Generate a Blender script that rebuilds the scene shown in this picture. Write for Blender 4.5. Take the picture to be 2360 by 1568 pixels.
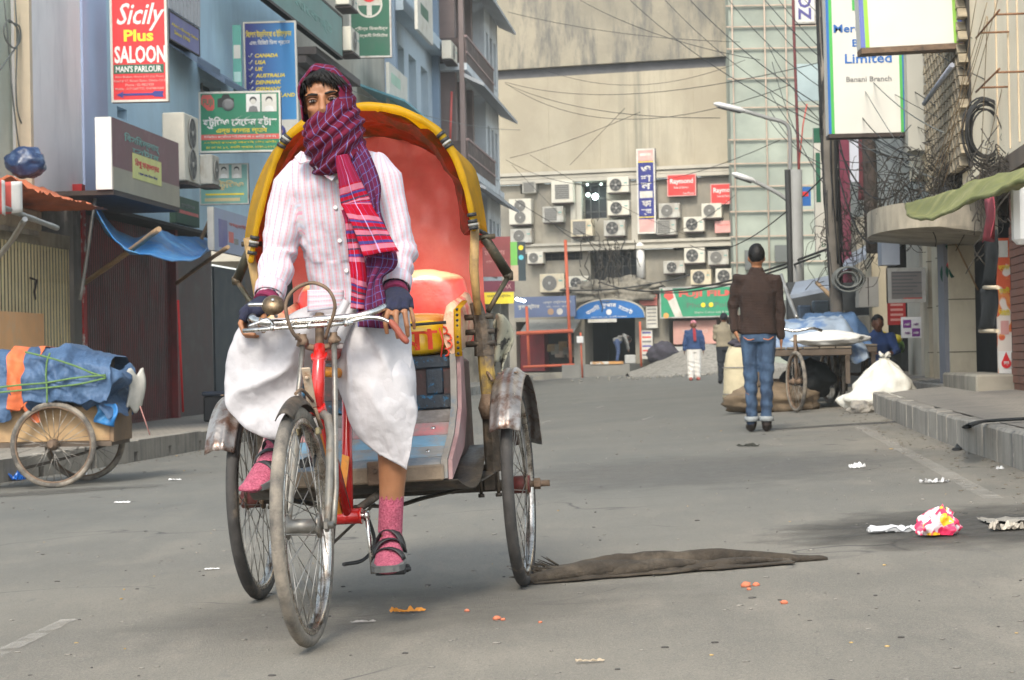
import bpy, bmesh, math, random
from mathutils import Vector as V, Matrix as MX, noise as NZ
from math import sin, cos, pi, radians as RAD
for _o in list(bpy.data.objects): bpy.data.objects.remove(_o)
SC = bpy.context.scene; COL = SC.collection
random.seed(7)
# ---------------------------------------------------------------- camera
FPX = 2133.33; CAMH = .80; ROLL = RAD(1.1); PIT = math.atan(21/2133)
fw = V((0, cos(PIT), sin(PIT))); u0 = V((0, -sin(PIT), cos(PIT))); r0 = V((1, 0, 0))
rt = r0*cos(ROLL)-u0*sin(ROLL); up = u0*cos(ROLL)+r0*sin(ROLL)
CAMP = V((0, 0, CAMH))
cd = bpy.data.cameras.new('camera'); cam = bpy.data.objects.new('camera', cd); COL.objects.link(cam)
cam.matrix_world = MX(((rt.x, up.x, -fw.x, 0), (rt.y, up.y, -fw.y, 0), (rt.z, up.z, -fw.z, CAMH), (0, 0, 0, 1)))
cd.lens = 75; cd.sensor_width = 36; cd.clip_start = .05; cd.clip_end = 2000
cd.dof.use_dof = True; cd.dof.focus_distance = 6.5; cd.dof.aperture_fstop = 16
SC.camera = cam
# ---------------------------------------------------------------- world, sun, exposure
SUN_EL, SUN_AZ = RAD(42), RAD(192)      # azimuth clockwise from +Y: the veiled sun stands behind the camera
w = bpy.data.worlds.new('World'); SC.world = w; w.use_nodes = True
nt = w.node_tree; bg = nt.nodes['Background']
sky = nt.nodes.new('ShaderNodeTexSky'); sky.sky_type = 'NISHITA'; sky.sun_disc = False
sky.sun_elevation = SUN_EL; sky.sun_rotation = SUN_AZ; sky.air_density = 1.0; sky.dust_density = 2.0; sky.ozone_density = 1.0
hs = nt.nodes.new('ShaderNodeHueSaturation'); hs.inputs['Saturation'].default_value = .50; hs.inputs['Hue'].default_value = .475
nt.links.new(sky.outputs[0], hs.inputs['Color']); nt.links.new(hs.outputs[0], bg.inputs[0]); bg.inputs[1].default_value = .15
sl = bpy.data.lights.new('sun', 'SUN'); sl.energy = 1.5; sl.angle = RAD(16); sl.color = (1, .92, .76)
sun = bpy.data.objects.new('sun', sl); COL.objects.link(sun)
sd = V((sin(SUN_AZ)*cos(SUN_EL), cos(SUN_AZ)*cos(SUN_EL), sin(SUN_EL)))
sun.rotation_euler = sd.to_track_quat('Z', 'Y').to_euler()
SC.view_settings.view_transform = 'Standard'; SC.view_settings.look = 'None'
SC.view_settings.exposure = 1.18; SC.view_settings.gamma = 1; SC.view_settings.use_curve_mapping = False
SC.render.engine = 'CYCLES'; cy = SC.cycles
cy.use_denoising = True; cy.adaptive_threshold = .02; cy.max_bounces = 5; cy.diffuse_bounces = 3; cy.glossy_bounces = 2; cy.transmission_bounces = 2
cy.transparent_max_bounces = 12; cy.volume_bounces = 0; cy.caustics_reflective = False; cy.caustics_refractive = False
cy.sample_clamp_indirect = 6
# ---------------------------------------------------------------- pixel <-> place
DS = 2.3037                                # photo seen 2359 wide -> 1024 wide
def ray(x, y): return fw+rt*((x-512)/FPX)+up*((340-y)/FPX)
def at(x, y, Y):
    d = ray(x, y); return CAMP+d*(Y/d.y)
SL = .042
def gz(X): return SL*(min(max(X, -14), 16)+.8)
def gnd(x, y, dz=0):
    d = ray(x, y); t = (CAMH-SL*.8-dz)/(SL*d.x-d.z); return CAMP+d*t
def ppm(Y): return FPX/Y
class Fr:                                  # a wall's own frame: x to the viewer's right, -y towards the viewer, z up
    def __init__(s, o, xd):
        x = V((xd[0], xd[1], 0)).normalized(); z = V((0, 0, 1)); y = z.cross(x)
        s.M = MX(((x.x, y.x, 0, o[0]), (x.y, y.y, 0, o[1]), (x.z, y.z, 1, o[2] if len(o) > 2 else 0), (0, 0, 0, 1))); s.I = s.M.inverted(); s.c = s.I @ CAMP
    def loc(s, x, y, off=0):
        d = s.I.to_3x3() @ ray(x, y); t = (-off-s.c.y)/d.y; p = s.c+d*t; return p.x, p.z
LW = Fr((-8.376, 0), (.098, 1))
RW = Fr((2.714, 0), (-.092, -1))
BW = Fr((0, 81.3), (1, -.31))
# ---------------------------------------------------------------- mesh builder
def rotz(a): return MX.Rotation(a, 4, 'Z')
def frame_from(t, ref=None):
    t = t.normalized(); r = ref or (V((0, 0, 1)) if abs(t.z) < .9 else V((1, 0, 0)))
    a = (r-t*r.dot(t)); a = a.normalized() if a.length > 1e-6 else t.orthogonal().normalized()
    return a, t.cross(a)
class MB:
    def __init__(s): s.v = []; s.f = []; s.s = []; s.uv = None; s.mi = []; s.m = 0
    def add(s, vs, fs, sm=False, T=None):
        o = len(s.v); s.v += [tuple(T @ V(v)) if T else tuple(v) for v in vs]
        s.f += [[i+o for i in f] for f in fs]; s.s += [sm]*len(fs); s.mi += [s.m]*len(fs); return s
    def box(s, a, b, T=None, c=0):
        lo = [min(p, q) for p, q in zip(a, b)]; hi = [max(p, q) for p, q in zip(a, b)]
        if not c:
            x0, y0, z0 = lo; x1, y1, z1 = hi
            return s.add([(x0, y0, z0), (x1, y0, z0), (x1, y1, z0), (x0, y1, z0), (x0, y0, z1), (x1, y0, z1), (x1, y1, z1), (x0, y1, z1)],
                         [(0, 3, 2, 1), (4, 5, 6, 7), (0, 1, 5, 4), (1, 2, 6, 5), (2, 3, 7, 6), (3, 0, 4, 7)], False, T)
        c = min([c]+[(h-l)*.45 for h, l in zip(hi, lo)])
        vs = []
        for sx in (0, 1):
            for sy in (0, 1):
                for sz in (0, 1):
                    p = [(lo, hi)[q][i] for i, q in enumerate((sx, sy, sz))]; sg = [1-2*q for q in (sx, sy, sz)]
                    for k in range(3):
                        vs.append([p[i]+(0 if i == k else sg[i]*c) for i in range(3)])
        ix = lambda sx, sy, sz, k: (sx*4+sy*2+sz)*3+k
        fs = []
        for k in range(3):
            o1, o2 = [i for i in range(3) if i != k]
            for q in (0, 1):
                def g(u, v_):
                    t = [0, 0, 0]; t[k] = q; t[o1] = u; t[o2] = v_; return ix(*t, k)
                f = [g(0, 0), g(1, 0), g(1, 1), g(0, 1)]
                fs.append(f if (q == 1) == (k != 1) else f[::-1])
        for k in range(3):
            o1, o2 = [i for i in range(3) if i != k]
            for u in (0, 1):
                for v_ in (0, 1):
                    t0 = [0, 0, 0]; t0[o1] = u; t0[o2] = v_; t1 = list(t0); t1[k] = 1
                    fs.append([ix(*t0, o1), ix(*t1, o1), ix(*t1, o2), ix(*t0, o2)])
        for sx in (0, 1):
            for sy in (0, 1):
                for sz in (0, 1): fs.append([ix(sx, sy, sz, k) for k in range(3)])
        return s.add(vs, fs, False, T)
    def bx(s, c, d, T=None, ch=0):
        return s.box([c[i]-d[i]/2 for i in range(3)], [c[i]+d[i]/2 for i in range(3)], T, ch)
    def loft(s, rings, cap=True, sm=True, closed=True, loop=False, T=None):
        n = len(rings[0]); vs = [p for r in rings for p in r]; fs = []
        m = len(rings)
        for i in range(m if loop else m-1):
            j = (i+1) % m
            for k in range(n if closed else n-1):
                l = (k+1) % n; fs.append((i*n+k, i*n+l, j*n+l, j*n+k))
        s.add(vs, fs, sm, T)
        if cap and closed and not loop:
            o = len(s.v)-len(vs); s.f += [[o+k for k in range(n)][::-1], [o+(m-1)*n+k for k in range(n)]]; s.s += [False]*2; s.mi += [s.m]*2
        return s
    def tube(s, path, r, n=8, loop=False, ref=None, rnd=False, sm=True, T=None, cap=True):
        path = [V(p) for p in path]; m = len(path)
        rr = [r]*m if not isinstance(r, (list,)) else r
        rings = []; prev = None
        for i in range(m):
            a = path[(i-1) % m] if (loop or i) else path[0]; b = path[(i+1) % m] if (loop or i < m-1) else path[-1]
            t = (b-a)
            if t.length < 1e-9: t = V((0, 0, 1))
            ax, ay = frame_from(t, ref if ref is not None else prev)
            if ref is None: prev = ax
            ra, rb = rr[i] if isinstance(rr[i], tuple) else (rr[i], rr[i])
            rings.append([path[i]+ax*(ra*cos(2*pi*k/n))+ay*(rb*sin(2*pi*k/n)) for k in range(n)])
        if rnd and not loop:
            def dome(i, sgn):
                c = path[i]; d = (path[i]-path[i-sgn if i else 1]).normalized() if sgn > 0 else (path[0]-path[1]).normalized()
                q = rr[i] if not isinstance(rr[i], tuple) else sum(rr[i])/2
                return [[c+(p-c)*cos(a)+d*(q*sin(a)) for p in rings[i]] for a in (.5, 1.0, 1.35)]
            rings = dome(0, -1)[::-1]+rings+dome(m-1, 1)
        return s.loft(rings, cap, sm, True, loop, T)
    def cyl(s, a, b, r, n=12, r2=None, sm=True): return s.tube([a, b], [r, r if r2 is None else r2], n, sm=sm)
    def lathe(s, prof, n=24, T=None, sm=True, closed=False):
        rings = [[V((r*cos(2*pi*k/n), r*sin(2*pi*k/n), z)) for k in range(n)] for r, z in prof]
        return s.loft(rings, not closed, sm, True, closed, T)
    def prism(s, poly, y0, y1, T=None):
        n = len(poly); vs = [(x, y0, z) for x, z in poly]+[(x, y1, z) for x, z in poly]
        ar = sum(poly[i][0]*poly[(i+1) % n][1]-poly[(i+1) % n][0]*poly[i][1] for i in range(n))
        fs = [list(range(n)), list(range(2*n-1, n-1, -1))]+[[(i+1) % n, i, i+n, (i+1) % n+n] for i in range(n)]
        if ar < 0: fs = [f[::-1] for f in fs]
        return s.add(vs, fs, False, T)
    def grid(s, fn, nu, nv, cu=False, sm=True, uv=None, T=None):
        vs = [fn(i/(nu if cu else nu-1), j/(nv-1)) for j in range(nv) for i in range(nu)]; fs = []
        for j in range(nv-1):
            for i in range(nu if cu else nu-1):
                k = (i+1) % nu; fs.append((j*nu+i, j*nu+k, (j+1)*nu+k, (j+1)*nu+i))
        if uv is not None:
            if s.uv is None: s.uv = [(0, 0)]*len(s.v)
            s.uv += [uv(i/(nu if cu else nu-1), j/(nv-1)) for j in range(nv) for i in range(nu)]
        return s.add(vs, fs, sm, T)
    def ell(s, c, r, nu=16, nv=10, T=None):
        c = V(c)
        return s.loft([[c+V((r[0]*sin(pi*j/nv)*cos(2*pi*i/nu), r[1]*sin(pi*j/nv)*sin(2*pi*i/nu), r[2]*cos(pi*j/nv))) for i in range(nu)] for j in [.08]+list(range(1, nv))+[nv-.08]], True, True, T=T)
    def mesh(s, name):
        me = bpy.data.meshes.new(name); me.from_pydata(s.v, [], s.f); me.polygons.foreach_set('use_smooth', s.s)
        if any(s.mi): me.polygons.foreach_set('material_index', s.mi)
        if s.uv is not None:
            while len(s.uv) < len(s.v): s.uv.append((0, 0))
            a = me.attributes.new('cuv', 'FLOAT_VECTOR', 'POINT'); a.data.foreach_set('vector', [q for u in s.uv for q in (u[0], u[1], 0)])
        me.update(); return me
    def build(s, name, mat, parent=None, M=None, solid=0):
        o = bpy.data.objects.new(name, s.mesh(name)); COL.objects.link(o)
        for m in (mat if isinstance(mat, (list, tuple)) else [mat]): o.data.materials.append(m)
        if parent: o.parent = parent
        if M is not None: o.matrix_local = M
        if solid:
            md = o.modifiers.new('solid', 'SOLIDIFY'); md.thickness = solid; md.offset = 0
        return o
def tag(o, label=None, cat=None, group=None, kind=None):
    for k, v_ in (('label', label), ('category', cat), ('group', group), ('kind', kind)):
        if v_: o[k] = v_
    return o
def thing(name, label, cat, M=None, group=None, kind=None):
    o = bpy.data.objects.new(name, None); COL.objects.link(o); o.empty_display_size = .1
    if M is not None: o.matrix_world = M
    return tag(o, label, cat, group, kind)
def copy_tree(o, M=None, parent=None):
    c = o.copy(); COL.objects.link(c); c.parent = parent
    if M is not None: c.matrix_world = M
    for ch in list(o.children): copy_tree(ch, None, c)
    return c
def Tr(x, y, z=0, a=0): return MX.Translation((x, y, z)) @ rotz(a)
def fuse(mb, vox, smooth=4):
    """one continuous skin over overlapping closed volumes"""
    me = mb.mesh('tmp'); o = bpy.data.objects.new('tmp', me); COL.objects.link(o)
    md = o.modifiers.new('r', 'REMESH'); md.mode = 'VOXEL'; md.voxel_size = vox; md.use_smooth_shade = True
    if smooth:
        m2 = o.modifiers.new('s', 'SMOOTH'); m2.iterations = smooth; m2.factor = .5
    bpy.context.view_layer.update()
    dg = bpy.context.evaluated_depsgraph_get(); r = bpy.data.meshes.new_from_object(o.evaluated_get(dg))
    bpy.data.objects.remove(o); bpy.data.meshes.remove(me)
    r.polygons.foreach_set('use_smooth', [True]*len(r.polygons)); r.materials.clear()
    return r
def put(name, me, mat, parent=None, M=None):
    o = bpy.data.objects.new(name, me); COL.objects.link(o)
    if not me.materials:
        for m in (mat if isinstance(mat, (list, tuple)) else [mat]): me.materials.append(m)
    me.name = name
    if parent: o.parent = parent
    if M is not None: o.matrix_local = M
    return o
def fbm(p, o=3): return NZ.fractal(p, 1.0, 2.0, o)
def lerp(a, b, t): return a+(b-a)*t
def spl(pts, n):
    """Catmull-Rom through points"""
    P = [V(p) for p in pts]; P = [P[0]*2-P[1]]+P+[P[-1]*2-P[-2]]; out = []
    m = len(P)-3
    for k in range(n):
        t = k/(n-1)*m; i = min(int(t), m-1); f = t-i; a, b, c, d = P[i:i+4]
        out.append(.5*((2*b)+(c-a)*f+(2*a-5*b+4*c-d)*f*f+(3*b-a-3*c+d)*f**3))
    return out
# ---------------------------------------------------------------- materials
MAT = {}
def srgb(h):
    if isinstance(h, str):
        h = h.lstrip('#'); h = [int(h[i:i+2], 16)/255 for i in (0, 2, 4)]
        return tuple(((c+.055)/1.055)**2.4 if c > .04045 else c/12.92 for c in h)
    return h
class NT:
    def __init__(s, name):
        s.m = bpy.data.materials.new(name); s.m.use_nodes = True; s.t = s.m.node_tree; s.p = s.t.nodes['Principled BSDF']; s.co = None
    def n(s, k, **kw):
        x = s.t.nodes.new('ShaderNode'+k)
        for a, b in kw.items(): setattr(x, a, b)
        return x
    def l(s, a, b): s.t.links.new(a, b)
    def coord(s, sc=(1, 1, 1), kind='Object', attr=None):
        if attr: src = s.n('Attribute'); src.attribute_name = attr; out = src.outputs['Vector']
        elif kind == 'World': src = s.n('NewGeometry'); out = src.outputs['Position']
        else: src = s.n('TexCoord'); out = src.outputs[kind]
        mp = s.n('Mapping'); mp.inputs['Scale'].default_value = sc; s.l(out, mp.inputs[0]); return mp.outputs[0]
    def noise(s, co, scale, det=5, rough=.6):
        x = s.n('TexNoise'); x.inputs['Scale'].default_value = scale; x.inputs['Detail'].default_value = det; x.inputs['Roughness'].default_value = rough
        s.l(co, x.inputs['Vector']); return x.outputs['Fac']
    def ramp(s, f, lo, hi, a=0, b=1):
        x = s.n('MapRange'); x.inputs[1].default_value = lo; x.inputs[2].default_value = hi; x.inputs[3].default_value = a; x.inputs[4].default_value = b
        s.l(f, x.inputs[0]); return x.outputs[0]
    def mix(s, f, a, b, mode='MIX'):
        x = s.n('Mix', data_type='RGBA', blend_type=mode)
        for i, q in ((0, f), (6, a), (7, b)):
            if hasattr(q, 'is_linked') or hasattr(q, 'links'): s.l(q, x.inputs[i])
            elif i == 0: x.inputs[0].default_value = q
            else: x.inputs[i].default_value = (*srgb(q), 1)
        return x.outputs[2]
    def math(s, op, a, b=None):
        x = s.n('Math', operation=op)
        for i, q in ((0, a), (1, b)):
            if q is None: continue
            if hasattr(q, 'links'): s.l(q, x.inputs[i])
            else: x.inputs[i].default_value = q
        return x.outputs[0]
    def bump(s, f, st, dist=.01):
        x = s.n('Bump'); x.inputs['Strength'].default_value = st; x.inputs['Distance'].default_value = dist; s.l(f, x.inputs['Height']); s.l(x.outputs[0], s.p.inputs['Normal'])
    def alpha(s, f):
        s.l(f, s.p.inputs['Alpha'])
def mk(name, col, var=.12, sc=6, rough=.75, metal=0, bump=0, bsc=60, dirt=None, dsc=3, dz=1, damt=(.5, .7), spec=None, world=False, aniso=(1, 1, 1), emit=None, coat=0):
    if name in MAT: return MAT[name]
    N = NT(name); c = srgb(col); p = N.p
    co = N.coord(aniso, 'World' if world else 'Object'); f = N.noise(co, sc)
    lo = tuple(max(0, x*(1-var*1.6)) for x in c); hi = tuple(min(1, x*(1+var)) for x in c)
    out = N.mix(N.ramp(f, .3, .7), lo, hi)
    if dirt:
        co2 = N.coord((1, 1, dz), 'World' if world else 'Object'); d = N.ramp(N.noise(co2, dsc, 7, .68), damt[0], damt[1])
        out = N.mix(d, out, dirt)
    N.l(out, p.inputs['Base Color']); p.inputs['Roughness'].default_value = rough; p.inputs['Metallic'].default_value = metal
    if rough < .95:
        N.l(N.ramp(f, .3, .7, max(.05, rough-.12), min(1, rough+.12)), p.inputs['Roughness'])
    if spec is not None: p.inputs['Specular IOR Level'].default_value = spec
    if coat: p.inputs['Coat Weight'].default_value = coat; p.inputs['Coat Roughness'].default_value = .15
    if bump: N.bump(N.noise(N.coord((1, 1, 1), 'World' if world else 'Object'), bsc, 4), bump)
    if emit: N.m.cycles.emission_sampling = 'NONE'; p.inputs['Emission Color'].default_value = (*emit[0], 1); p.inputs['Emission Strength'].default_value = emit[1]
    MAT[name] = N.m; return N.m
# ================================================================ SETTING
KL = [(-7.3, 2), (-6.3, 8), (-4.95, 15), (-4.37, 18.1), (-3.82, 20.6), (-3.36, 24.1), (-2.5, 33), (-.8, 53), (1.3, 78)]
KR = [(1.75, -6), (1.95, 2), (2.78, 11.8), (2.97, 14.2), (3.27, 17.5), (3.80, 22.6)]
KR2 = [(4.75, 23.2), (5.2, 28.5), (6.7, 44), (9.2, 62), (10.5, 79)]
def xa(poly, Y):
    for (x0, y0), (x1, y1) in zip(poly, poly[1:]):
        if Y <= y1 or (x1, y1) == poly[-1]:
            return lerp(x0, x1, (Y-y0)/(y1-y0))
def facL(Y): return -8.376+.098*Y
def facR(Y): return 2.714+.092*Y
# road surface: dusty worn asphalt
N = NT('road_asphalt'); co = N.coord((1, 1, 1), 'World')
big = N.noise(co, .35, 6, .62); mid = N.noise(N.coord((1.6, .5, 1), 'World'), 1.7, 6, .65); fine = N.noise(co, 190, 3, .7); gr = N.noise(co, 45, 4, .7)
c = N.mix(N.ramp(big, .36, .64), (.150, .140, .120), (.236, .214, .176))
c = N.mix(N.ramp(mid, .50, .78), c, (.275, .246, .203))
c = N.mix(N.ramp(N.noise(N.coord((3, .8, 1), 'World'), 2.3, 8, .7), .60, .78), c, (.115, .110, .105))
c = N.mix(N.ramp(fine, .50, .74, 0, .75), c, (.37, .335, .28))
c = N.mix(N.ramp(N.noise(co, 120, 3, .75), .52, .72, 0, .7), c, (.085, .08, .073)); c = N.mix(N.ramp(gr, .55, .80, 0, .5), c, (.10, .096, .092))
px_ = N.n('SeparateXYZ'); N.l(co, px_.inputs[0]); lane = N.math('SUBTRACT', px_.outputs[0], N.math('MULTIPLY', px_.outputs[1], .085)); bare = N.math('MULTIPLY', N.ramp(N.math('ADD', px_.outputs[1], N.math('MULTIPLY', big, 6)), 9, 16), N.ramp(N.math('ADD', lane, N.math('MULTIPLY', mid, 1.2)), 1.1, 2.4, 1, 0)); c = N.mix(N.math('MULTIPLY', bare, .5), c, (.098, .108, .108))
vor = N.n('TexVoronoi', feature='DISTANCE_TO_EDGE'); vor.inputs['Scale'].default_value = .42
wob = N.n('VectorMath', operation='ADD'); nz = N.n('TexNoise'); nz.inputs['Scale'].default_value = 1.3; N.l(co, nz.inputs['Vector']); N.l(co, wob.inputs[0]); N.l(nz.outputs['Color'], wob.inputs[1]); N.l(wob.outputs[0], vor.inputs['Vector'])
crk = N.math('MULTIPLY', N.ramp(vor.outputs['Distance'], .0, .006, 1, 0), N.ramp(big, .5, .56))
c = N.mix(crk, c, (.07, .067, .063))
N.l(c, N.p.inputs['Base Color']); N.l(N.ramp(mid, .3, .7, .72, .92), N.p.inputs['Roughness']); N.p.inputs['Specular IOR Level'].default_value = .35
N.bump(N.math('ADD', fine, N.math('MULTIPLY', gr, .8)), .8, .005); ROAD = N.m
# kerb concrete with vertical stains
N = NT('kerb_concrete'); co = N.coord((1, 1, 1), 'World'); st = N.noise(N.coord((5, 5, .5), 'World'), 1.6, 6, .7); f = N.noise(co, 30, 5)
c = N.mix(N.ramp(N.noise(co, 2.2, 5), .3, .7), (.20, .185, .16), (.33, .305, .265)); c = N.mix(N.ramp(st, .50, .72), c, (.085, .085, .088)); c = N.mix(N.ramp(f, .55, .8, 0, .5), c, (.40, .38, .34))
N.l(c, N.p.inputs['Base Color']); N.p.inputs['Roughness'].default_value = .9; N.bump(f, .5, .006); KERB = N.m
# pavement: small herringbone pavers drowned in dust
N = NT('pavement_pavers'); co = N.coord((1, 1, 1), 'World'); br = N.n('TexBrick'); br.inputs['Scale'].default_value = 4.2; br.inputs['Mortar Size'].default_value = .018
br.inputs['Color1'].default_value = (.23, .212, .185, 1); br.inputs['Color2'].default_value = (.29, .262, .225, 1); br.inputs['Mortar'].default_value = (.105, .10, .095, 1)
mp = N.n('Mapping'); mp.inputs['Rotation'].default_value = (0, 0, .6); N.l(co, mp.inputs[0]); N.l(mp.outputs[0], br.inputs['Vector'])
b = N.noise(co, .9, 6, .65); c = N.mix(N.ramp(b, .42, .66), br.outputs['Color'], (.27, .246, .21)); c = N.mix(N.ramp(N.noise(co, 2.6, 6, .7), .56, .75), c, (.12, .118, .115))
N.l(c, N.p.inputs['Base Color']); N.p.inputs['Roughness'].default_value = .9; N.bump(br.outputs['Fac'], -.4, .006); PAVE = N.m
DUST = mk('dusty_ground', (.25, .228, .195), .2, .5, .95, bump=.4, bsc=20, world=True)
# ground sheet
g = MB(); xs = [-400, -14, -9, -5, 0, 5, 10, 16, 400]; ys = [-300, 0, 30, 60, 90, 140, 400]
g.add([(x, y, gz(x)-.012) for y in ys for x in xs], [(j*9+i, j*9+i+1, (j+1)*9+i+1, (j+1)*9+i) for j in range(6) for i in range(8)])
tag(g.build('ground', DUST), kind='structure')
# road
g = MB(); YS = [-6+i*1.0 for i in range(87)]
def rr_(Y): return xa(KR, Y) if Y <= 22.6 else (lerp(3.8, 4.75, (Y-22.6)/.6) if Y < 23.2 else xa(KR2, Y))
g.grid(lambda u, v_: (lambda Y: (lambda X: (X, Y, gz(X)))(lerp(xa(KL, Y), rr_(Y), u)))(YS[round(v_*86)]), 9, 87, sm=False)
road = tag(g.build('road', ROAD), kind='structure')
# pavements with kerb stones
def strip(name, xl, xr, y0, y1, n, h):
    g = MB(); g.grid(lambda u, v_: (lambda Y: (lambda X: (X, Y, gz(X)+h))(lerp(xl(Y), xr(Y), u)))(lerp(y0, y1, v_)), 7, n, sm=False)
    return tag(g.build(name, PAVE), kind='structure')
KH = .20
pv_l = strip('pavement_left', lambda Y: facL(Y)-1.2, lambda Y: xa(KL, Y)-.13, 2, 77, 76, KH)
pv_r = strip('pavement_right', lambda Y: rr_(Y)+.13, lambda Y: facR(Y)+1.6, 2, 78, 96, KH)
def kerb(poly, parent, side, ln, notch, y_from, y_to):
    pts = [V((x, y, 0)) for x, y in poly]; acc = 0; cache = {}
    d = [0]
    for a, b in zip(pts, pts[1:]): d.append(d[-1]+(b-a).length)
    def pos(s):
        for i in range(len(pts)-1):
            if s <= d[i+1] or i == len(pts)-2: return pts[i].lerp(pts[i+1], (s-d[i])/(d[i+1]-d[i]))
    s = 0; k = 0
    while s+ln < d[-1]:
        a, b = pos(s), pos(s+ln); k += 1; s += ln
        if a.y < y_from or a.y > y_to: continue
        t = (b-a); L = t.length-.008; key = round(L, 2)
        if key not in cache:
            m = MB()
            if notch: m.prism([(0, -.1), (L-.11, -.1), (L-.11, .10), (L, .10), (L, KH-.015), (L-.01, KH+.004), (.01, KH+.004), (0, KH-.015)], -.065, .065)
            else: m.box((0, -.065, -.1), (L, .065, KH+.004), c=.016)
            cache[key] = m.mesh('kerb_stone')
        o = put('kerb_stone', cache[key], KERB, parent)
        x = t.normalized(); z = V((SL*0, 0, 1)); ang = math.atan2(x.y, x.x)
        off = V((x.y, -x.x, 0))*(.065*side)
        jit = random.uniform(-.008, .008)
        mid = a-off
        o.matrix_world = MX.Translation((mid.x, mid.y, gz(mid.x)+jit)) @ rotz(ang+random.uniform(-.006, .006)) @ MX.Rotation(-math.atan2(gz(b.x)-gz(a.x), t.length), 4, 'Y')
kerb(KL, pv_l, 1, 1.15, True, 9, 70)
kerb(KR, pv_r, -1, .62, False, 2, 30)
kerb(KR2, pv_r, -1, .9, False, 23, 60)
m = MB()
# worn painted lines, skewed faded paint with bare patches
N = NT('worn_road_paint'); co = N.coord((1, 1, 1), 'World'); N.p.inputs['Base Color'].default_value = (.50, .47, .42, 1); N.p.inputs['Roughness'].default_value = .85
N.alpha(N.ramp(N.noise(co, 9, 7, .72), .38, .64, 0, .42)); PAINT = N.m
def mark(name, quad, mat=PAINT, dz=.004):
    P = [gnd(*q) for q in quad]; n = 10; g = MB()
    g.grid(lambda u, v_: (lambda p: (p.x, p.y, gz(p.x)+dz))(P[0].lerp(P[1], u).lerp(P[3].lerp(P[2], u), v_)), n, n, sm=False)
    return g.build(name, mat, road)
mark('painted_line', [(849, 425), (862, 425), (1004, 499), (984, 500)])
mark('painted_line', [(-6, 652), (62, 620), (78, 620), (-6, 662)])
for q in ((536, 424, 16), (570, 405, 11), (596, 408, 10), (640, 420, 15), (540, 402, 8)):
    mark('painted_line', [(q[0], q[1]), (q[0]+q[2]*.8, q[1]-q[2]*.22), (q[0]+q[2], q[1]-q[2]*.2), (q[0]+q[2]*.25, q[1]+.6)])
# dark road patches with ragged outlines, damp dirt stains among them
def road_patch(cx, cy, w_, h_, col, seed, amt=.8):
    N = NT('dark_road_patch'); P = gnd(cx, cy); co = N.n('NewGeometry').outputs['Position']
    mp = N.n('Mapping'); mp.vector_type = 'POINT'; mp.inputs['Location'].default_value = (-P.x/w_, -P.y/h_, 0); mp.inputs['Scale'].default_value = (1/w_, 1/h_, 0); N.l(co, mp.inputs[0])
    ln = N.n('VectorMath', operation='LENGTH'); N.l(mp.outputs[0], ln.inputs[0])
    nz = N.noise(N.coord((1, 1, 1), 'World'), 3.5, 7, .7); f = N.math('ADD', ln.outputs['Value'], N.math('MULTIPLY', nz, 1.1))
    N.alpha(N.math('MULTIPLY', N.ramp(f, .95, 1.35, amt, 0), N.ramp(N.noise(N.coord((1, 1, 1), 'World'), 14, 5, .7), .3, .6, .45, 1)))
    N.p.inputs['Base Color'].default_value = (*col, 1); N.p.inputs['Roughness'].default_value = .8
    g = MB(); g.grid(lambda u, v_: (lambda X, Y: (X, Y, gz(X)+.003+.0008*seed))(P.x+(u*2-1)*w_*1.1, P.y+(v_*2-1)*h_*1.1), 9, 9, sm=False)
    return g.build('road_patch', N.m, road)
road_patch(985, 525, 1.15, 1.2, (.055, .050, .043), 1, .95)
road_patch(848, 425, 1.35, .35, (.055, .052, .048), 2, .85)
road_patch(400, 610, 1.2, .9, (.10, .095, .088), 3, .35)  # faint darker patch on the road beneath the rickshaw
road_patch(700, 470, 2.0, 2.6, (.13, .125, .118), 4, .4)
road_patch(60, 492, 1.1, .5, (.09, .085, .075), 5, .6)
# ================================================================ LETTERING
def text_mesh(body, bold=0, shear=0, space=1.0, align='CENTER', ext=.002, res=2):
    cu = bpy.data.curves.new('t', 'FONT'); cu.body = body; cu.resolution_u = res; cu.offset = bold; cu.shear = shear; cu.space_character = space; cu.extrude = ext; cu.align_x = align
    o = bpy.data.objects.new('t', cu); COL.objects.link(o); bpy.context.view_layer.update()
    dg = bpy.context.evaluated_depsgraph_get(); me = bpy.data.meshes.new_from_object(o.evaluated_get(dg)); bpy.data.objects.remove(o); bpy.data.curves.remove(cu)
    me.materials.clear(); return me
def lettering(parent, body, cx, cz, w_, h_, mat, y=-.001, bold=0, shear=0, name='lettering', rot=0, ext=.002, T=None):
    """letters fitted into a box w_ x h_ centred at (cx,cz) on the parent's front plane y"""
    me = text_mesh(body, bold, shear)
    xs = [v.co.x for v in me.vertices]; ys = [v.co.y for v in me.vertices]
    if not xs: return
    sx = w_/max(1e-6, max(xs)-min(xs)); sy = h_/max(1e-6, max(ys)-min(ys)); mx = (max(xs)+min(xs))/2; my = (max(ys)+min(ys))/2
    for v in me.vertices:
        x = (v.co.x-mx)*sx; z = (v.co.y-my)*sy
        if rot: x, z = x*cos(rot)-z*sin(rot), x*sin(rot)+z*cos(rot)
        p = V((cx+x, y-v.co.z/.002*ext*.5, cz+z)); v.co = T @ p if T else p
    me.polygons.foreach_set('use_smooth', [False]*len(me.polygons))
    return put(name, me, mat, parent)
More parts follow.
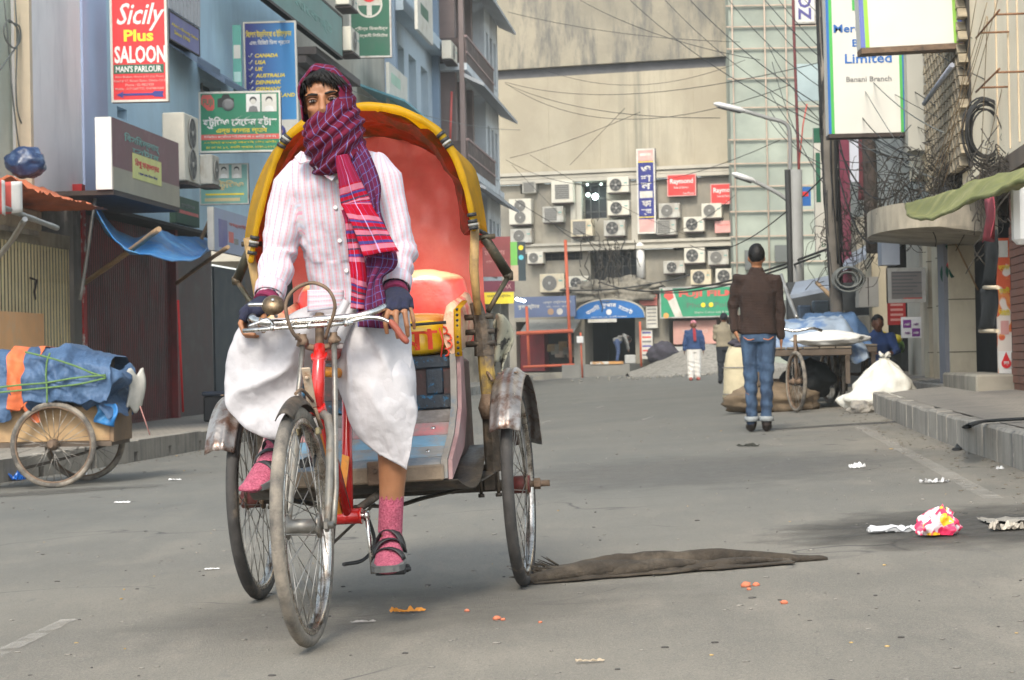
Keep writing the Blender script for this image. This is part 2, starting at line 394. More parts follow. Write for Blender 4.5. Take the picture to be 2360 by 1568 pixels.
# ================================================================ RICKSHAW
RO = V((-.43, 7.31, gz(-.43))); RM = MX.Translation(RO) @ rotz(RAD(-6.5)) @ MX.Rotation(-.042, 4, 'Y'); RI = RM.inverted(); RC = RI @ CAMP
def rk(dx, dy, ly):
    d = RI.to_3x3() @ ray(dx/DS, dy/DS); return RC+d*((ly-RC.y)/d.y)
CHROME = mk('chrome_tarnished', (.62, .60, .57), .15, 40, .22, 1, dirt=(.22, .16, .11), dsc=35, damt=(.58, .72))
STEELD = mk('greasy_dark_steel', (.075, .062, .05), .3, 25, .55, .5, bump=.3, bsc=80, dirt=(.16, .12, .085), dsc=14)
RUSTY = mk('rusty_iron', (.20, .135, .09), .3, 18, .7, .35, bump=.4, bsc=70, dirt=(.07, .055, .045), dsc=9)
RODM = mk('worn_grey_rod', (.23, .22, .20), .2, 30, .45, .7, dirt=(.16, .12, .09), dsc=25)
TYRE = mk('dusty_tyre_rubber', (.085, .078, .07), .25, 30, .85, 0, bump=.35, bsc=160, dirt=(.27, .235, .19), dsc=7, damt=(.40, .62))
TYRED = mk('worn_dark_tyre', (.045, .042, .04), .3, 20, .8, 0, bump=.3, bsc=120, dirt=(.22, .17, .12), dsc=5, damt=(.55, .75))
REDP = mk('glossy_red_enamel', (.46, .010, .008), .12, 10, .22, 0, coat=.6, dirt=(.30, .02, .015), dsc=12, damt=(.62, .8))
ORNG = mk('orange_enamel', (.68, .26, .02), .15, 14, .35, 0, coat=.3, dirt=(.25, .12, .04), dsc=14)
YELV = mk('yellow_vinyl_hood', (.88, .60, .03), .12, 7, .42, 0, bump=.25, bsc=14, dirt=(.50, .31, .03), dsc=12, damt=(.60, .80))
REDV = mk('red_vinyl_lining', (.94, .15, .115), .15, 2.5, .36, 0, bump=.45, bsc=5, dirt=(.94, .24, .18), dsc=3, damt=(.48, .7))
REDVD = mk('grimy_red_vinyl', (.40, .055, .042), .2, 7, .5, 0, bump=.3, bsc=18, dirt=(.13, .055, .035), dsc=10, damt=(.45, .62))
def translucent(m, k):
    t = m.node_tree; p = t.nodes['Principled BSDF']; o = t.nodes['Material Output']; tr = t.nodes.new('ShaderNodeBsdfTranslucent'); mx = t.nodes.new('ShaderNodeMixShader')
    t.links.new(p.inputs['Base Color'].links[0].from_socket, tr.inputs[0]); mx.inputs[0].default_value = k; t.links.new(p.outputs[0], mx.inputs[1]); t.links.new(tr.outputs[0], mx.inputs[2]); t.links.new(mx.outputs[0], o.inputs[0])
translucent(REDV, .5); translucent(REDVD, .6); translucent(YELV, .75)
BLKR = mk('black_rubber_strap', (.02, .02, .021), .3, 30, .6)
GREYR = mk('grey_strap', (.30, .30, .28), .2, 30, .7)
WOODT = mk('tan_worn_wood', (.36, .23, .085), .2, 5, .6, 0, bump=.3, bsc=60, dirt=(.14, .085, .035), dsc=9, aniso=(8, 8, 1))
rick = thing('cycle_rickshaw', 'yellow hooded cycle rickshaw with red seat in the middle of the road', 'rickshaw', RM)
def wheel(name, c, R, tyre_m, hub_l, nuts, steer=0, tmin=.021):
    T = MX.Translation(c) @ rotz(steer) @ MX.Rotation(pi/2, 4, 'Y')       # lathe axis z -> x
    m = MB(); m.lathe([(R-.052, -.012), (R-.047, -.017), (R-.036, -.017), (R-.030, -.012), (R-.036, -.008), (R-.044, 0), (R-.036, .008), (R-.030, .012), (R-.036, .017), (R-.047, .017), (R-.052, .012)], 56, T, True, True)
    w_ = m.build(name, RIMM, rick)
    m = MB(); prof = []
    for k in range(12):
        a = 2*pi*k/12; q = tmin*(1+.10*max(0, cos(a))); prof.append((R-tmin*1.06+q*cos(a)*1.0, q*.95*sin(a)))
    m.lathe(prof, 72, T, True, True); m.build('tyre', tyre_m, w_)
    m = MB(); h = hub_l/2
    m.lathe([(.011, -h-nuts), (.011, -h), (.020, -h), (.036, -h+.004), (.036, -h+.010), (.021, -h+.018), (.021, h-.018), (.036, h-.010), (.036, h-.004), (.020, h), (.011, h), (.011, h+nuts)], 18, T)
    m.lathe([(.019, h+nuts*.25), (.019, h+nuts*.55)], 6, T, False); m.lathe([(.019, -h-nuts*.55), (.019, -h-nuts*.25)], 6, T, False)
    m.build('hub', RODM if nuts < .04 else RUSTY, w_)
    m = MB()
    for k in range(36):
        a = 2*pi*k/36; sd_ = 1 if k % 2 else -1; b = a+(.62 if (k//2) % 2 else -.62)
        m.cyl(T @ V((.034*cos(b), .034*sin(b), sd_*(h-.007))), T @ V(((R-.05)*cos(a), (R-.05)*sin(a), sd_*.003)), .0016, 5)
    tag(m.build('spokes', SPOKE, w_), kind='stuff')
    m = MB(); a = 2.3; p = T @ V(((R-.052)*cos(a), (R-.052)*sin(a), 0)); q = T @ V(((R-.10)*cos(a), (R-.10)*sin(a), 0)); m.cyl(p, q, .004, 6); m.build('valve', BLKR, w_)
    return w_
RIMM = mk('dull_chrome_rim', (.50, .47, .43), .2, 30, .28, 1, dirt=(.17, .12, .085), dsc=16, damt=(.5, .66))
SPOKE = mk('dull_spoke_steel', (.34, .32, .29), .2, 20, .4, .9)
wheel('front_wheel', (.008, -1.37, .335), .335, TYRE, .105, .035, RAD(-.5), .0195)
wheel('rear_wheel', (.462, 0, .345), .345, TYRED, .07, .07)
wheel('rear_wheel', (-.455, 0, .345), .345, TYRED, .07, .05)
def P_(name, mb, mat, par=None): return mb.build(name, mat, par or rick)
# --- fork, head, rods
hx = .02
m = MB(); m.tube([(hx, -1.055, .84), (hx, -1.075, .80), (hx, -1.155, .655)], [.019, .019, .021], 14); m.lathe([(.025, 0), (.025, .016)], 14, MX.Translation((hx, -1.068, .80)) @ MX.Rotation(.5, 4, 'X')); m.lathe([(.026, 0), (.026, .02)], 14, MX.Translation((hx, -1.15, .648)) @ MX.Rotation(.5, 4, 'X'))
ht = P_('head_tube', m, REDP)
m = MB(); m.box((-.013, -.024, .02), (.013, -.019, .15), MX.Translation((hx-.006, -1.155, .655)) @ MX.Rotation(.49, 4, 'X'), .003)
for q in (.05, .12): m.lathe([(.006, 0), (.006, .006), (.003, .008)], 8, MX.Translation((hx-.006, -1.155, .655)) @ MX.Rotation(.49, 4, 'X') @ MX.Translation((0, -.024, q)) @ MX.Rotation(pi/2, 4, 'X'))
P_('head_plate', m, mk('rusty_cream_plate', (.45, .36, .27), .25, 30, .7, dirt=(.22, .11, .05), dsc=30), ht)
m = MB(); m.tube([(hx, -1.03, .935), (hx, -1.045, .88), (hx, -1.06, .83)], .0135, 12); m.box((hx-.02, -1.06, .905), (hx+.02, -1.01, .93), c=.006); P_('stem', m, RUSTY)
m = MB()
for s in (-1, 1): m.tube([(hx+s*.012, -1.155, .645), (hx+s*.038, -1.18, .63), (hx+s*.05, -1.22, .575), (hx+s*.056, -1.33, .40), (hx+s*.056, -1.372, .335)], [.014, .014, .013, .011, .009], 10)
P_('fork', m, mk('fork_grey_paint', (.20, .19, .17), .25, 20, .55, .3, dirt=(.13, .09, .06), dsc=20))
for s in (-1, 1):
    m = MB(); m.tube([(hx+s*.046, -1.07, .855), (hx+s*.052, -1.12, .74), (hx+s*.072, -1.30, .43), (hx+s*.074, -1.372, .335)], .0085, 8)
    m.lathe([(.014, 0), (.014, .02)], 8, MX.Translation((hx+s*.046, -1.07, .84))); P_('fork_stay', m, RODM)
m = MB(); m.tube([(hx-.062, -1.075, .852), (hx-.03, -1.06, .838), (hx, -1.05, .832), (hx+.03, -1.06, .838), (hx+.062, -1.075, .858)], .010, 8)
for s in (-.046, .046):
    m.lathe([(.017, 0), (.017, .014), (.012, .022), (.012, .032)], 8, MX.Translation((hx+s, -1.072, .845)))
m.lathe([(.008, 0), (.008, .02)], 6, MX.Translation((hx-.06, -1.075, .86))); P_('stay_bracket', m, RUSTY)
HP = lambda a, b, l: rk((850+a/2.305)/1.7363, (800+b/2.305)/1.7363, l)
m = MB(); m.tube(spl([HP(830, 1310, -1.08), HP(745, 1230, -1.11), HP(690, 1090, -1.12), HP(678, 950, -1.12), HP(740, 840, -1.12), HP(850, 775, -1.12), HP(960, 768, -1.12), HP(1070, 830, -1.12), HP(1125, 940, -1.12), HP(1120, 1040, -1.11), HP(1075, 1160, -1.10), HP(1040, 1280, -1.08)], 40), .0055, 8); P_('basket_hoop', m, RUSTY)
# --- handlebar
hb = spl([(-.190, -.86, .918), (-.193, -.94, .925), (-.188, -1.015, .936), (-.155, -1.06, .922), (-.09, -1.068, .914), (.03, -1.066, .916), (.13, -1.066, .918), (.18, -1.05, .928), (.212, -1.005, .943), (.220, -.93, .94), (.220, -.86, .932)], 48)
m = MB(); m.tube(hb, .0115, 10, rnd=True); HB = P_('handlebar', m, CHROME)
for a, b in ((0, 9), (39, 48)):
    m = MB(); m.tube(hb[a:b], .0155, 10); P_('grip', m, BLKR, HB)
m = MB(); m.tube([(-.20, -1.085, .897), (-.12, -1.088, .898), (.03, -1.088, .899), (.13, -1.086, .900)], .0065, 8)
for x in (-.11, -.055, .0, .06, .11): m.lathe([(.010, -.006), (.010, .006)], 8, MX.Translation((x, -1.088, .9)) @ MX.Rotation(pi/2, 4, 'Y'))
P_('brake_rod', m, CHROME)
ly0 = -1.07
m = MB(); m.tube(spl([(.10, -1.088, .9), HP(1420, 1085, ly0), HP(1560, 1095, ly0), HP(1660, 1140, ly0)], 14), [.0065]*10+[.0055]*4, 8); lv = P_('brake_lever', m, CHROME)
m = MB(); m.tube(spl([HP(1645, 1125, ly0), HP(1700, 1190, ly0), HP(1740, 1250, ly0), HP(1785, 1300, ly0)], 8), [.0085, .0105, .0105, .0105, .0105, .0105, .0105, .0095], 10, rnd=True); P_('lever_grip', m, mk('brown_red_rubber', (.25, .06, .035), .2, 30, .6), lv)
m = MB(); m.tube(spl([(-.10, -1.088, .898), HP(520, 1105, ly0), HP(430, 1130, ly0), HP(350, 1160, ly0)], 12), .006, 8, rnd=True); P_('brake_lever', m, CHROME)
m = MB(); m.tube(spl([HP(440, 1080, -1.07), HP(425, 1160, -1.07), HP(470, 1225, -1.06), HP(520, 1160, -1.06), HP(525, 1120, -1.07)], 14), .002, 5); P_('bell_wire', m, RUSTY)
bc = HP(560, 965, -1.09); BS = 1.0
BT = MX.Translation(bc) @ V((.15, -.8, .62)).to_track_quat('Z', 'Y').to_matrix().to_4x4() @ MX.Scale(1.03, 4)
m = MB(); m.lathe([(.0, .020), (.006, .0195), (.016, .018), (.025, .013), (.031, .005), (.033, -.003), (.0335, -.006), (.031, -.008), (.026, -.014), (.015, -.018), (.004, -.019)], 28, BT); be = P_('bell', m, mk('bronze_bell', (.16, .115, .075), .2, 50, .42, .85, dirt=(.30, .22, .13), dsc=40))
m = MB(); m.lathe([(.0055, .019), (.0055, .0225), (.003, .025)], 8, BT); P_('bell_cap', m, CHROME, be)
m = MB(); m.tube([bc+V((-.03, .0, .002)), bc+V((-.07, .0, .004))], .006, 8, rnd=True); m.tube([bc+V((0, .01, -.012)), bc+V((.0, .03, -.035))], .006, 6); P_('bell_clamp', m, CHROME, be)
# --- frame
BBp = V((.02, -.78, .318))
m = MB(); m.tube([(hx, -1.13, .70), (hx, -.98, .53), BBp], .0155, 12); P_('down_tube', m, REDP)
m = MB(); m.tube([BBp, (.022, -.745, .52), (.024, -.66, .82)], .0165, 14); P_('seat_tube', m, REDP)
m = MB(); m.tube([(hx, -1.065, .81), (.045, -.85, .815), (.024, -.66, .82)], .0165, 12); P_('top_tube', m, mk('faded_red_paint', (.42, .10, .085), .2, 14, .5, dirt=(.5, .3, .26), dsc=20))
m = MB(); m.tube([(hx, -1.085, .765), (.055, -.85, .755), (.024, -.67, .76)], .015, 12); P_('top_tube', m, ORNG)
m = MB(); m.cyl((-.028, -.78, .318), (.062, -.78, .318), .024, 16); m.lathe([(.026, 0), (.026, .006)], 16, MX.Translation((.058, -.78, .318)) @ MX.Rotation(pi/2, 4, 'Y')); P_('bottom_bracket', m, REDP)
m = MB(); m.prism([(0, 0), (.02, 0), (.05, .17), (.028, .18)], -.006, .006, MX.Translation((-.012, -.80, .33)) @ rotz(.25)); P_('chain_guard', m, ORNG)
m = MB(); m.prism([(-1.02, .585), (-.995, .60), (-.775, .335), (-.80, .325)], -.01, .01, MX(((0, 1, 0, -.005), (1, 0, 0, 0), (0, 0, 1, 0), (0, 0, 0, 1)))); P_('chain_guard', m, ORNG)
def crank(x, z1, y1):
    s = 1 if x > 0 else -1
    m = MB(); m.tube([(x*.7, -.78, .318), (x, -.78, .318)], .010, 8); m.tube([(x, -.78, .33 if z1 < .3 else .305), (x+s*.006, -.78+(y1+.78)*.5, (.318+z1)/2), (x+s*.012, y1, z1-.01 if z1 < .3 else z1+.01)], [(.013, .008), (.009, .006), (.011, .007)], 8, ref=V((0, 1, 0))); m.lathe([(.017, -.008), (.017, .008)], 10, MX.Translation((x, -.78, .318)) @ MX.Rotation(pi/2, 4, 'Y'))
    c = P_('crank', m, CHROME)
    m = MB(); px = x+s*.075; m.tube([(x+s*.012, y1, z1), (x+s*.13, y1, z1)], .006, 6)
    for q in (-.035, .035): m.box((px-.045, y1+q-.011, z1-.012), (px+.045, y1+q+.011, z1+.012), c=.004)
    m.box((x+s*.028, y1-.05, z1-.011), (x+s*.036, y1+.05, z1+.02), c=.002); P_('pedal', m, BLKR, c)
crank(.078, .150, -.80); crank(-.062, .487, -.77)
m = MB()
m.lathe([(.082, -.002), (.094, -.0015), (.094, .0015), (.082, .002)], 36, MX.Translation((-.04, -.78, .318)) @ MX.Rotation(pi/2, 4, 'Y'), True, True)
for k in range(5): m.cyl((-.04, -.78, .318), (-.04, -.78+.085*cos(1.257*k), .318+.085*sin(1.257*k)), .006, 6)
P_('chain_ring', m, STEELD)
for z0, z1 in ((.405, .385), (.232, .305)):
    m = MB(); m.tube([(-.04, -.78, z0), (-.04, 0, z1)], (.005), 6); P_('chain', m, STEELD)
m = MB(); m.tube(spl([(.045, -.60, .31), (.06, -.58, .22), (.03, -.62, .17), (-.02, -.70, .165)], 14), .006, 6); P_('brake_cable', m, BLKR)
m = MB(); m.loft([[V((.024+a*cos(2*pi*k/14), y+0*k, .885+b*sin(2*pi*k/14))) for k in range(14)] for y, a, b in ((-.80, .02, .012), (-.76, .03, .022), (-.68, .06, .03), (-.58, .10, .035), (-.53, .09, .025))]); P_('saddle', m, BLKR)
m = MB(); m.tube([(.024, -.66, .80), (.024, -.65, .87)], .012, 8); P_('seat_post', m, CHROME)
# --- axle and chassis
m = MB(); m.cyl((-.42, 0, .345), (.42, 0, .345), .019, 12); P_('rear_axle', m, STEELD)
for s in (-1, 1):
    m = MB(); m.cyl((s*.44, 0, .345), (s*.50, 0, .345), .03, 14); P_('axle_sleeve', m, mk('maroon_hub_paint', (.17, .035, .03), .3, 20, .6, .3, dirt=(.16, .11, .08), dsc=16))
    m = MB(); m.tube(spl([(s*.02, -.42, .325), (s*.10, -.38, .318), (s*.18, -.33, .335), (s*.28, -.26, .352), (s*.345, -.18, .378), (s*.37, -.08, .395), (s*.375, .05, .40)], 24), [(.006, .028)]*24, 8, ref=V((0, 0, 1))); P_('leaf_spring', m, STEELD)
    m = MB(); m.tube([(s*.045, -.76, .335), (s*.12, -.45, .40), (s*.17, -.02, .40)], .013, 8); P_('chain_stay', m, STEELD if s > 0 else mk('dull_yellow_paint', (.30, .22, .05), .3, 16, .6, dirt=(.1, .08, .05), dsc=14))
    m = MB(); m.box((s*.365-.022, -.025, .33), (s*.365+.022, .025, .42), c=.004)
    for q in (-.03, .03): m.lathe([(.006, 0), (.006, .12)], 6, MX.Translation((s*.365+q, -.03, .31))); m.lathe([(.011, 0), (.011, .012)], 6, MX.Translation((s*.365+q, -.03, .31)))
    P_('spring_clamp', m, STEELD)
    # side posts
    yel = mk('post_old_yellow', (.36, .24, .05), .35, 12, .65, .2, dirt=(.11, .085, .065), dsc=7, damt=(.42, .55))
    m = MB(); m.tube([(s*.388, -.06, .40), (s*.392, -.075, .50), (s*.390, -.09, .585)], [(.030, .018), (.033, .02), (.028, .018)], 8, ref=V((1, 0, 0)), sm=False); P_('side_post', m, STEELD)
    m = MB(); m.tube([(s*.390, -.09, .575), (s*.390, -.09, .615), (s*.390, -.09, .66)], [.030, .040, .026], 10); P_('post_knuckle', m, RUSTY)
    m = MB(); m.tube([(s*.390, -.09, .64), (s*.388, -.095, .72), (s*.386, -.10, .80)], [(.026, .016), (.028, .018), (.026, .016)], 8, ref=V((1, 0, 0)), sm=False); P_('side_post', m, yel)
    m = MB(); m.tube([(s*.384, -.10, .79), (s*.380, -.11, .90), (s*.366, -.12, .97)], [(.035, .018), (.026, .018), (.02, .014)], 8, ref=V((1, 0, 0)), sm=False)
    for q in (.83, .87, .92): m.lathe([(.010, -.05), (.010, .05)], 6, MX.Translation((s*.374, -.11, q)) @ MX.Rotation(pi/2, 4, 'Y'))
    P_('hinge_plate', m, STEELD)
    m = MB(); m.tube([rk(1101, 725, -.14) if s > 0 else (-.362, -.14, .95), (s*.372, -.15, 1.08), (s*.388, -.17, 1.235)], [(.012, .010), (.016, .012), (.015, .010)], 8, ref=V((1, 0, 0))); P_('hood_stick', m, WOODT)
    m = MB(); e = [(s*.39, -.10, 1.215), (s*.47, -.02, 1.10), (s*.39, -.08, .985)] if s < 0 else [rk(1117, 548, -.08), rk(1172, 635, -.0), rk(1124, 718, -.06)]
    m.tube([e[0], e[1]], [(.010, .016), (.012, .018)], 8, ref=V((0, 1, 0))); m.tube([e[1], e[2]], [(.009, .009), (.009, .009)], 8); m.lathe([(.016, -.014), (.016, .014)], 10, MX.Translation(e[1]) @ MX.Rotation(pi/2, 4, 'Y')); m.cyl(V(e[0])+V((-.035*s, 0, 0)), V(e[0])+V((.035*s, 0, .004)), .009, 8)
    P_('hood_strut', m, mk('olive_black_iron', (.05, .046, .03), .3, 20, .6, .4, dirt=(.16, .11, .07), dsc=16))
# --- body: footboard planks, seat box
X0 = .288
def fy(t): return lerp(-.60, -.26, t)
def fz(t): return lerp(.455, .622, t**1.25)
PL = [((.30, .29, .27), (.16, .19, .22)), ((.31, .30, .28), (.22, .33, .42)), ((.20, .36, .48), (.30, .27, .24)), ((.55, .20, .20), (.34, .27, .25)), ((.33, .30, .27), (.20, .17, .15))]
for i, (c1, c2) in enumerate(PL):
    t0, t1 = i/5+.004, (i+1)/5-.004; m = MB()
    for a, b in ((t0, t1),):
        pa, pb = V((0, fy(a), fz(a))), V((0, fy(b), fz(b))); d = pb-pa; L = d.length; T = MX.Translation(pa) @ MX.Rotation(math.atan2(d.z, d.y), 4, 'X')
        m.box((-X0, 0, -.018), (X0, L, random.uniform(-.001, .002)), T, .003)
    pk = P_('plank', m, mk('footboard_paint_%d' % i, c1, .15, 6, .7, 0, bump=.3, bsc=50, dirt=c2, dsc=7, damt=(.45, .6), aniso=(1, 4, 4)))
    for x in (-.2, -.05, .10, .235):
        if (i+int(x*20)) % 2: m = MB(); m.lathe([(.009, 0), (.008, .003), (.003, .005)], 8, T @ MX.Translation((x, L/2, 0))); P_('bolt', m, CHROME, pk)
m = MB(); m.box((-X0-.015, -.63, .405), (X0+.012, -.605, .455), c=.005); P_('front_board', m, mk('footboard_edge_wood', (.26, .20, .14), .25, 8, .8, 0, bump=.3, bsc=60, dirt=(.09, .075, .06), dsc=7))
m = MB(); m.box((.06, -.64, .40), (.125, -.62, .475), c=.004); m.lathe([(.008, 0), (.006, .006)], 8, MX.Translation((.085, -.64, .445)) @ MX.Rotation(pi/2, 4, 'X')); P_('step_bracket', m, RUSTY)
m = MB(); m.grid(lambda u, v_: V((lerp(-.33, .34, u)+(.03*sin(pi*v_) if u > .5 else -.03*sin(pi*v_)), lerp(-.60, .10, v_), .405-.045*sin(pi*min(1, v_*1.6))*1.0+.08*v_*v_)), 9, 14); P_('belly_sheet', m, STEELD).modifiers.new('s', 'SOLIDIFY').thickness = .004
for s in (-1, 1):        # side boards following footboard and seat box
    pr = [(-.615, .41), (-.60, .47), (-.42, .545), (-.315, .625), (-.285, .72), (-.275, .80), (-.20, .81), (-.20, .60), (-.30, .50)]
    TT = MX(((0, 1, 0, s*(X0+.002)), (1, 0, 0, 0), (0, 0, 1, 0), (0, 0, 0, 1)))
    m = MB(); m.prism(pr, 0 if s > 0 else -.02, .02 if s > 0 else 0, TT); P_('side_board', m, mk('greyed_side_board', (.27, .245, .215), .2, 6, .75, bump=.3, bsc=50, dirt=(.12, .16, .20), dsc=8, damt=(.52, .66)))
    m = MB(); m.prism([(p[0]+.012, p[1]-.004) for p in pr], .021 if s > 0 else -.034, .034 if s > 0 else -.021, TT); P_('side_trim', m, mk('pink_grey_trim', (.34, .20, .20), .25, 8, .75, dirt=(.2, .19, .18), dsc=8))
NAVY = mk('chipped_blue_black_paint', (.018, .026, .036), .3, 10, .45, 0, bump=.3, bsc=70, dirt=(.012, .15, .30), dsc=38, damt=(.56, .66))
MARO = mk('dark_maroon_panel', (.055, .028, .024), .35, 8, .5, 0, bump=.2, bsc=60, dirt=(.20, .03, .03), dsc=22, damt=(.60, .74))
BX = MX.Translation((0, -.262, .622)) @ MX.Rotation(-.14, 4, 'X')
for nm, a, b in (('box_rail', (-X0, -.012, .135), (X0, .012, .178)), ('box_rail', (-X0, -.012, .0), (X0, .012, .048)), ('box_stile', (.205, -.011, .0485), (.262, .011, .1345)), ('box_stile', (-.262, -.011, .0485), (-.205, .011, .1345)), ('box_stile', (-.03, -.011, .0485), (.03, .011, .1345))):
    m = MB(); m.box(a, b, BX, .004); P_(nm, m, NAVY)
m = MB(); m.box((-X0, .0, .02), (X0, .008, .16), BX); P_('box_panel', m, MARO)
m = MB(); m.box((-X0, -.24, .45), (X0, .22, .785), c=.01); P_('seat_box', m, MARO)
# --- seat, armrests, backrest
SEATY = mk('yellow_seat_vinyl', (.80, .50, .012), .1, 6, .25, 0, bump=.12, bsc=20, coat=.4, dirt=(.72, .30, .02), dsc=9, damt=(.6, .8))
ORSEAT = mk('orange_seat_top', (.72, .33, .07), .15, 5, .35, 0, bump=.2, bsc=12, dirt=(.80, .50, .22), dsc=6)
def cushion(name, c, d, mat, puff=.02, n=3.2, nu=26, nv=18, tilt=0):
    """superellipsoid pad with soft edges and small dimples"""
    def f(u, v_):
        a = 2*pi*u; b = pi*(v_-.5); sg = lambda q, e: math.copysign(abs(q)**e, q)
        p = V((sg(cos(b), 2/n)*sg(cos(a), 2/n), sg(cos(b), 2/n)*sg(sin(a), 2/n), sg(sin(b), 2/n)))
        q = V((p.x*d[0]/2, p.y*d[1]/2, p.z*d[2]/2)); k = 1+puff*fbm(q*9+V(c)*3)
        return MX.Translation(c) @ MX.Rotation(tilt, 4, 'X') @ (q*k)
    m = MB(); m.grid(f, nu*2, nv*2, True); return P_(name, m, mat)
cushion('seat_cushion', (-.008, -.05, .862), (.565, .44, .135), SEATY, .03, 5)
cushion('seat_top', (-.008, -.05, .912), (.55, .43, .07), ORSEAT, .03, 4)
m = MB(); m.tube([(-.30, -.272, .905), (-.1, -.276, .902), (.1, -.276, .902), (.285, -.272, .905)], .005, 6); P_('seat_piping', m, BLKR)
RED_ART = mk('red_seat_paint', (.62, .05, .015), .15, 20, .4)
sf = lambda a, b: rk(a, b, -.275)
SFT = MX.Translation((0, -.276, 0)); c0 = sf(984, 785)
lettering(rick, 'মা', c0.x-.04, c0.z+.005, .15, .068, RED_ART, -.276, .01, name='seat_lettering', ext=.003)
m = MB(); q = sf(1000, 788)
for k in range(4):
    c_ = V((q.x+.035+.012*sin(k*1.1), -.277, q.z-.036+k*.024)); m.tube([c_+V((.013*cos(a), 0, .013*sin(a))) for a in (-1.6, -.8, 0, .8, 1.6)], .0035, 5)
m.tube([V((q.x+.02, -.277, q.z-.05)), V((q.x+.03, -.277, q.z)), V((q.x+.02, -.277, q.z+.045))], .003, 5); tag(P_('seat_ornament', m, RED_ART), kind='stuff')
BKP = mk('pale_worn_vinyl', (.74, .50, .30), .12, 6, .35, 0, bump=.25, bsc=16, dirt=(.78, .30, .17), dsc=5, damt=(.5, .66))
REDC = mk('red_cushion_vinyl', (.70, .065, .05), .12, 4, .28, 0, bump=.15, bsc=14, coat=.35, dirt=(.80, .28, .16), dsc=4, damt=(.58, .74))
N = NT('backrest_two_tone'); co = N.coord((1, 1, 1)); sx = N.n('SeparateXYZ'); N.l(co, sx.inputs[0]); f = N.math('ADD', sx.outputs[2], N.math('MULTIPLY', N.noise(co, 6, 4), .06))
N.l(N.mix(N.ramp(f, 1.088, 1.108), N.mix(N.ramp(N.noise(co, 5), .4, .7), (.66, .05, .04), (.76, .13, .09)), (.80, .58, .33)), N.p.inputs['Base Color']); N.p.inputs['Roughness'].default_value = .3; N.p.inputs['Coat Weight'].default_value = .3; N.bump(N.noise(co, 16, 4), .25); BKT = N.m
cushion('backrest_cushion', (.005, .155, 1.0), (.615, .13, .205), BKT, .05, 3.6, tilt=-.12)
for s in (-1, 1):
    m = MB(); xx = s*.300
    m.loft([[V((xx+.028*cos(2*pi*k/12)*(1 if 1 else 1), y, zc+hh*sin(2*pi*k/12))) for k in range(12)] for y, zc, hh in ((-.27, .87, .072), (-.25, .885, .085), (-.12, .895, .088), (.02, .91, .09), (.14, .93, .09))]); ar = P_('armrest', m, mk('armrest_vinyl', (.70, .46, .30), .15, 8, .4, bump=.3, bsc=18, dirt=(.62, .10, .08), dsc=7, damt=(.50, .6)))
    m = MB(); m.tube([(xx+s*.022, -.285, .79), (xx+s*.022, -.284, .87), (xx+s*.024, -.27, .945), (xx+s*.026, -.1, .975)], [(.012, .005)]*4, 6, ref=V((1, 0, 0))); P_('studded_strip', m, YELV, ar)
    m = MB()
    for k in range(9):
        p = V((xx+s*.022, -.292, .80)).lerp(V((xx+s*.024, -.276, .945)), k/8); m.ell(p, (.005, .004, .005), 8, 5)
    tag(P_('studs', m, BLKR, ar), kind='stuff')
# --- hood
HF = [(578, 600), (590, 530), (606, 460), (632, 375), (655, 325), (690, 292), (735, 266), (790, 250), (850, 245), (905, 251), (955, 268), (1005, 299), (1042, 350), (1066, 410), (1081, 465), (1091, 525)]
HO = [(566, 603), (566, 538), (584, 445), (618, 366), (655, 322), (690, 292), (735, 268), (790, 254), (850, 250), (905, 258), (955, 276), (1008, 306), (1056, 352), (1093, 391), (1110, 465), (1121, 540)]
f_ = spl([rk(a, b, -.20-.03*sin(pi*i/15)) for i, (a, b) in enumerate(HF)], 61)
o_ = spl([rk(a, b, .09) for a, b in HO], 61)
cx = .004
b_ = [V((cx+(p.x-cx)*.93, .30+.02*sin(i*.9), .93+(p.z-.93)*.90)) for i, p in enumerate(o_)]
m = MB(); m.tube(f_, [.0095+.0045*sin(pi*i/60)+.0032*fbm(p*22) for i, p in enumerate(f_)], 10, rnd=True); HOODB = P_('hood_front_bow', m, YELV)
def hood_pt(u, v_, inn=0):
    i = u*60; k = min(int(i), 59); t = i-k; A = f_[k].lerp(f_[k+1], t); B = o_[k].lerp(o_[k+1], t); Cc = b_[k].lerp(b_[k+1], t)
    p = A.lerp(B, v_*2) if v_ < .5 else B.lerp(Cc, v_*2-1)
    if inn:
        c = V((cx, p.y, 1.1)); d = (p-c); d.y = 0; amp = inn+(.038*abs(sin(v_*2*pi*1.6+.8*fbm(V((u*3, 1, 0)))))+.026*fbm(V((u*9, v_*6, 0))))*(1 if v_ < .62 else .2); return p-d.normalized()*amp
    return p+V((0, 0, 1))*.004*fbm(p*12)
m = MB(); m.grid(lambda u, v_: hood_pt(u, v_), 61, 18); o = P_('hood_cover', m, YELV); md = o.modifiers.new('s', 'SOLIDIFY'); md.thickness = .004; md.offset = 1
m = MB(); m.grid(lambda u, v_: hood_pt(u, .03+.93*v_, .012), 90, 44); P_('hood_lining', m, REDVD)
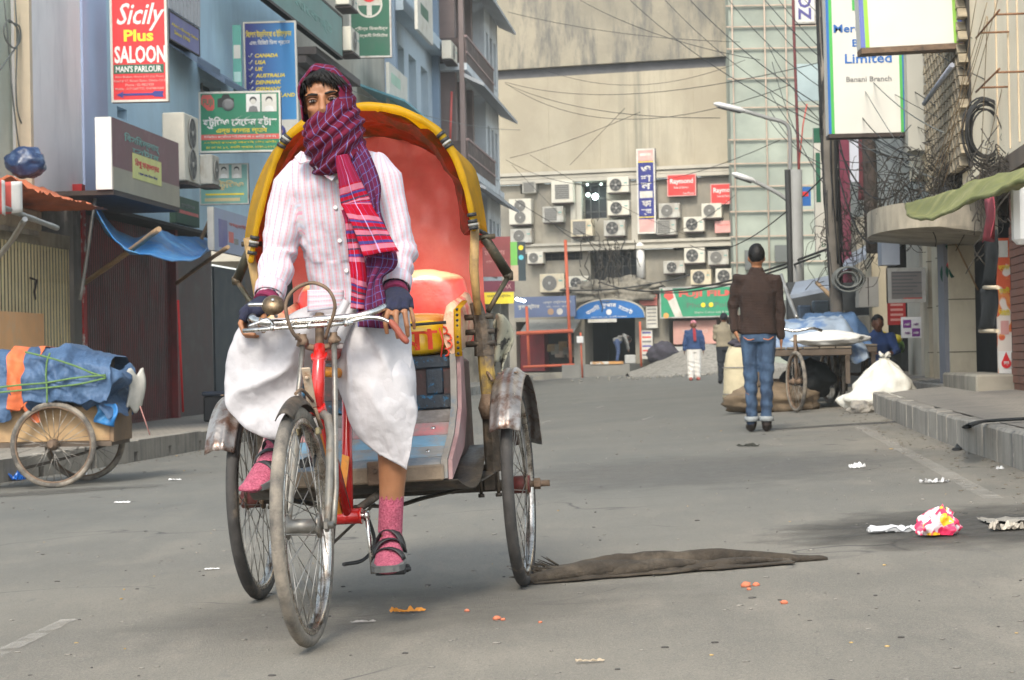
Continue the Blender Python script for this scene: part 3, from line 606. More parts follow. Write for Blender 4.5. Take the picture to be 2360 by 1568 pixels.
# rear panel: red vinyl stretched from hood to seat
ol = [(p.x, p.z) for p in b_]
def halfw(z):
    l = [x for x, zz in ol if abs(zz-z) < .03]; return (min(l), max(l)) if l else (-.02, .03)
zt = max(z for x, z in ol)-.004
def back_pt(u, v_):
    z = lerp(.84, zt, v_); lo, hi = halfw(z)
    if z < min(q[1] for q in ol)+.03: lo, hi = -.34, .35
    if v_ > .97: lo, hi = lerp(lo, .01, (v_-.97)*30), lerp(hi, .01, (v_-.97)*30)
    x = lerp(lo, hi, u); e = sin(pi*u)
    return V((x, .275-.05*e*sin(pi*min(1, v_*1.1))+.03*fbm(V((x*5, 2, z*3)))+.012*abs(fbm(V((x*9, 2, z*5)))), z))
m = MB(); m.grid(back_pt, 40, 60)
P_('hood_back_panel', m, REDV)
for (i0, s_) in ((1, 1), (15, 1), (45, 1), (58, 1)):
    par = HOODB; m = MB()
    for q in range(3):
        j = min(60, max(0, i0+q)); p = f_[j]; d = (f_[min(60, j+1)]-f_[max(0, j-1)]).normalized()
        m.cyl(p-d*.006, p+d*.006, .0165, 12)
    tag(P_('strap', m, BLKR, par), kind='stuff')
    m = MB(); j = min(60, max(0, i0+1)); p = f_[j]+(f_[min(60, j+1)]-f_[max(0, j-1)]).normalized()*.011; d = (f_[min(60, j+1)]-f_[max(0, j-1)]).normalized(); m.cyl(p-d*.004, p+d*.004, .0172, 12); P_('buckle', m, GREYR, par)
# hem of the hood at both sides, cloth dangling at the rear
for s in (-1, 1):
    a, b, c3 = (f_[0], o_[0], b_[0]) if s < 0 else (f_[-1], o_[-1], b_[-1]); m = MB(); m.tube([a, b, c3], .008, 6); P_('hood_hem', m, BLKR)
m = MB(); q0 = rk(1135, 742, .12); q1 = rk(1172, 842, .12)
m.grid(lambda u, v_: V((lerp(q0.x, q1.x, u)+.02*sin(v_*5)*(u), .12+.03*sin(u*7+v_*3), lerp(q0.z, q1.z, v_)+.03*sin(u*3.1)-.03*u*v_)), 14, 16)
o = P_('rear_canvas_flap', m, mk('mouldy_canvas', (.34, .33, .25), .2, 14, .85, dirt=(.03, .028, .025), dsc=16, damt=(.5, .56))); o.modifiers.new('s', 'SOLIDIFY').thickness = .006
# --- mudguards
MUD = mk('rusted_silver_mudguard', (.36, .33, .31), .25, 14, .38, .75, bump=.2, bsc=60, dirt=(.15, .085, .06), dsc=16, damt=(.46, .62))
for s, zc in ((1, .352), (-1, .335)):
    c = V((s*.462-(0 if s > 0 else .028), 0, zc)); R = .392
    def mg(u, v_, c=c, R=R):
        a = lerp(RAD(150), RAD(18), v_); w_ = (u-.5)*.105; r = R-abs(u-.5)**2*.12+.0028*cos(u*6*pi)
        return c+V((w_, -r*cos(pi-a) if 0 else r*cos(a), r*sin(a)))
    m = MB(); m.grid(mg, 19, 34); o = P_('mudguard', m, MUD); o.modifiers.new('s', 'SOLIDIFY').thickness = .003
    m = MB()
    for a in (RAD(112), RAD(104)): m.tube([c+V((-s*.05, R*cos(a), R*sin(a)-.012)), V((s*.385, -.10, .70+.04*(a > 1.9)))], .006, 6)
    P_('mudguard_stay', m, RUSTY, o)
    for x in (-.03, .025): m = MB(); m.lathe([(.009, 0), (.007, .004)], 8, MX.Translation(c+V((x, R*cos(RAD(106)), R*sin(RAD(106))-.004)))); P_('rivet', m, RUSTY, o)
m = MB(); m.grid(lambda u, v_: (lambda a, r: V((.008, -1.37, .335))+V(((u-.5)*.054, r*cos(a), r*sin(a))))(lerp(RAD(118), RAD(60), v_), .365-abs(u-.5)**2*.10), 9, 16); P_('front_mudguard', m, STEELD).modifiers.new('s', 'SOLIDIFY').thickness = .003
m = MB(); m.tube(spl([(.008, -1.37, .705), (.012, -1.30, .715), (hx, -1.2, .68)], 8), .005, 6); m.tube([(.035, -1.25, .66), (.045, -1.22, .60)], .006, 6); P_('mudguard_stay', m, RUSTY)
for s in (-1, 1):
    m = MB(); m.box((s*.030+.008-.006, -1.255, .585), (s*.030+.008+.006, -1.215, .605), c=.003); P_('brake_block', m, mk('worn_brass_block', (.36, .30, .18), .2, 20, .5, .5))
# ================================================================ CLOTH MATERIALS
def fold(N, comp, period, w_, phase=0.0):
    """1 inside a thin line repeated every period (metres)"""
    a = N.math('MULTIPLY', comp, 1/period); a = N.math('ADD', a, phase); a = N.math('FRACT', a); return N.math('LESS_THAN', a, w_/period)
def weave(N, co, st=.25, sc=900): N.bump(N.noise(co, sc, 2), st, .001)
def plaid(name, base, base2, lines, rough=.9, bands=None):
    N = NT(name); at_ = N.n('Attribute'); at_.attribute_name = 'cuv'; sx = N.n('SeparateXYZ'); N.l(at_.outputs['Vector'], sx.inputs[0]); u, v_ = sx.outputs[0], sx.outputs[1]
    c = N.mix(N.ramp(N.noise(N.coord(), 9), .35, .65), base, base2)
    if bands:
        for lo, hi, col in bands:
            f = N.math('MULTIPLY', N.math('GREATER_THAN', v_, lo), N.math('LESS_THAN', v_, hi)); c = N.mix(f, c, col)
    for comp, per, w_, ph, col, amt in lines:
        f = N.math('MULTIPLY', fold(N, u if comp == 'u' else v_, per, w_, ph), amt); c = N.mix(f, c, col)
    N.l(c, N.p.inputs['Base Color']); N.p.inputs['Roughness'].default_value = rough; N.p.inputs['Specular IOR Level'].default_value = .15
    N.bump(N.noise(N.coord(), 500, 2), .2, .001); return N.m
PLAID = plaid('maroon_plaid_scarf', (.085, .006, .020), (.125, .010, .031), [('u', .030, .0032, 0, (.05, .055, .22), .85), ('u', .030, .0010, -.0028/.030, (.40, .36, .46), .6), ('v', .034, .0022, .2, (.05, .045, .17), .7), ('v', .034, .0008, .13, (.36, .28, .36), .45)])
PLAIDP = plaid('purple_plaid_scarf', (.075, .010, .040), (.11, .014, .052), [('u', .030, .0032, 0, (.05, .06, .25), .8), ('u', .030, .0010, -.09, (.36, .36, .5), .6), ('v', .030, .0026, .3, (.05, .055, .22), .7), ('v', .030, .0009, .2, (.3, .28, .42), .5)])
PK, NV, CR = (.38, .12, .17), (.045, .035, .15), (.29, .002, .016)
bnd = [(.10, .50, CR)]
for a in (.105, .275):
    bnd += [(a, a+.018, PK), (a+.021, a+.029, NV), (a+.042, a+.050, (.05, .03, .06)), (a+.054, a+.066, PK), (a+.066, a+.070, (.05, .03, .06)), (a+.082, a+.090, NV), (a+.092, a+.106, PK)]
BANDS = plaid('crimson_banded_scarf', (.19, .008, .032), (.24, .012, .045), [('u', .030, .0024, .3, (.20, .09, .28), .35), ('u', .09, .006, .1, (.42, .36, .62), .5)], bands=bnd)
N = NT('pink_striped_shirt'); a_ = N.n('Attribute'); a_.attribute_name = 'cuv'; sx = N.n('SeparateXYZ'); N.l(a_.outputs['Vector'], sx.inputs[0]); u, v_ = sx.outputs[0], sx.outputs[1]
c = N.mix(N.ramp(N.noise(N.coord(), 4), .3, .7), (.46, .42, .445), (.52, .48, .50))
c = N.mix(N.math('MULTIPLY', fold(N, u, .0215, .0055, .25), .85), c, (.50, .53, .62)); c = N.mix(N.math('MULTIPLY', fold(N, u, .0215, .0030, .78), .85), c, (.66, .24, .33)); c = N.mix(N.math('MULTIPLY', fold(N, u, .0215, .0018, .96), .7), c, (.66, .36, .42))
c = N.mix(N.math('MULTIPLY', fold(N, u, .0215, .0016, .50), .55), c, (.66, .34, .42)); c = N.mix(N.math('MULTIPLY', fold(N, v_, .011, .004, 0), .25), c, (.46, .50, .62))
N.l(c, N.p.inputs['Base Color']); N.p.inputs['Roughness'].default_value = .85; N.p.inputs['Specular IOR Level'].default_value = .2
n1 = N.noise(N.coord((1, 1, .55)), 16, 5, .6); N.bump(n1, .55, .012); SHIRT = N.m
N = NT('white_cotton_lungi'); co = N.coord((1, 1, .5)); c = N.mix(N.ramp(N.noise(N.coord(), 5, 5), .3, .7), (.40, .39, .41), (.48, .47, .49)); N.l(c, N.p.inputs['Base Color']); N.p.inputs['Roughness'].default_value = .9; N.p.inputs['Specular IOR Level'].default_value = .15
nn = N.math('ADD', N.noise(co, 13, 6, .62), N.math('MULTIPLY', N.noise(N.coord(), 55, 4), .35)); N.bump(nn, .4, .014); LUNGI = N.m
SKIN = mk('brown_skin', (.29, .128, .060), .12, 14, .5, 0, bump=.15, bsc=220, dirt=(.19, .078, .038), dsc=9, damt=(.55, .8))
SKIND = mk('dark_brown_skin', (.16, .068, .036), .15, 14, .5, 0, bump=.15, bsc=200)
HAIR = mk('black_hair', (.008, .007, .007), .4, 60, .55, spec=.25)
NAVYK = mk('navy_knit_glove', (.014, .016, .042), .25, 60, .9, bump=.5, bsc=350)
MAROK = mk('maroon_knit_cuff', (.19, .012, .06), .2, 60, .9, bump=.5, bsc=350)
SOCK = mk('pink_melange_sock', (.46, .11, .17), .2, 30, .95, bump=.5, bsc=260, dirt=(.24, .035, .075), dsc=170, damt=(.44, .62), aniso=(1, 1, 3))
SANDAL = mk('black_sandal_leather', (.018, .018, .020), .3, 40, .5, bump=.2, bsc=90)
SOLE = mk('grey_worn_sole', (.10, .105, .105), .25, 30, .8)
def shape(o, fn):
    me = o.data if hasattr(o, 'data') else o
    ns = [v.normal.copy() for v in me.vertices]
    for v, n_ in zip(me.vertices, ns): v.co = v.co+n_*fn(v.co, n_)
    me.update(); return o
def cuv(me, fn):
    a = me.attributes.new('cuv', 'FLOAT_VECTOR', 'POINT'); a.data.foreach_set('vector', [q for v in me.vertices for q in (*fn(v.co), 0)])
def seg(p, a, b):
    ab = b-a; t = max(0, min(1, (p-a).dot(ab)/ab.length_squared)); return t, (p-(a+ab*t)).length
def ring_torso(mb, rows, n=28):
    """rows: centre, rx, ry ; superelliptic rings"""
    rings = []
    for c, rx, ry in rows:
        c = V(c); rings.append([c+V((math.copysign(abs(cos(a))**.82, cos(a))*rx, math.copysign(abs(sin(a))**.9, sin(a))*ry, 0)) for a in [2*pi*k/n for k in range(n)]])
    mb.loft(rings)
# ================================================================ THE RIDER (in the rickshaw's own frame)
rider = thing('person', 'rickshaw rider in pink striped shirt, white lungi and maroon plaid head scarf', 'person', RM)
sh_l, sh_r = V((-.096, -.775, 1.366)), V((.192, -.765, 1.372)); el_l, el_r = V((-.150, -.775, 1.135)), V((.226, -.765, 1.125))
wr_l, wr_r = V((-.166, -.885, .985)), V((.224, -.885, .985))
hip_l, hip_r = V((-.06, -.61, .90)), V((.10, -.61, .90)); kn_l, kn_r = V((-.172, -.90, .815)), V((.205, -.865, .68)); an_l, an_r = V((-.185, -.795, .565)), V((.150, -.80, .262))
hc = rk(750, 234, -.905); HT = MX.Translation(hc) @ MX.Scale(.94, 4) @ rotz(RAD(4)) @ MX.Rotation(RAD(-4), 4, 'Y') @ MX.Rotation(RAD(4), 4, 'X')
mb = MB()
ring_torso(mb, [((.02, -.60, .84), .12, .10), ((.025, -.62, .95), .115, .09), ((.04, -.68, 1.10), .115, .09), ((.047, -.745, 1.28), .125, .09), ((.048, -.775, 1.375), .09, .065), ((.048, -.80, 1.44), .045, .05)])
mb.tube([(.048, -.80, 1.42), (.048, -.86, 1.50), hc], [.055, .052, .05], 14, rnd=True)
for s, e, w_ in ((sh_l, el_l, wr_l), (sh_r, el_r, wr_r)):
    mb.tube([V((lerp(.048, s.x, .5), s.y, s.z-.05)), s+V((0, 0, -.045)), s.lerp(e, .5), e, e.lerp(w_, .35), w_], [.042, .038, .038, .036, .037, .026], 12, rnd=True)
for h, k, a in ((hip_l, kn_l, an_l), (hip_r, kn_r, an_r)):
    mb.tube([h, h.lerp(k, .5), k, k.lerp(a, .3), k.lerp(a, .65), a], [.07, .058, .045, .053, .040, .033], 14, rnd=True)
def foot_path(a, d, z): d = d.normalized(); return [a+V((0, 0, -.02))-d*.03, a+d*.05+V((0, 0, -.05)), a+d*.13+V((0, 0, -.075)), a+d*.17+V((0, 0, -.082))]
fd_l, fd_r = V((-.25, -.92, -.28)), V((.10, -1, -.05))
for a, d in ((an_l, fd_l), (an_r, fd_r)): mb.tube(foot_path(a, d, 0), [(.034, .034), (.030, .036), (.020, .042), (.014, .036)], 12, rnd=True, ref=V((0, 0, 1)))
# head volumes
def hv(*p): return HT @ V(p)
for c, r in (((0, .012, .016), (.071, .088, .080)), ((0, -.022, -.030), (.060, .066, .078)), ((0, -.050, -.078), (.030, .028, .026)), ((0, -.058, .034), (.052, .030, .034))):
    mb.ell((0, 0, 0), r, 20, 14, HT @ MX.Translation(c))
for s in (-1, 1):
    mb.ell((0, 0, 0), (.021, .016, .013), 10, 8, HT @ MX.Translation((s*.036, -.066, -.022)))
    mb.ell((0, 0, 0), (.026, .010, .0075), 10, 6, HT @ MX.Translation((s*.031, -.083, .020)) @ MX.Rotation(-s*.10, 4, 'Y'))
    mb.ell((0, 0, 0), (.010, .020, .030), 10, 8, HT @ MX.Translation((s*.070, .012, -.005)))
mb.tube([hv(0, -.082, .014), hv(0, -.094, -.008), hv(0, -.108, -.030), hv(0, -.098, -.040)], [.008, .0095, .0125, .012], 10, rnd=True)
for s in (-1, 1): mb.ell((0, 0, 0), (.009, .010, .008), 8, 6, HT @ MX.Translation((s*.013, -.094, -.036)))
for z, y, w_ in ((-.060, -.089, .020), (-.068, -.087, .018)): mb.ell((0, 0, 0), (w_, .008, .005), 10, 6, HT @ MX.Translation((0, y, z)))
# hands: five fingers closed on grip / draped over the lever
FL = {}
def hand(side, wr, kn, fing, thumb):
    palm = [wr, wr.lerp(kn, .5), kn]; mb.tube(palm, [(.022, .028), (.020, .038), (.014, .040)], 12, rnd=True, ref=V((0, 0, 1)) if side < 0 else V((0, 0, 1)))
    for f, r in fing: mb.tube(f, [r*1.05, r, r*.95, r*.82][:len(f)], 8, rnd=True)
    mb.tube(thumb, [.013, .011, .009], 8, rnd=True)
kl, kr = V((-.200, -.955, .958)), V((.243, -.955, .962))
fl = []
for i, (y, L) in enumerate(((-.990, 1.0), (-.967, 1.08), (-.945, 1.0), (-.924, .82))):
    b = V((-.211, y, .952)); fl.append(([b, b+V((-.016, -.012, -.030))*L, b+V((-.004, -.018, -.062))*L, b+V((.026, -.014, -.066))*L], .0095 if i < 3 else .008))
hand(-1, wr_l, kl, fl, [V((-.178, -.925, .955)), V((-.162, -.97, .935)), V((-.170, -.995, .915))])
fr = []
for i, (x, y, dx, L) in enumerate(((.225, -.992, -.016, .95), (.246, -.988, -.002, 1.12), (.265, -.972, .008, 1.08), (.278, -.948, .014, .85))):
    b = V((x, y, .952)); fr.append(([b, b+V((dx*.4, -.022, -.028))*L, b+V((dx*.9, -.024, -.062))*L, b+V((dx*.8, -.012, -.090))*L], .0095 if i < 3 else .008))
hand(1, wr_r, kr, fr, [V((.217, -.925, .955)), V((.199, -.975, .94)), V((.197, -1.0, .915))])
body = put('body', fuse(mb, .0052, 3), SKIN, rider)
# eyes
EW = mk('eye_white', (.26, .22, .20), .1, 40, .5, spec=.2); IR = mk('dark_iris', (.018, .010, .007), .3, 50, .1)
for s in (-1, 1):
    c = hv(s*.0315, -.0795, .0)
    m = MB(); m.ell((0, 0, 0), (.0122, .0095, .0044), 14, 10, MX.Translation(c) @ HT.to_3x3().to_4x4()); e = m.build('eye', EW, rider)
    m = MB(); m.ell((0, 0, 0), (.0060, .004, .0050), 12, 8, MX.Translation(hv(s*.0305, -.0872, .0)) @ HT.to_3x3().to_4x4()); m.build('iris', IR, e)
    m = MB(); m.tube([hv(s*.047, -.074, .001), hv(s*.040, -.083, .0072), hv(s*.031, -.0875, .0086), hv(s*.021, -.085, .006), hv(s*.0175, -.080, .000)], [.0022, .0034, .0036, .003, .002], 6, rnd=True); m.build('eyelid', SKIND, e)
    m = MB(); m.tube([hv(s*.046, -.074, .0005), hv(s*.040, -.0845, .0050), hv(s*.031, -.0892, .0062), hv(s*.021, -.086, .0040), hv(s*.0175, -.081, -.001)], [.0006, .0009, .0010, .0008, .0006], 5, rnd=True); m.build('eyelash', HAIR, e)
    m = MB(); m.tube([hv(s*.052, -.078, .0165), hv(s*.044, -.087, .0215), hv(s*.030, -.0935, .0220), hv(s*.014, -.0925, .0190)], [(.0010, .002), (.0026, .003), (.0038, .003), (.0032, .003)], 8, rnd=True, ref=V((0, 0, 1))); m.build('eyebrow', HAIR, rider)
# hair: cap plus a ragged fringe
m = MB(); rnd = random.Random(3)
m.ell((0, 0, 0), (.0700, .084, .064), 22, 14, HT @ MX.Translation((0, .020, .034)))
for k in range(95):
    u_ = rnd.uniform(-1, 1); x0 = u_*.060; z0 = .092-.028*u_*u_; cl = math.sin(int(u_*7)*12.9898)*.5+.5
    L = (.024+.030*cl*cl)*rnd.uniform(.75, 1.2) if -.72 < u_ < .75 else rnd.uniform(.03, .05)
    if -.5 < u_ < .0: L *= .72
    dx = rnd.uniform(-.012, .022)+.024*(cl-.4)
    p0 = hv(x0*.9, -.050, z0+.010); p1 = hv(x0+dx*.3, -.082+.022*u_*u_, z0-.004); p2 = hv(x0+dx*.8, -.097+.030*u_*u_, z0-L*.62); p3 = hv(x0+dx*1.3, -.096+.030*u_*u_, z0-L-.008)
    m.tube([p0, p1, p2, p3], [.0042, .0036, .0022, .0004], 5)
m.build('hair', HAIR, rider)
# head scarf: hood round the head
def hood_s(u_, v_):
    a = lerp(RAD(-118), RAD(112), u_); 
    fl_ = min(1, v_/.20)**.6; r = lerp(.0655, .0835, fl_)+.006*max(0, cos(a*1.0))+.0012*sin(u_*31+v_*4)+.005*fbm(V((u_*5, v_*3, 2)))
    if abs(a+.12) < .35: r += .006*(1-abs(a+.12)/.35)
    t = v_; yb = lerp(-.070, .118, min(1, t*1.05))-.022*abs(a)/2.0*(1-t)
    close = math.sqrt(max(0, 1-(max(0, t-.35)/.68)**2)); r *= lerp(1, close, 1) if t > .35 else 1
    zz = r*1.12*cos(a); xx = r*sin(a)*1.0
    if a < -1.57 or a > 1.57: zz = -(abs(a)-1.57)*.14; xx = math.copysign(r*.97, a)
    return hv(xx+lerp(-.008, .005, fl_), yb, zz+.014)
m = MB(); m.grid(hood_s, 64, 26, uv=lambda u_, v_: (v_*.22+.012, u_*.36)); o = m.build('head_scarf', PLAID, rider); o.modifiers.new('s', 'SOLIDIFY').thickness = .004
# scarf wrapped over mouth and neck
def wrap(u_, v_):
    a = 2*pi*u_                                   # 0 = picture right, 3pi/2 = towards the camera
    fx, fy = cos(a), sin(a); top = -.024+.038*fx+.030*max(0, fy)
    bot = -.205-.022*max(0, -fy)+.02*fx
    t = v_; z = lerp(top, bot, t)
    rx = lerp(.080, .088, min(1, t*2.2)) if t < .45 else lerp(.088, .078, (t-.45)/.55); ry = lerp(.100, .114, min(1, t*2.2)) if t < .45 else lerp(.114, .092, (t-.45)/.55)
    ph = t*34+fx*5.5+1.6*fbm(V((fx*1.2, fy*1.2, t*2)), 2); rid = (.5+.5*sin(ph))**2
    q = .0105*rid*min(1, t*4)+.006*fbm(V((fx*2.2, fy*2.2, t*5)))
    if t < .04: q -= .012*(1-t/.04)
    if t > .95: q -= .02*(t-.95)/.05
    yc = lerp(-.004, .035, t)
    return hv((rx+q)*fx+.004+.012*t, yc+(ry+q)*fy, z)
m = MB(); m.grid(wrap, 120, 70, True, uv=lambda u_, v_: (u_*.62+.02*sin(v_*9), v_*.26+.05*cos(2*pi*u_))); o = m.build('scarf_wrap', PLAID, rider); o.modifiers.new('s', 'SOLIDIFY').thickness = .004
C4 = lambda a, b, l: rk((900+a/2.305)/1.7363, (200+b/2.305)/1.7363, l)
C5 = HP
def sheet(name, left, right, mat, nu=22, nv=60, folds=3, amp=.010, u0=0, w_=.13, vlen=.5, tw=0.0):
    Lp = spl(left, nv); Rp = spl(right, nv)
    m = MB()
    def f(u_, v_):
        k = min(nv-1, round(v_*(nv-1))); p = Lp[k].lerp(Rp[k], u_)
        return p+V((0, -amp*sin(u_*folds*2*pi+v_*2)*(.4+.6*v_)-.014*sin(pi*u_)+.006*fbm(V((u_*4, v_*6, tw))), 0))
    m.grid(f, nu, nv, uv=lambda u_, v_: (u0+u_*w_, v_*vlen)); o = m.build(name, mat, rider); o.modifiers.new('s', 'SOLIDIFY').thickness = .003; return o
sheet('scarf_tail', [C4(1110, 960, -.93), C4(1190, 1150, -.93), C4(1260, 1400, -.925), C4(1330, 1600, -.93), C5(1420, 520, -.94), C5(1400, 800, -.97), C5(1340, 1000, -.985), C5(1345, 1170, -1.0)],
      [C4(1240, 800, -.90), C4(1350, 1000, -.90), C4(1430, 1250, -.90), C4(1430, 1500, -.91), C5(1700, 560, -.93), C5(1560, 720, -.96), C5(1590, 900, -.98), C5(1640, 1190, -.985)], PLAIDP, folds=2.4, vlen=.62, w_=.17)
sheet('scarf_tail', [C4(1015, 985, -.965), C4(1050, 1200, -.965), C4(1075, 1420, -.955), C5(1200, 60, -.965), C5(1290, 230, -.99), C5(1395, 520, -1.005)],
      [C4(1125, 960, -.955), C4(1215, 1150, -.955), C4(1320, 1350, -.95), C5(1480, 80, -.96), C5(1590, 250, -.985), C5(1712, 465, -1.005)], BANDS, folds=1.6, amp=.007, vlen=.392, w_=.16)
sheet('scarf_tail', [C4(1080, 1480, -.93), C5(1225, 200, -.945), C5(1265, 520, -.97), C5(1285, 750, -.985), C5(1275, 1000, -.99)],
      [C4(1200, 1450, -.93), C5(1310, 200, -.94), C5(1390, 520, -.965), C5(1420, 800, -.98), C5(1425, 1015, -.985)], BANDS, nu=16, folds=1.5, amp=.009, vlen=.385, w_=.09, u0=.04)
# fringe at the flap's end
m = MB(); rnd = random.Random(5)
for k in range(26):
    p = C5(1395, 520, -1.005).lerp(C5(1712, 465, -1.005), k/25); m.tube([p, p+V((rnd.uniform(-.003, .003), -.002, -rnd.uniform(.004, .010)))], [.0018, .0006], 4)
tag(m.build('scarf_fringe', MAROK, rider), kind='stuff')
# shirt
mb = MB()
ring_torso(mb, [((.045, -.635, .905), .115, .100), ((.045, -.645, .96), .126, .106), ((.045, -.675, 1.08), .127, .110), ((.045, -.73, 1.22), .137, .116), ((.047, -.762, 1.32), .146, .116), ((.048, -.778, 1.375), .128, .100), ((.048, -.788, 1.415), .098, .086), ((.048, -.795, 1.445), .075, .072), ((.048, -.805, 1.475), .058, .06)])
SLV = []
for s, e, w_ in ((sh_l, el_l, wr_l), (sh_r, el_r, wr_r)):
    s2 = s+V((0, 0, -.012)); path = [V((lerp(s.x, .048, .6), s.y, s.z+.030)), V((lerp(s.x, .048, .22), s.y, s.z+.010)), s2+V((0, 0, -.018)), s2.lerp(e, .5), e, e.lerp(w_, .45), e.lerp(w_, .76)]; SLV.append((s2, e, w_))
    mb.tube(path, [.046, .054, .060, .055, .052, .048, .045], 18, rnd=True)
me = fuse(mb, .0072, 5)
def shirt_fold(p, n_):
    d = .0055*fbm(V((p.x*7, p.y*7, p.z*4.5)))+.003*fbm(p*17)
    for s2, e, w_ in SLV:
        t, dd = seg(p, s2, e); t2, d2 = seg(p, e, w_)
        if min(dd, d2) < .085:
            tt = t if dd < d2 else 1+t2; near = math.exp(-((tt-1.05)/.32)**2); low = max(0, tt-.6)
            d += (.010*near+.004*low)*sin(tt*17+p.x*46+p.y*20+fbm(p*6)*3.5)*(.35+.9*abs(fbm(p*4+V((3, 1, 2)))))
    if p.z < 1.06: d += .008*sin(p.z*85+fbm(p*7)*3+p.x*12)*min(1, (1.06-p.z)/.08)*.6
    if abs(p.x-.048) < .13 and p.z > 1.1: d += .004*sin(p.x*62+p.z*9+fbm(p*5)*2)
    return d
shape(me, shirt_fold); shape(me, lambda p, n_: 0)
def shirt_uv(p):
    best = None
    for s2, e, w_ in SLV:
        for a, b, o_ in ((s2, e, 0), (e, w_, (e-s2).length)):
            t, d = seg(p, a, b)
            if best is None or d < best[0]: best = (d, a, b, t, o_)
    d, a, b, t, o_ = best
    if d < .088 and (p.x < -.085 or p.x > .180 or p.z < 1.28):
        ax = (b-a).normalized(); q = p-(a+(b-a)*t); r1 = V((1, 0, 0)); r1 = (r1-ax*r1.dot(ax)).normalized(); r2 = ax.cross(r1); return (math.atan2(q.dot(r1), -q.dot(r2) if r2.y > 0 else q.dot(r2))*.058, o_+(b-a).length*t)
    return (p.x, p.z)
cuv(me, shirt_uv); shirt = put('shirt', me, SHIRT, rider)
for wv, e, sgn in ((wr_l, el_l, -1), (wr_r, el_r, 1)):
    a = e.lerp(wv, .66); b = e.lerp(wv, .88); m = MB(); m.tube([a, a.lerp(b, .5), b], [.049, .0485, .047], 18, cap=False, rnd=False); m.uv = [(k % 18/18*.3, k//18*.03) for k in range(len(m.v))]
    m.build('cuff', SHIRT, shirt).modifiers.new('s', 'SOLIDIFY').thickness = .003
# collar, placket, buttons, undershirt
m = MB(); c_l = [C4(680, 1030, -.915), C4(800, 1010, -.915), C4(850, 1085, -.925), C4(985, 1195, -.925), C4(1010, 1150, -.915), C4(860, 990, -.90)]
m.add([C4(640, 985, -.885), C4(690, 1045, -.915), C4(800, 1015, -.925), C4(845, 990, -.90), C4(700, 930, -.86)], [(0, 1, 2, 3, 4)]); m.uv = [(p[0], p[2]) for p in m.v]
o = m.build('collar', SHIRT, shirt); o.modifiers.new('s', 'SOLIDIFY').thickness = .005
m = MB(); m.add([C4(800, 1010, -.925), C4(850, 1100, -.928), C4(985, 1205, -.925), C4(1020, 1160, -.915), C4(900, 1060, -.918), C4(842, 985, -.905)], [(0, 1, 2, 3, 4, 5)]); m.uv = [(p[0], p[2]) for p in m.v]
o = m.build('collar', SHIRT, shirt); o.modifiers.new('s', 'SOLIDIFY').thickness = .005
m = MB(); a, b, c_, d = C4(840, 1000, -.895), C4(1040, 1010, -.895), C4(1035, 1160, -.895), C4(985, 1180, -.895)
m.add([a, b, c_, d], [(0, 1, 2, 3)]); m.build('undershirt', mk('cream_undershirt', (.62, .60, .50), .1, 20, .9), rider).modifiers.new('s', 'SOLIDIFY').thickness = .006
BTN = mk('white_button', (.70, .68, .66), .1, 60, .4)
bt = [C4(1000, 1195, -.9), C4(1012, 1492, -.9), C5(1127, 108, -.9), C5(1160, 415, -.9), C5(1220, 690, -.9)]
sv = [v.co for v in shirt.data.vertices]
for p in bt[:1]+bt[2:]:
    d_ = (p-RC).normalized(); q = min((v for v in sv if ((v-RC)-d_*((v-RC).dot(d_))).length < .014), key=lambda v: (v-RC).length, default=p)
    m = MB(); m.lathe([(.0065, 0), (.0065, .002), (.005, .003), (.004, .0022)], 12, MX.Translation(q+V((0, -.002, 0))) @ MX.Rotation(pi/2, 4, 'X')); m.build('button', BTN, shirt)
# lungi: cloth round hips and thighs, with loose drapes hanging in front
mb = MB()
ring_torso(mb, [((.03, -.61, .85), .14, .11), ((.035, -.63, .93), .126, .10), ((.04, -.64, .985), .116, .10)])
mb.tube([V((-.02, -.66, .89)), V((-.09, -.80, .865)), V((-.155, -.885, .830))], [.105, .088, .055], 18, rnd=True)
mb.tube([V((.08, -.64, .88)), V((.145, -.78, .81)), V((.203, -.895, .705)), V((.205, -.885, .62))], [.115, .10, .072, .062], 18, rnd=True)
lg = put('lungi', shape(fuse(mb, .009, 5), lambda p, n_: .008*fbm(V((p.x*6, p.y*5, p.z*3.2)))), LUNGI, rider)
def drape(name, left, right, nu, nv, bulge, folds, amp, seed, org):
    Lp = spl([rk(*q) for q in left], nv); Rp = spl([rk(*q) for q in right], nv); O = rk(*org); m = MB()
    def f(u_, v_):
        k = round(v_*(nv-1)); p = Lp[k].lerp(Rp[k], u_); d = V((p.x-O.x, 0, p.z-O.z)); ang = math.atan2(d.x, -d.z); r = d.length
        w1 = 1-2*abs(sin(.5*ang*folds+1.6*fbm(V((ang*2, r*4, seed)), 2)))**.8; w2 = abs(NZ.noise(V((p.x*11, p.z*8, seed))))
        y = -bulge(u_, v_)-amp*w1*min(1, r*7)*(.35+.65*v_)*sin(pi*min(1, max(0.05, u_)))**.4-.012*fbm(V((p.x*7, p.z*7, seed)))-.014*(.35-w2)-.005*fbm(V((p.x*26, p.z*14, seed)))
        return p+V((.006*fbm(V((p.x*9, p.z*9, seed+4))), y, 0))
    m.grid(f, nu, nv); o = m.build(name, LUNGI, lg); o.modifiers.new('s', 'SOLIDIFY').thickness = .004; return o
drape('lungi_drape', [(560, 742, -.90), (533, 800, -.92), (522, 880, -.92), (532, 950, -.93), (588, 998, -.95), (640, 1012, -.95)],
      [(815, 722, -.86), (800, 775, -.86), (752, 815, -.88), (722, 850, -.89), (694, 905, -.91), (672, 1000, -.93)], 70, 60, lambda u_, v_: .09*sin(pi*(u_*.95+.02))**.6*(1-.8*v_**1.5), 13, .026, 1, (830, 700, -.9))
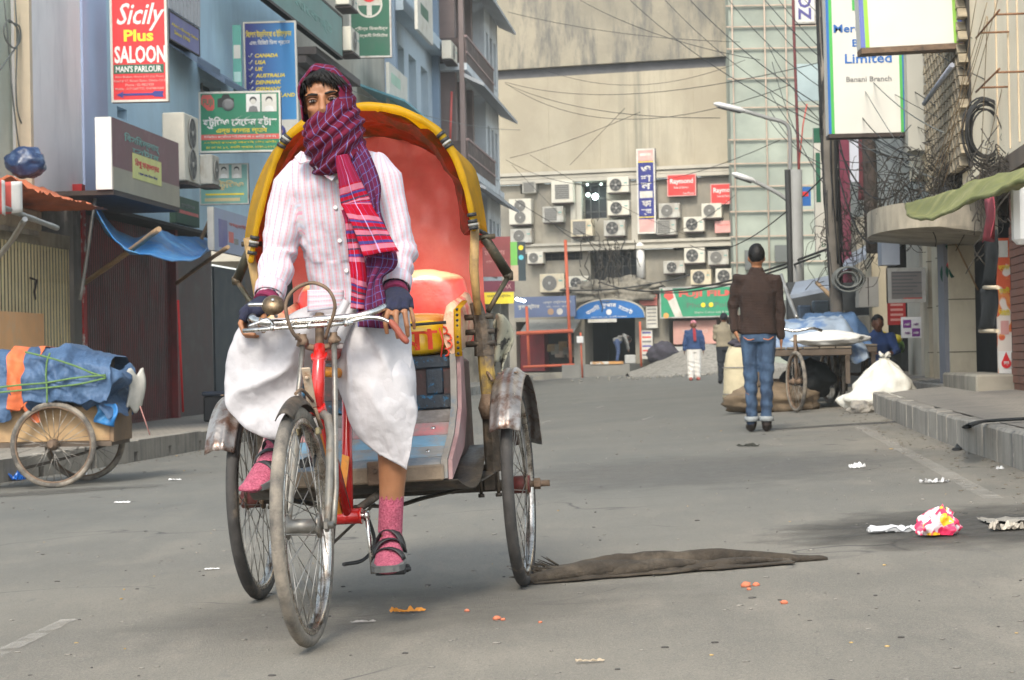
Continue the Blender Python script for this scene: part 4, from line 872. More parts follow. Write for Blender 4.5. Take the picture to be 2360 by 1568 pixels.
drape('lungi_drape', [(812, 715, -.90), (798, 790, -.90), (776, 855, -.88), (797, 930, -.88), (826, 1000, -.90), (872, 1048, -.91)],
      [(942, 712, -.80), (948, 790, -.84), (947, 880, -.88), (960, 950, -.90), (952, 1010, -.90), (938, 1082, -.91)], 60, 64, lambda u_, v_: .085*sin(pi*(u_*.94+.03))**.8*(.55+.6*sin(pi*min(1, v_*1.05)))*(1-.5*v_**3), 12, .026, 5, (800, 690, -.9))
m = MB(); m.grid(lambda u_, v_: C5(lerp(880, 1210, u_), lerp(830, 1035, v_)-40*u_*v_, -.86)+V((0, -.02*sin(pi*u_), 0)), 12, 8, uv=lambda u_, v_: (v_*.09, u_*.15)); m.build('shirt_tail', SHIRT, shirt).modifiers.new('s', 'SOLIDIFY').thickness = .003
m = MB(); m.grid(lambda u_, v_: (C5(1210, 900, -.93).lerp(C5(1010, 1230, -.985), v_)).lerp(C5(1325, 1000, -.93).lerp(C5(1190, 1330, -.985), v_), u_)+V((0, -.02*sin(pi*u_)*(1-.3*v_)+.008*sin(u_*14), 0)), 16, 16); m.build('lungi_knot', LUNGI, lg).modifiers.new('s', 'SOLIDIFY').thickness = .006
# gloves
for wv, kk, fing, e in ((wr_l, kl, fl, el_l), (wr_r, kr, fr, el_r)):
    mb = MB(); mb.tube([e.lerp(wv, .93), wv, wv.lerp(kk, .5), kk], [(.036, .036), (.032, .034), (.028, .044), (.023, .047)], 14, rnd=True, ref=V((0, 0, 1)))
    for f, r in fing: mb.tube([f[0]+(f[0]-f[1])*.5, f[0], f[0].lerp(f[1], .75)], [r*1.5, r*1.45, r*1.4], 10)
    g_ = put('glove', fuse(mb, .004, 3), NAVYK, rider)
    m = MB(); a = e.lerp(wv, .93); b = wv.lerp(kk, .22); m.tube([a, a.lerp(b, .5), b], [.0395, .0395, .0385], 16); m.build('glove_cuff', MAROK, g_)
    m = MB(); m.tube([e.lerp(wv, .80), a], [.0375, .0385], 16); m.build('glove_cuff', NAVYK, g_)
# socks and sandals
for an, fd, kk in ((an_l, fd_l, kn_l), (an_r, fd_r, kn_r)):
    mb = MB(); top = an.lerp(kk, .32 if an is an_r else .16)
    mb.tube([top, an.lerp(kk, .16), an], [.0385, .038, .038], 14, rnd=False); fp = foot_path(an, fd, 0)
    mb.tube(fp, [(.038, .038), (.034, .040), (.024, .046), (.019, .040)], 14, rnd=True, ref=V((0, 0, 1)))
    d = fd.normalized(); side = d.cross(V((0, 0, 1))).normalized(); upv = side.cross(d)
    for q in (-.024, -.010, .005, .018, .030): mb.tube([fp[3]+side*q, fp[3]+side*q*1.05+d*(.030-abs(q)*.35)], [.012, .010], 8, rnd=True)
    put('sock', fuse(mb, .0045, 3), SOCK, rider)
    m = MB(); rings = []
    for t, w_ in ((-.075, .020), (-.06, .032), (0, .034), (.06, .040), (.13, .050), (.18, .048), (.205, .036), (.215, .018)):
        c = an+d*t+V((0, 0, -.048))+(d*0); c = an+V((d.x, d.y, 0)).normalized()*0+d*t-upv*(.050 if t < .02 else lerp(.050, .078+.0, min(1, (t-.02)/.12))) + (upv*0)
        rings.append([c+side*w_*sx_+upv*h for sx_, h in ((-1, -.012), (1, -.012), (1.02, .006), (-1.02, .006))])
    m = MB(); m.loft(rings, sm=False); sn = m.build('sandal', SOLE, rider)
    for k, (t, lift, wd) in enumerate(((.028, .062, .017), (.062, .046, .016), (.105, .034, .014))):
        m = MB(); pts = []
        for a in [pi*q/10 for q in range(11)]:
            cc = an+d*(t+.02*cos(a)*(1 if k % 2 else -1))-upv*(.050 if t < .02 else lerp(.050, .078, min(1, (t-.02)/.12))); w_ = .046 if k else .042
            pts.append(cc+side*(w_*cos(a))+upv*(lift*sin(a)*1.02+.004))
        m.tube(pts, [(.003, wd)]*11, 6, ref=upv); m.build('strap', SANDAL, sn)
# ================================================================ FACADE TOOLS
def pbox(par, name, fr, x0, yt, yb, x1, o0, o1, mat, zt=None, zb=None, c=0, label=None):
    """box whose street face covers the photo's x0..x1, yt..yb (heights read at x0); o0/o1 = back and front offset from the wall plane"""
    s0, zt0 = fr.loc(x0, yt, o1); _, zb0 = fr.loc(x0, yb, o1); s1, _ = fr.loc(x1, yt, o1)
    m = MB(); m.box((s0, -o1, zb0 if zb is None else zb), (s1, -o0, zt0 if zt is None else zt), c=c)
    o = m.build(name, mat, par)
    if label: o['label'] = label
    return o
def mesh_part(par, name, m, mat): return m.build(name, mat, par)
def holes_wall(par, name, s0, s1, z0, z1, holes, off, th, mat):
    """wall slab in the frame with real openings; holes = (s0,s1,z0,z1)"""
    S = sorted({s0, s1, *[h[0] for h in holes], *[h[1] for h in holes]}); Z = sorted({z0, z1, *[h[2] for h in holes], *[h[3] for h in holes]}); m = MB()
    S = [q for q in S if s0 <= q <= s1]; Z = [q for q in Z if z0 <= q <= z1]
    for a, b in zip(S, S[1:]):
        for c, d in zip(Z, Z[1:]):
            if any(h[0] <= a and b <= h[1] and h[2] <= c and d <= h[3] for h in holes): continue
            m.add([(a, -off, c), (b, -off, c), (b, -off, d), (a, -off, d)], [(0, 1, 2, 3)])
    for a, b, c, d in holes:
        m.add([(a, -off, c), (b, -off, c), (b, -off, d), (a, -off, d), (a, -off+th, c), (b, -off+th, c), (b, -off+th, d), (a, -off+th, d)], [(0, 4, 5, 1), (1, 5, 6, 2), (2, 6, 7, 3), (3, 7, 4, 0)])
    m.add([(s0, -off, z0), (s0, -off+th+.3, z0), (s0, -off+th+.3, z1), (s0, -off, z1)], [(0, 3, 2, 1)]); m.add([(s1, -off, z0), (s1, -off+th+.3, z0), (s1, -off+th+.3, z1), (s1, -off, z1)], [(0, 1, 2, 3)])
    m.add([(s0, -off, z1), (s1, -off, z1), (s1, -off+th+.3, z1), (s0, -off+th+.3, z1)], [(0, 1, 2, 3)])
    return m.build(name, mat, par)
SG = {}
def sign(name, label, x0, y0, x1, y1, Y, face, th=.10, frame=None, fw_=.025, yaw=0, group=None, fr=None, off=0, y1b=None, cat='sign', lean=0):
    """board covering photo x0..x1,y0..y1: free-standing across the view at depth Y, or on wall frame fr at offset off"""
    if fr is None:
        a = at(x0, y1, Y); b = at(x1, y1, Y); c = at(x0, y0, Y); w_ = (b.x-a.x)/cos(yaw); h = c.z-a.z; F = Fr((a.x, a.y, a.z), (cos(yaw), sin(yaw))); M = F.M
    else:
        s0, z1 = fr.loc(x0, y0, off); _, z0 = fr.loc(x0, y1, off); s1, _ = fr.loc(x1, y0, off); w_ = s1-s0; h = z1-z0; M = fr.M @ MX.Translation((s0, -off, z0))
    if lean: M = M @ MX.Rotation(lean, 4, 'Y')
    t = thing(name, label, cat, M, group); SG[t.name] = (w_, h)
    m = MB(); m.box((0, 0, 0), (w_, th, h)); m.build('panel', face, t)
    if frame:
        m = MB(); f = fw_; y = -.008
        m.prism([(0, 0), (w_, 0), (w_, f), (0, f)], y, th+.004); m.prism([(0, h-f), (w_, h-f), (w_, h), (0, h)], y, th+.004)
        m.prism([(0, f), (f, f), (f, h-f), (0, h-f)], y, th+.003); m.prism([(w_-f, f), (w_, f), (w_, h-f), (w_-f, h-f)], y, th+.003); m.build('frame', frame, t)
    return t
def LT(t, body, fx, fz, fw_, fh, mat, bold=.0, shear=0, rot=0, y=-.004, ext=.004):
    w_, h = SG[t.name]; ww, hh = (fw_*w_, fh*h)
    return lettering(t, body, fx*w_, (1-fz)*h, ww, hh, mat, y, bold, shear, rot=rot, ext=ext)
def PNL(t, fx0, fz0, fx1, fz1, mat, y0=-.004, y1=.002, name='band'):
    w_, h = SG[t.name]; m = MB(); m.box((fx0*w_, y0, (1-fz1)*h), (fx1*w_, y1, (1-fz0)*h)); return m.build(name, mat, t)
def flat(name, c, rough=.5, var=.08, **k):
    if 'dirt' not in k: k.update(dirt=tuple(q*.66+.03 for q in c), dsc=1.6, dz=.35, damt=(.50, .78))
    return mk(name, c, var, 3, rough, **k)
WHT = flat('sign_white', (.74, .73, .70)); OFFW = flat('sign_offwhite', (.60, .58, .52), dirt=(.42, .38, .30), dsc=2)
YTX = flat('sign_yellow', (.80, .62, .03)); GRN = flat('sign_green', (.012, .20, .10)); DGRN = flat('sign_dark_green', (.012, .11, .06)); RED = flat('sign_red', (.66, .02, .025)); REDF = flat('sign_faded_red', (.62, .10, .08)); PINKF = flat('sign_faded_pink', (.66, .33, .30), dirt=(.55, .45, .40), dsc=2)
NVY = flat('sign_navy', (.025, .03, .20)); BLU = flat('sign_blue', (.02, .13, .42)); BLK = flat('sign_black', (.02, .02, .02)); GRYT = flat('sign_grey', (.18, .18, .18)); PURP = flat('sign_purple', (.10, .09, .30)); TEALS = flat('sign_teal', (.16, .36, .32))
ALU = mk('sign_alu_frame', (.48, .47, .44), .15, 8, .45, .4, dirt=(.20, .16, .12), dsc=4)
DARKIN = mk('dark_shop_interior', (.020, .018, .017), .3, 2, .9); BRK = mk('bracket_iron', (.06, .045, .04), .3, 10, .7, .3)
DGLASS = mk('dark_window_glass', (.03, .035, .04), .2, 2, .12)
CONC = mk('grimy_concrete', (.30, .275, .225), .18, 2.2, .9, bump=.3, bsc=30, dirt=(.11, .10, .085), dsc=1.6, dz=.35, damt=(.48, .68), world=True)
def ac_unit(fr, x0, y0, x1, y1, off, label, d=.28, fan=.36, twofan=False, mat=None, dark=False, square=False, par=None):
    s0, z1 = fr.loc(x0, y0, off+d); _, z0 = fr.loc(x0, y1, off+d); s1, _ = fr.loc(x1, y0, off+d); w_, h = s1-s0, z1-z0
    t = thing('air_conditioner', label, 'air conditioner', fr.M @ MX.Translation((s0, -off-d, z0)), 'outdoor air conditioner units')
    mt = mat or (ACW, ACW2, ACW, ACW3)[len(label) % 4]; m = MB(); m.box((0, 0, 0), (w_, d, h), c=.015); m.build('casing', mt, t)
    for cz in ((.27, .73) if twofan else (.5,)):
        r = min(w_*fan*.9, h*(.22 if twofan else .40)); c = V((w_*(.40 if w_ > h*1.1 else .5), -.004, h*cz))
        if square:
            m = MB(); m.box((c.x-r, -.006, c.z-r), (c.x+r, .0, c.z+r)); g = m.build('grille', ACG, t)
            m = MB(); 
            for k in range(7): m.box((c.x-r, -.012, c.z-r+2*r*k/7), (c.x+r, -.006, c.z-r+2*r*k/7+.012))
            tag(m.build('louvres', ACG2, g), kind='stuff')
        else:
            T = MX.Translation(c) @ MX.Rotation(pi/2, 4, 'X'); m = MB(); m.lathe([(r, 0), (r, .004), (r*.98, .007)], 22, T); g = m.build('grille', ACD if not dark else ACG, t)
            m = MB(); m.lathe([(r, .004), (r*1.06, .008), (r*1.06, .014), (r, .016)], 22, T, True, True); m.build('grille_rim', ACG2, g)
            m = MB()
            for k in range(5):
                a = 2*pi*k/5+.4; m.add([T @ V((r*.2*cos(a), r*.2*sin(a), .009)), T @ V((r*.85*cos(a-.35), r*.85*sin(a-.35), .012)), T @ V((r*.9*cos(a+.25), r*.9*sin(a+.25), .009))], [(0, 1, 2)])
            tag(m.build('fan_blades', ACG, g), kind='stuff')
            m = MB(); m.lathe([(r*.20, .009), (r*.18, .016), (r*.05, .018)], 10, T); m.build('fan_hub', ACG2, g)
    if w_ > h*1.1:
        m = MB(); m.box((w_*.78, -.006, h*.58), (w_*.93, .002, h*.66)); m.build('badge', TEALS, t)
    m = MB(); m.box((w_*.06, -.03, -.05), (w_*.94, d+.02, -.008)); m.build('bracket', BRK, t)
    return t
ACW2 = mk('ac_grey_casing', (.46, .45, .40), .12, 3, .6, dirt=(.26, .21, .15), dsc=4, dz=.4, damt=(.48, .7)); ACW3 = mk('ac_yellowed_casing', (.60, .53, .38), .12, 3, .6, dirt=(.34, .22, .12), dsc=5, dz=.3, damt=(.52, .72)); ACW = mk('ac_beige_casing', (.62, .59, .50), .10, 3, .55, dirt=(.50, .44, .33), dsc=3, damt=(.5, .8)); ACD = mk('ac_dark_grille', (.045, .045, .045), .2, 20, .6); ACG = mk('ac_grey_grille', (.16, .155, .14), .2, 20, .7); ACG2 = mk('ac_pale_grey', (.38, .37, .34), .1, 20, .6)
# ================================================================ LEFT SIDE OF THE STREET
GZL = gz(-6)+KH-.02
WALLG = mk('pale_green_wall', (.50, .56, .49), .06, 1.2, .85, dirt=(.40, .44, .38), dsc=.8, world=True); WALLW = mk('white_wall', (.84, .83, .83), .05, 1.0, .85, dirt=(.60, .60, .62), dsc=.8, dz=.3, world=True)
WALLB = mk('light_blue_wall', (.50, .68, .80), .07, 1.2, .85, dirt=(.40, .56, .68), dsc=.9, dz=.3, world=True); WALLL = mk('lilac_blue_wall', (.48, .56, .76), .06, 1.0, .85, world=True)
CREAML = mk('cream_trim', (.62, .52, .38), .08, 3, .8)
def s_at(x, off=0): return LW.loc(x, 340, off)[0]
b1 = thing('building', 'white and pale green building above the yellow folding gate at far left', 'building', LW.M)
m = MB(); m.box((19, .02, 2.9), (s_at(36), 1.2, 7)); m.build('wall', WALLG, b1)
m = MB(); m.box((s_at(36, .22), -.22, 2.85), (s_at(88, .22), 1.2, 7)); m.build('pilaster', WALLW, b1)
m = MB(); m.box((s_at(36, .22)-.10, -.235, 2.85), (s_at(36, .22)-.003, -.05, 7)); m.build('trim', CREAML, b1)
m = MB(); m.box((19, .0, 2.72), (s_at(36)-.2, .9, 2.9)); m.build('window_sill', WALLW, b1)
CANB = mk('beige_canopy_concrete', (.36, .31, .225), .15, 2, .9, bump=.3, bsc=20, dirt=(.14, .12, .095), dsc=2.2, dz=.5, damt=(.5, .7), world=True)
s0c, zc0 = LW.loc(0, 182, 1.0); s1c, zc1 = LW.loc(90, 208, 1.0)
m = MB(); m.box((18, -.42, zc1-.26), (s1c, .3, zc1-.02), c=.02); m.build('canopy', CANB, b1)
m = MB(); m.box((18, -.40, zc1-.32), (s1c-.05, -.34, zc1-.262)); m.build('canopy_drip', CONC, b1)
sg1, zg1 = LW.loc(72, 238, .30)
m = MB(); m.box((18, -.28, zg1+.02), (sg1+.05, .2, zc1-.40)); m.build('shop_fascia', CANB, b1)
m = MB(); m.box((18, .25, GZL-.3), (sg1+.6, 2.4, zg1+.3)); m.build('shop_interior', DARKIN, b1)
m = MB(); m.box((sg1-.02, -.32, GZL-.3), (sg1+.30, .3, zg1+.5)); m.build('pillar', mk('grey_pillar', (.20, .19, .18), .2, 2, .9, dirt=(.34, .32, .30), dsc=3, dz=.4), b1)
m = MB(); m.box((sg1+.31, -.34, GZL-.3), (sg1+.46, .0, zg1+.7)); m.build('red_white_post', mk('red_white_post', (.42, .02, .02), .2, 3, .7, dirt=(.6, .58, .55), dsc=3, dz=.7, damt=(.52, .58)), b1)
GATEY = mk('yellow_gate_paint', (.86, .74, .44), .08, 5, .6, dirt=(.70, .58, .32), dsc=4, dz=.3)
m = MB(); k = 20.0
while k < sg1-.03:
    m.box((k, -.262, GZL), (k+.068, -.256, zg1)); k += .118
g_ = tag(m.build('folding_gate', GATEY, b1), kind='stuff')
for z in (.35, 1.1, 1.9):
    m = MB(); m.box((19.5, -.25, GZL+z), (sg1-.03, -.24, GZL+z+.03)); m.build('gate_rail', BRK, g_)
m = MB(); q = LW.loc(28, 290, .27); m.tube([V((q[0], -.30, q[1]+.14)), V((q[0]+.14, -.33, q[1]+.12)), V((q[0]+.05, -.33, q[1]-.02)), V((q[0]+.17, -.30, q[1]-.1))], .014, 6); m.build('gate_latch', BRK, g_)
# plywood sheet leaning on the gate
s0, z1 = LW.loc(0, 311, .5); s1, _ = LW.loc(42, 311, .5)
m = MB(); m.box((s0-1.2, -.52, GZL+.05), (s1, -.50, z1), MX.Identity(4)); tag(m.build('plywood_sheet', mk('orange_plywood', (.74, .42, .20), .08, 2, .8, dirt=(.66, .45, .26), dsc=3), None, LW.M), 'orange plywood sheet leaning against the yellow gate behind the loaded cart', 'plywood')
# --- blue building
b2 = thing('building', 'light blue building carrying the red saloon sign and the stacked shop signs', 'building', LW.M)
sA, sB = s_at(88, .0), s_at(300, 0)
hl = []
for (x0, yt, yb, x1) in ((200, 77, 93, 221), (117, 106, 117, 127), (262, 60, 100, 276)):
    a, z1 = LW.loc(x0, yt); _, z0 = LW.loc(x0, yb); b, _ = LW.loc(x1, yt); hl.append((a, b, z0, z1))
holes_wall(b2, 'wall', sA, sB, 3.0, 11, hl, 0, .25, WALLB)
for a, b, c, d in hl:
    m = MB(); m.box((a, .2, c), (b, .22, d)); w_ = m.build('window', DGLASS, b2)
    m = MB(); m.box((a, .15, (c+d)/2-.02), (b, .18, (c+d)/2+.02)); m.box(((a+b)/2-.02, .14, c), ((a+b)/2+.02, .17, d)); m.build('window_frame', ALU, w_)
m = MB(); m.box((s_at(88, .25), -.25, 3.0), (s_at(112, .25), .1, 11)); m.build('pilaster', WALLL, b2)
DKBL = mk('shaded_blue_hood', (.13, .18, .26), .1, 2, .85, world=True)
for (x0, yt, x1, yb) in ((197, 60, 227, 78), (168, 38, 192, 57)):
    a, z1 = LW.loc(x0, yt); b, _ = LW.loc(x1, yt); m = MB()
    T = MX(((1, 0, 0, 0), (0, 1, 0, 0), (0, 0, 1, 0), (0, 0, 0, 1)))
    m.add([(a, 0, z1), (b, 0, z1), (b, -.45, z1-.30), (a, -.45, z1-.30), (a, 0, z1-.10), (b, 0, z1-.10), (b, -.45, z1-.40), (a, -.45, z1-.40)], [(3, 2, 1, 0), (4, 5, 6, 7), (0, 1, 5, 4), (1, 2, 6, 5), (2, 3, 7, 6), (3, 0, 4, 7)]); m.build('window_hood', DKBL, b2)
m = MB()
a, _ = LW.loc(168, 10, .1); b, _ = LW.loc(200, 10, .1); z1 = LW.loc(168, 8, .1)[1]
for k in range(9): m.box((a+(b-a)*k/9, -.12, z1), (a+(b-a)*(k+.72)/9, .0, 7.5))
tag(m.build('fluted_panel', mk('fluted_grey_panel', (.52, .52, .54), .1, 2, .8, dirt=(.3, .3, .32), dsc=2), b2), kind='stuff')
# shops below: dark recess, folding gates, shutters
MARG = mk('dark_maroon_gate', (.16, .016, .016), .25, 3, .6, dirt=(.03, .012, .012), dsc=2, dz=.4); SHUT = mk('brown_roller_shutter', (.060, .034, .032), .25, 3, .65, dirt=(.10, .06, .055), dsc=3)
ztop = LW.loc(84, 214, 0)[1]
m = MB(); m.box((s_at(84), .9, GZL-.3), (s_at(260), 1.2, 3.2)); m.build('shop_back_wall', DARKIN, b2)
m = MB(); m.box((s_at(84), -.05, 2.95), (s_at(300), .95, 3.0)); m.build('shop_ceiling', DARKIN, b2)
sd0, sd1, sd2 = s_at(84, -.2), s_at(171, -.2), s_at(214, -.2)
m = MB(); k = sd0
while k < sd1: m.box((k, .20, GZL), (k+.055, .206, 2.9)); k += .105
fg = tag(m.build('folding_gate', MARG, b2), kind='stuff')
m = MB(); z = GZL
while z < 2.8: m.box((sd1+.15, .22, z), (sd2, .26, z+.097)); z += .095
tag(m.build('roller_shutter', SHUT, b2), kind='stuff')
m = MB(); m.box((sd1, .1, GZL), (sd1+.14, .3, 2.95)); m.build('shop_pier', MARG, b2)
m = MB(); z = GZL
while z < 2.5: m.box((sd2+.5, .3, z), (s_at(246, -.3), .34, z+.097)); z += .095
tag(m.build('roller_shutter', mk('blue_grey_shutter', (.04, .05, .06), .2, 3, .7), b2), kind='stuff')
m = MB(); a = LW.loc(178, 300, .3); b = LW.loc(183, 412, .3); m.tube([V((a[0], -.3, a[1])), V((b[0], -.3, b[1]))], .018, 8); tag(m.build('red_pole', RED, None, LW.M), 'thin bright red pole standing before the brown roller shutter', 'pole')
# --- beige stretch, then the pale blue building, then the balcony building
b3 = thing('building', 'beige building with dark sloping canopy below the long teal signboard', 'building', LW.M)
BEIG = mk('beige_plaster', (.46, .43, .36), .1, 1.5, .9, dirt=(.30, .28, .24), dsc=1, dz=.3, world=True)
m = MB(); m.box((sB, .03, 2.9), (s_at(392), 2, 13)); m.build('wall', BEIG, b3)
a, z1 = LW.loc(316, 38, .7); b, _ = LW.loc(360, 60, .7)
for q in range(3): m = MB(); m.box((a, -.7+.2*q, z1-.30-.16*q), (b, .04, z1-.16-.16*q)); m.build('canopy', mk('dark_brown_canopy', (.10, .085, .085), .2, 2, .8), b3)
m = MB(); m.box((sB, .9, GZL-.3), (s_at(392), 1.1, 3.0)); m.build('shop_back_wall', DARKIN, b3)
b4 = thing('building', 'pale blue building with diagonal floor slabs right above the yellow hood', 'building', LW.M)
s4, s5 = s_at(392), s_at(436); WALLP = mk('pale_blue_plaster', (.44, .53, .60), .08, 1, .85, dirt=(.34, .42, .50), dsc=1, world=True)
hl = []
for z in (4.6, 7.7, 10.8):
    for q in (.15, .42, .70): hl.append((lerp(s4, s5, q), lerp(s4, s5, q+.17), z, z+1.5))
holes_wall(b4, 'wall', s4, s5, 2.9, 15, hl, .05, .3, WALLP)
for a, b, c, d in hl:
    m = MB(); m.box((a, .2, c), (b, .22, d)); w_ = m.build('window', mk('yellow_grey_shutter_glass', (.26, .25, .19), .2, 3, .5), b4); m = MB(); m.box((a, .12, c), (a+.06, .2, d)); m.box((b-.06, .12, c), (b, .2, d)); m.build('window_frame', WALLP, w_)
for z in (3.6, 6.7, 9.8, 12.9):
    m = MB(); m.box((s4, -.45, z), (s5, .1, z+.32)); m.build('floor_slab', WALLP, b4)
for q in (0, 1):
    m = MB(); m.box((lerp(s4, s5, q)-.18, -.25, GZL-.3), (lerp(s4, s5, q)+.18, .1, 15)); m.build('column', mk('blue_grey_column', (.24, .32, .42), .1, 1, .85, world=True), b4)
m = MB(); m.box((s4, .9, GZL-.3), (s5, 1.1, 3.0)); m.build('shop_back_wall', DARKIN, b4)
b5 = thing('building', 'grey building with three tiers of projecting balconies beside the beige wall', 'building', LW.M @ MX.Translation((0, -.95, 0)))
s6 = LW.loc(503.5, 300, .95)[0]; s5b = 63.1
WALG = mk('grey_white_plaster', (.56, .60, .63), .08, 1, .85, dirt=(.34, .35, .37), dsc=1, dz=.3, world=True); BROWN = mk('brown_wall', (.22, .17, .16), .12, 1.4, .85, world=True); RAILM = mk('brown_balcony_panel', (.085, .062, .058), .15, 2, .8, dirt=(.20, .15, .14), dsc=2)
smid = lerp(s5b, s6, .60); FZ = (3.3, 6.35, 9.4, 12.45)
for off, (sa, sb), qs in ((-.9, (s5b, smid), (.10, .42, .72)), (-.04, (smid, s6), (.12, .40, .68))):
    hl = [(lerp(sa, sb, q), lerp(sa, sb, q+.17), z+.65, z+2.15) for z in FZ for q in qs]
    holes_wall(b5, 'wall', sa, sb, 2.9, 19, hl, off, .25, WALG)
    for a, b, c, d in hl:
        m = MB(); m.box((a, .2-off, c), (b, .22-off, d)); w_ = m.build('window', DGLASS, b5); m = MB(); m.box((a-.05, -off-.03, c-.08), (b+.05, -off+.1, c-.005)); m.build('sill', WALG, w_)
GEAV = mk('grey_eave', (.36, .38, .40), .1, 1, .85, world=True)
for z in FZ:
    m = MB(); m.box((s5b, -.10, z), (s6, 1.0, z+.20)); sl_ = m.build('balcony_slab', WALG, b5)
    m = MB(); m.add([(s5b, -.02, z-.10), (s6, -.02, z-.10), (s6, -.60, z-.40), (s5b, -.60, z-.40), (s5b, -.02, z-.22), (s6, -.02, z-.22), (s6, -.60, z-.50), (s5b, -.60, z-.50)], [(3, 2, 1, 0), (4, 5, 6, 7), (7, 6, 2, 3), (0, 4, 7, 3), (1, 2, 6, 5)]); m.build('eave', GEAV, sl_)
    m = MB(); m.box((s5b+.1, -.08, z+.21), (smid+1.5, -.03, z+.98)); r_ = m.build('balcony_rail', RAILM, b5)
    m = MB(); m.box((s5b+.1, -.11, z+.985), (smid+1.5, -.0, z+1.04)); m.build('handrail', mk('pinkish_rail', (.34, .24, .23), .1, 2, .7), r_)
    m = MB(); m.box((s5b+.1, -.105, z+.52), (smid+1.5, -.083, z+.57)); m.build('rail_stripe', mk('pinkish_rail', (.34, .24, .23)), r_)
    m = MB(); m.box((s5b+.1, -.02, z+.21), (s5b+.16, .9, z+.97)); m.build('rail_return', RAILM, r_)
for z in FZ:
    for q in (.18, .40):
        m = MB(); m.box((lerp(s5b, s6, q), .60, z+.21), (lerp(s5b, s6, q)+.9, .64, z+2.0)); m.build('hung_washing', mk('faded_washing', (.40, .36, .34), .3, 2, .9), b5)
for q, mt in ((.04, BROWN), (.26, BROWN), (.46, BROWN)):
    m = MB(); m.box((lerp(s5b, s6, q), .30, 2.9), (lerp(s5b, s6, q)+.45, .88, 19)); m.build('column', mt, b5)
m = MB(); m.box((s5b, 1.8, GZL-.3), (s6, 2.0, 3.0)); m.build('shop_back_wall', DARKIN, b5)
m = MB(); m.box((s5b-.02, -.02, 2.9), (s5b+.16, .12, 19)); m.box((s5b-.02, .85, 2.9), (s5b+.16, 1.6, 19)); m.build('end_wall', BROWN, b5)
m = MB(); q = LW.loc(446, 86, .6); q2 = LW.loc(442, 132, .6); m.tube([V((s5b-.1, .35, q[1])), V((s5b-.1, .42, q2[1]))], .035, 8); m.build('red_drain_pipe', REDF, b5)
for z in (3.4,):
    for q in (.1, .35, .6, .85):
        m = MB(); m.box((lerp(s5b, s6, q), -.3, GZL), (lerp(s5b, s6, q)+.3, 1.8, 3.3)); m.build('shop_pier', CONC, b5)
# --- signs on the left
s = sign('saloon_sign', 'tall red saloon sign with white script, yellow word and blue arrow', 111.5, -10, 168.5, 102.5, 27.7, RED, .12, OFFW, .03, lean=RAD(-.2))
LT(s, 'Sicily', .54, .245, .84, .25, WHT, .012, .35); LT(s, 'Plus', .50, .41, .52, .105, YTX, .03); LT(s, 'SALOON', .52, .578, .90, .155, WHT, .03)
PNL(s, .05, .667, .93, .747, DGRN); LT(s, "MAN'S PARLOUR", .49, .707, .80, .056, WHT, .02, y=-.008)
for i, tx in enumerate(('Alam Bhaban, House # 01 (1st Floor)', 'Road # 17, Banani Bazar, Dhaka-1213', 'Phone : 02-9821939', 'Mobile : 01712687733, 01674810200')): LT(s, tx, .5, .778+.035*i, (.86, .90, .5, .86)[i], .024, PINKF, .005)
w_, h = SG[s.name]; m = MB(); zz = h*.065; m.prism([(w_*.09, zz), (w_*.22, zz+h*.03), (w_*.20, zz+h*.012), (w_*.72, zz+h*.012), (w_*.76, zz+h*.03), (w_*.92, zz+h*.026), (w_*.90, zz), (w_*.92, zz-h*.026), (w_*.76, zz-h*.02), (w_*.72, zz-h*.008), (w_*.20, zz-h*.008), (w_*.22, zz-h*.03)], -.006, .001); m.build('arrow', NVY, s)
s = sign('shop_sign', 'slanting purple sign with yellow lettering behind the red saloon sign', 169, 10, 199, 39, 0, PURP, .10, BRK, .02, fr=LW, off=.35)
for i, tx in enumerate(("Alam's Beauty Salon", 'Since 1990')): LT(s, tx, (.5, .4)[i], (.42, .64)[i], (.86, .5)[i], .13, YTX)
s = sign('hardware_sign', 'purple and beige lightbox sign with yellow paper notice, hardware shop', 112, 117, 178, 189, 0, mk('purple_brown_sign', (.19, .085, .095), .2, 2, .6, dirt=(.22, .15, .15), dsc=2), .20, None, fr=LW, off=1.15)
PNL(s, .0, .68, 1, 1, mk('beige_sign_band', (.36, .33, .25), .12, 2, .7), name='lower_band'); PNL(s, .27, .40, .70, .76, mk('yellow_paper', (.66, .66, .26), .08, 4, .8), -.010, -.004, name='paper_notice'); LT(s, 'িরপু হার্ডওয়ার', .48, .53, .36, .13, RED, .02, y=-.012); LT(s, 'েপ্রাঃ েমাঃ িরপন িময়া', .49, .67, .28, .05, NVY, y=-.012)
LT(s, 'িবসিমল্লাহ্', .42, .22, .52, .16, TEALS, .02); LT(s, 'েস্টার', .47, .36, .40, .12, TEALS, .02)
w_, h = SG[s.name]; m = MB(); m.box((-.035, .004, 0), (-.002, .20, h)); m.build('white_edge', WHT, s); m = MB(); m.box((.01, .0, -.06), (w_, .9, -.004)); m.build('underside_tray', BRK, s)
s = sign('studio_sign', 'green studio signboard with red logo, camera picture and two portraits', 199.5, 92, 281.5, 153, 33.6, GRN, .12, OFFW, .03)
LT(s, 'ষ্টুিডও েসেভন ষ্টার', .5, .505, .90, .22, WHT, .03); LT(s, 'এন্ড কালার ল্যাব', .52, .655, .62, .10, YTX, .015)
PNL(s, .02, .705, .98, .79, REDF); LT(s, 'িডিজটাল পদ্ধিতেত ছিব েতালা হয় ও প্রিন্ট করা হয়', .5, .747, .88, .055, WHT, y=-.008); LT(s, '৫-৭ িমিনেট পাসেপার্ট সাইজ ছিব, ভিডও এিডিটং', .5, .84, .88, .045, YTX); LT(s, 'রোড নং ১৭, বনানী বাজার, ঢাকা-১২১৩', .5, .915, .84, .05, YTX)
w_, h = SG[s.name]
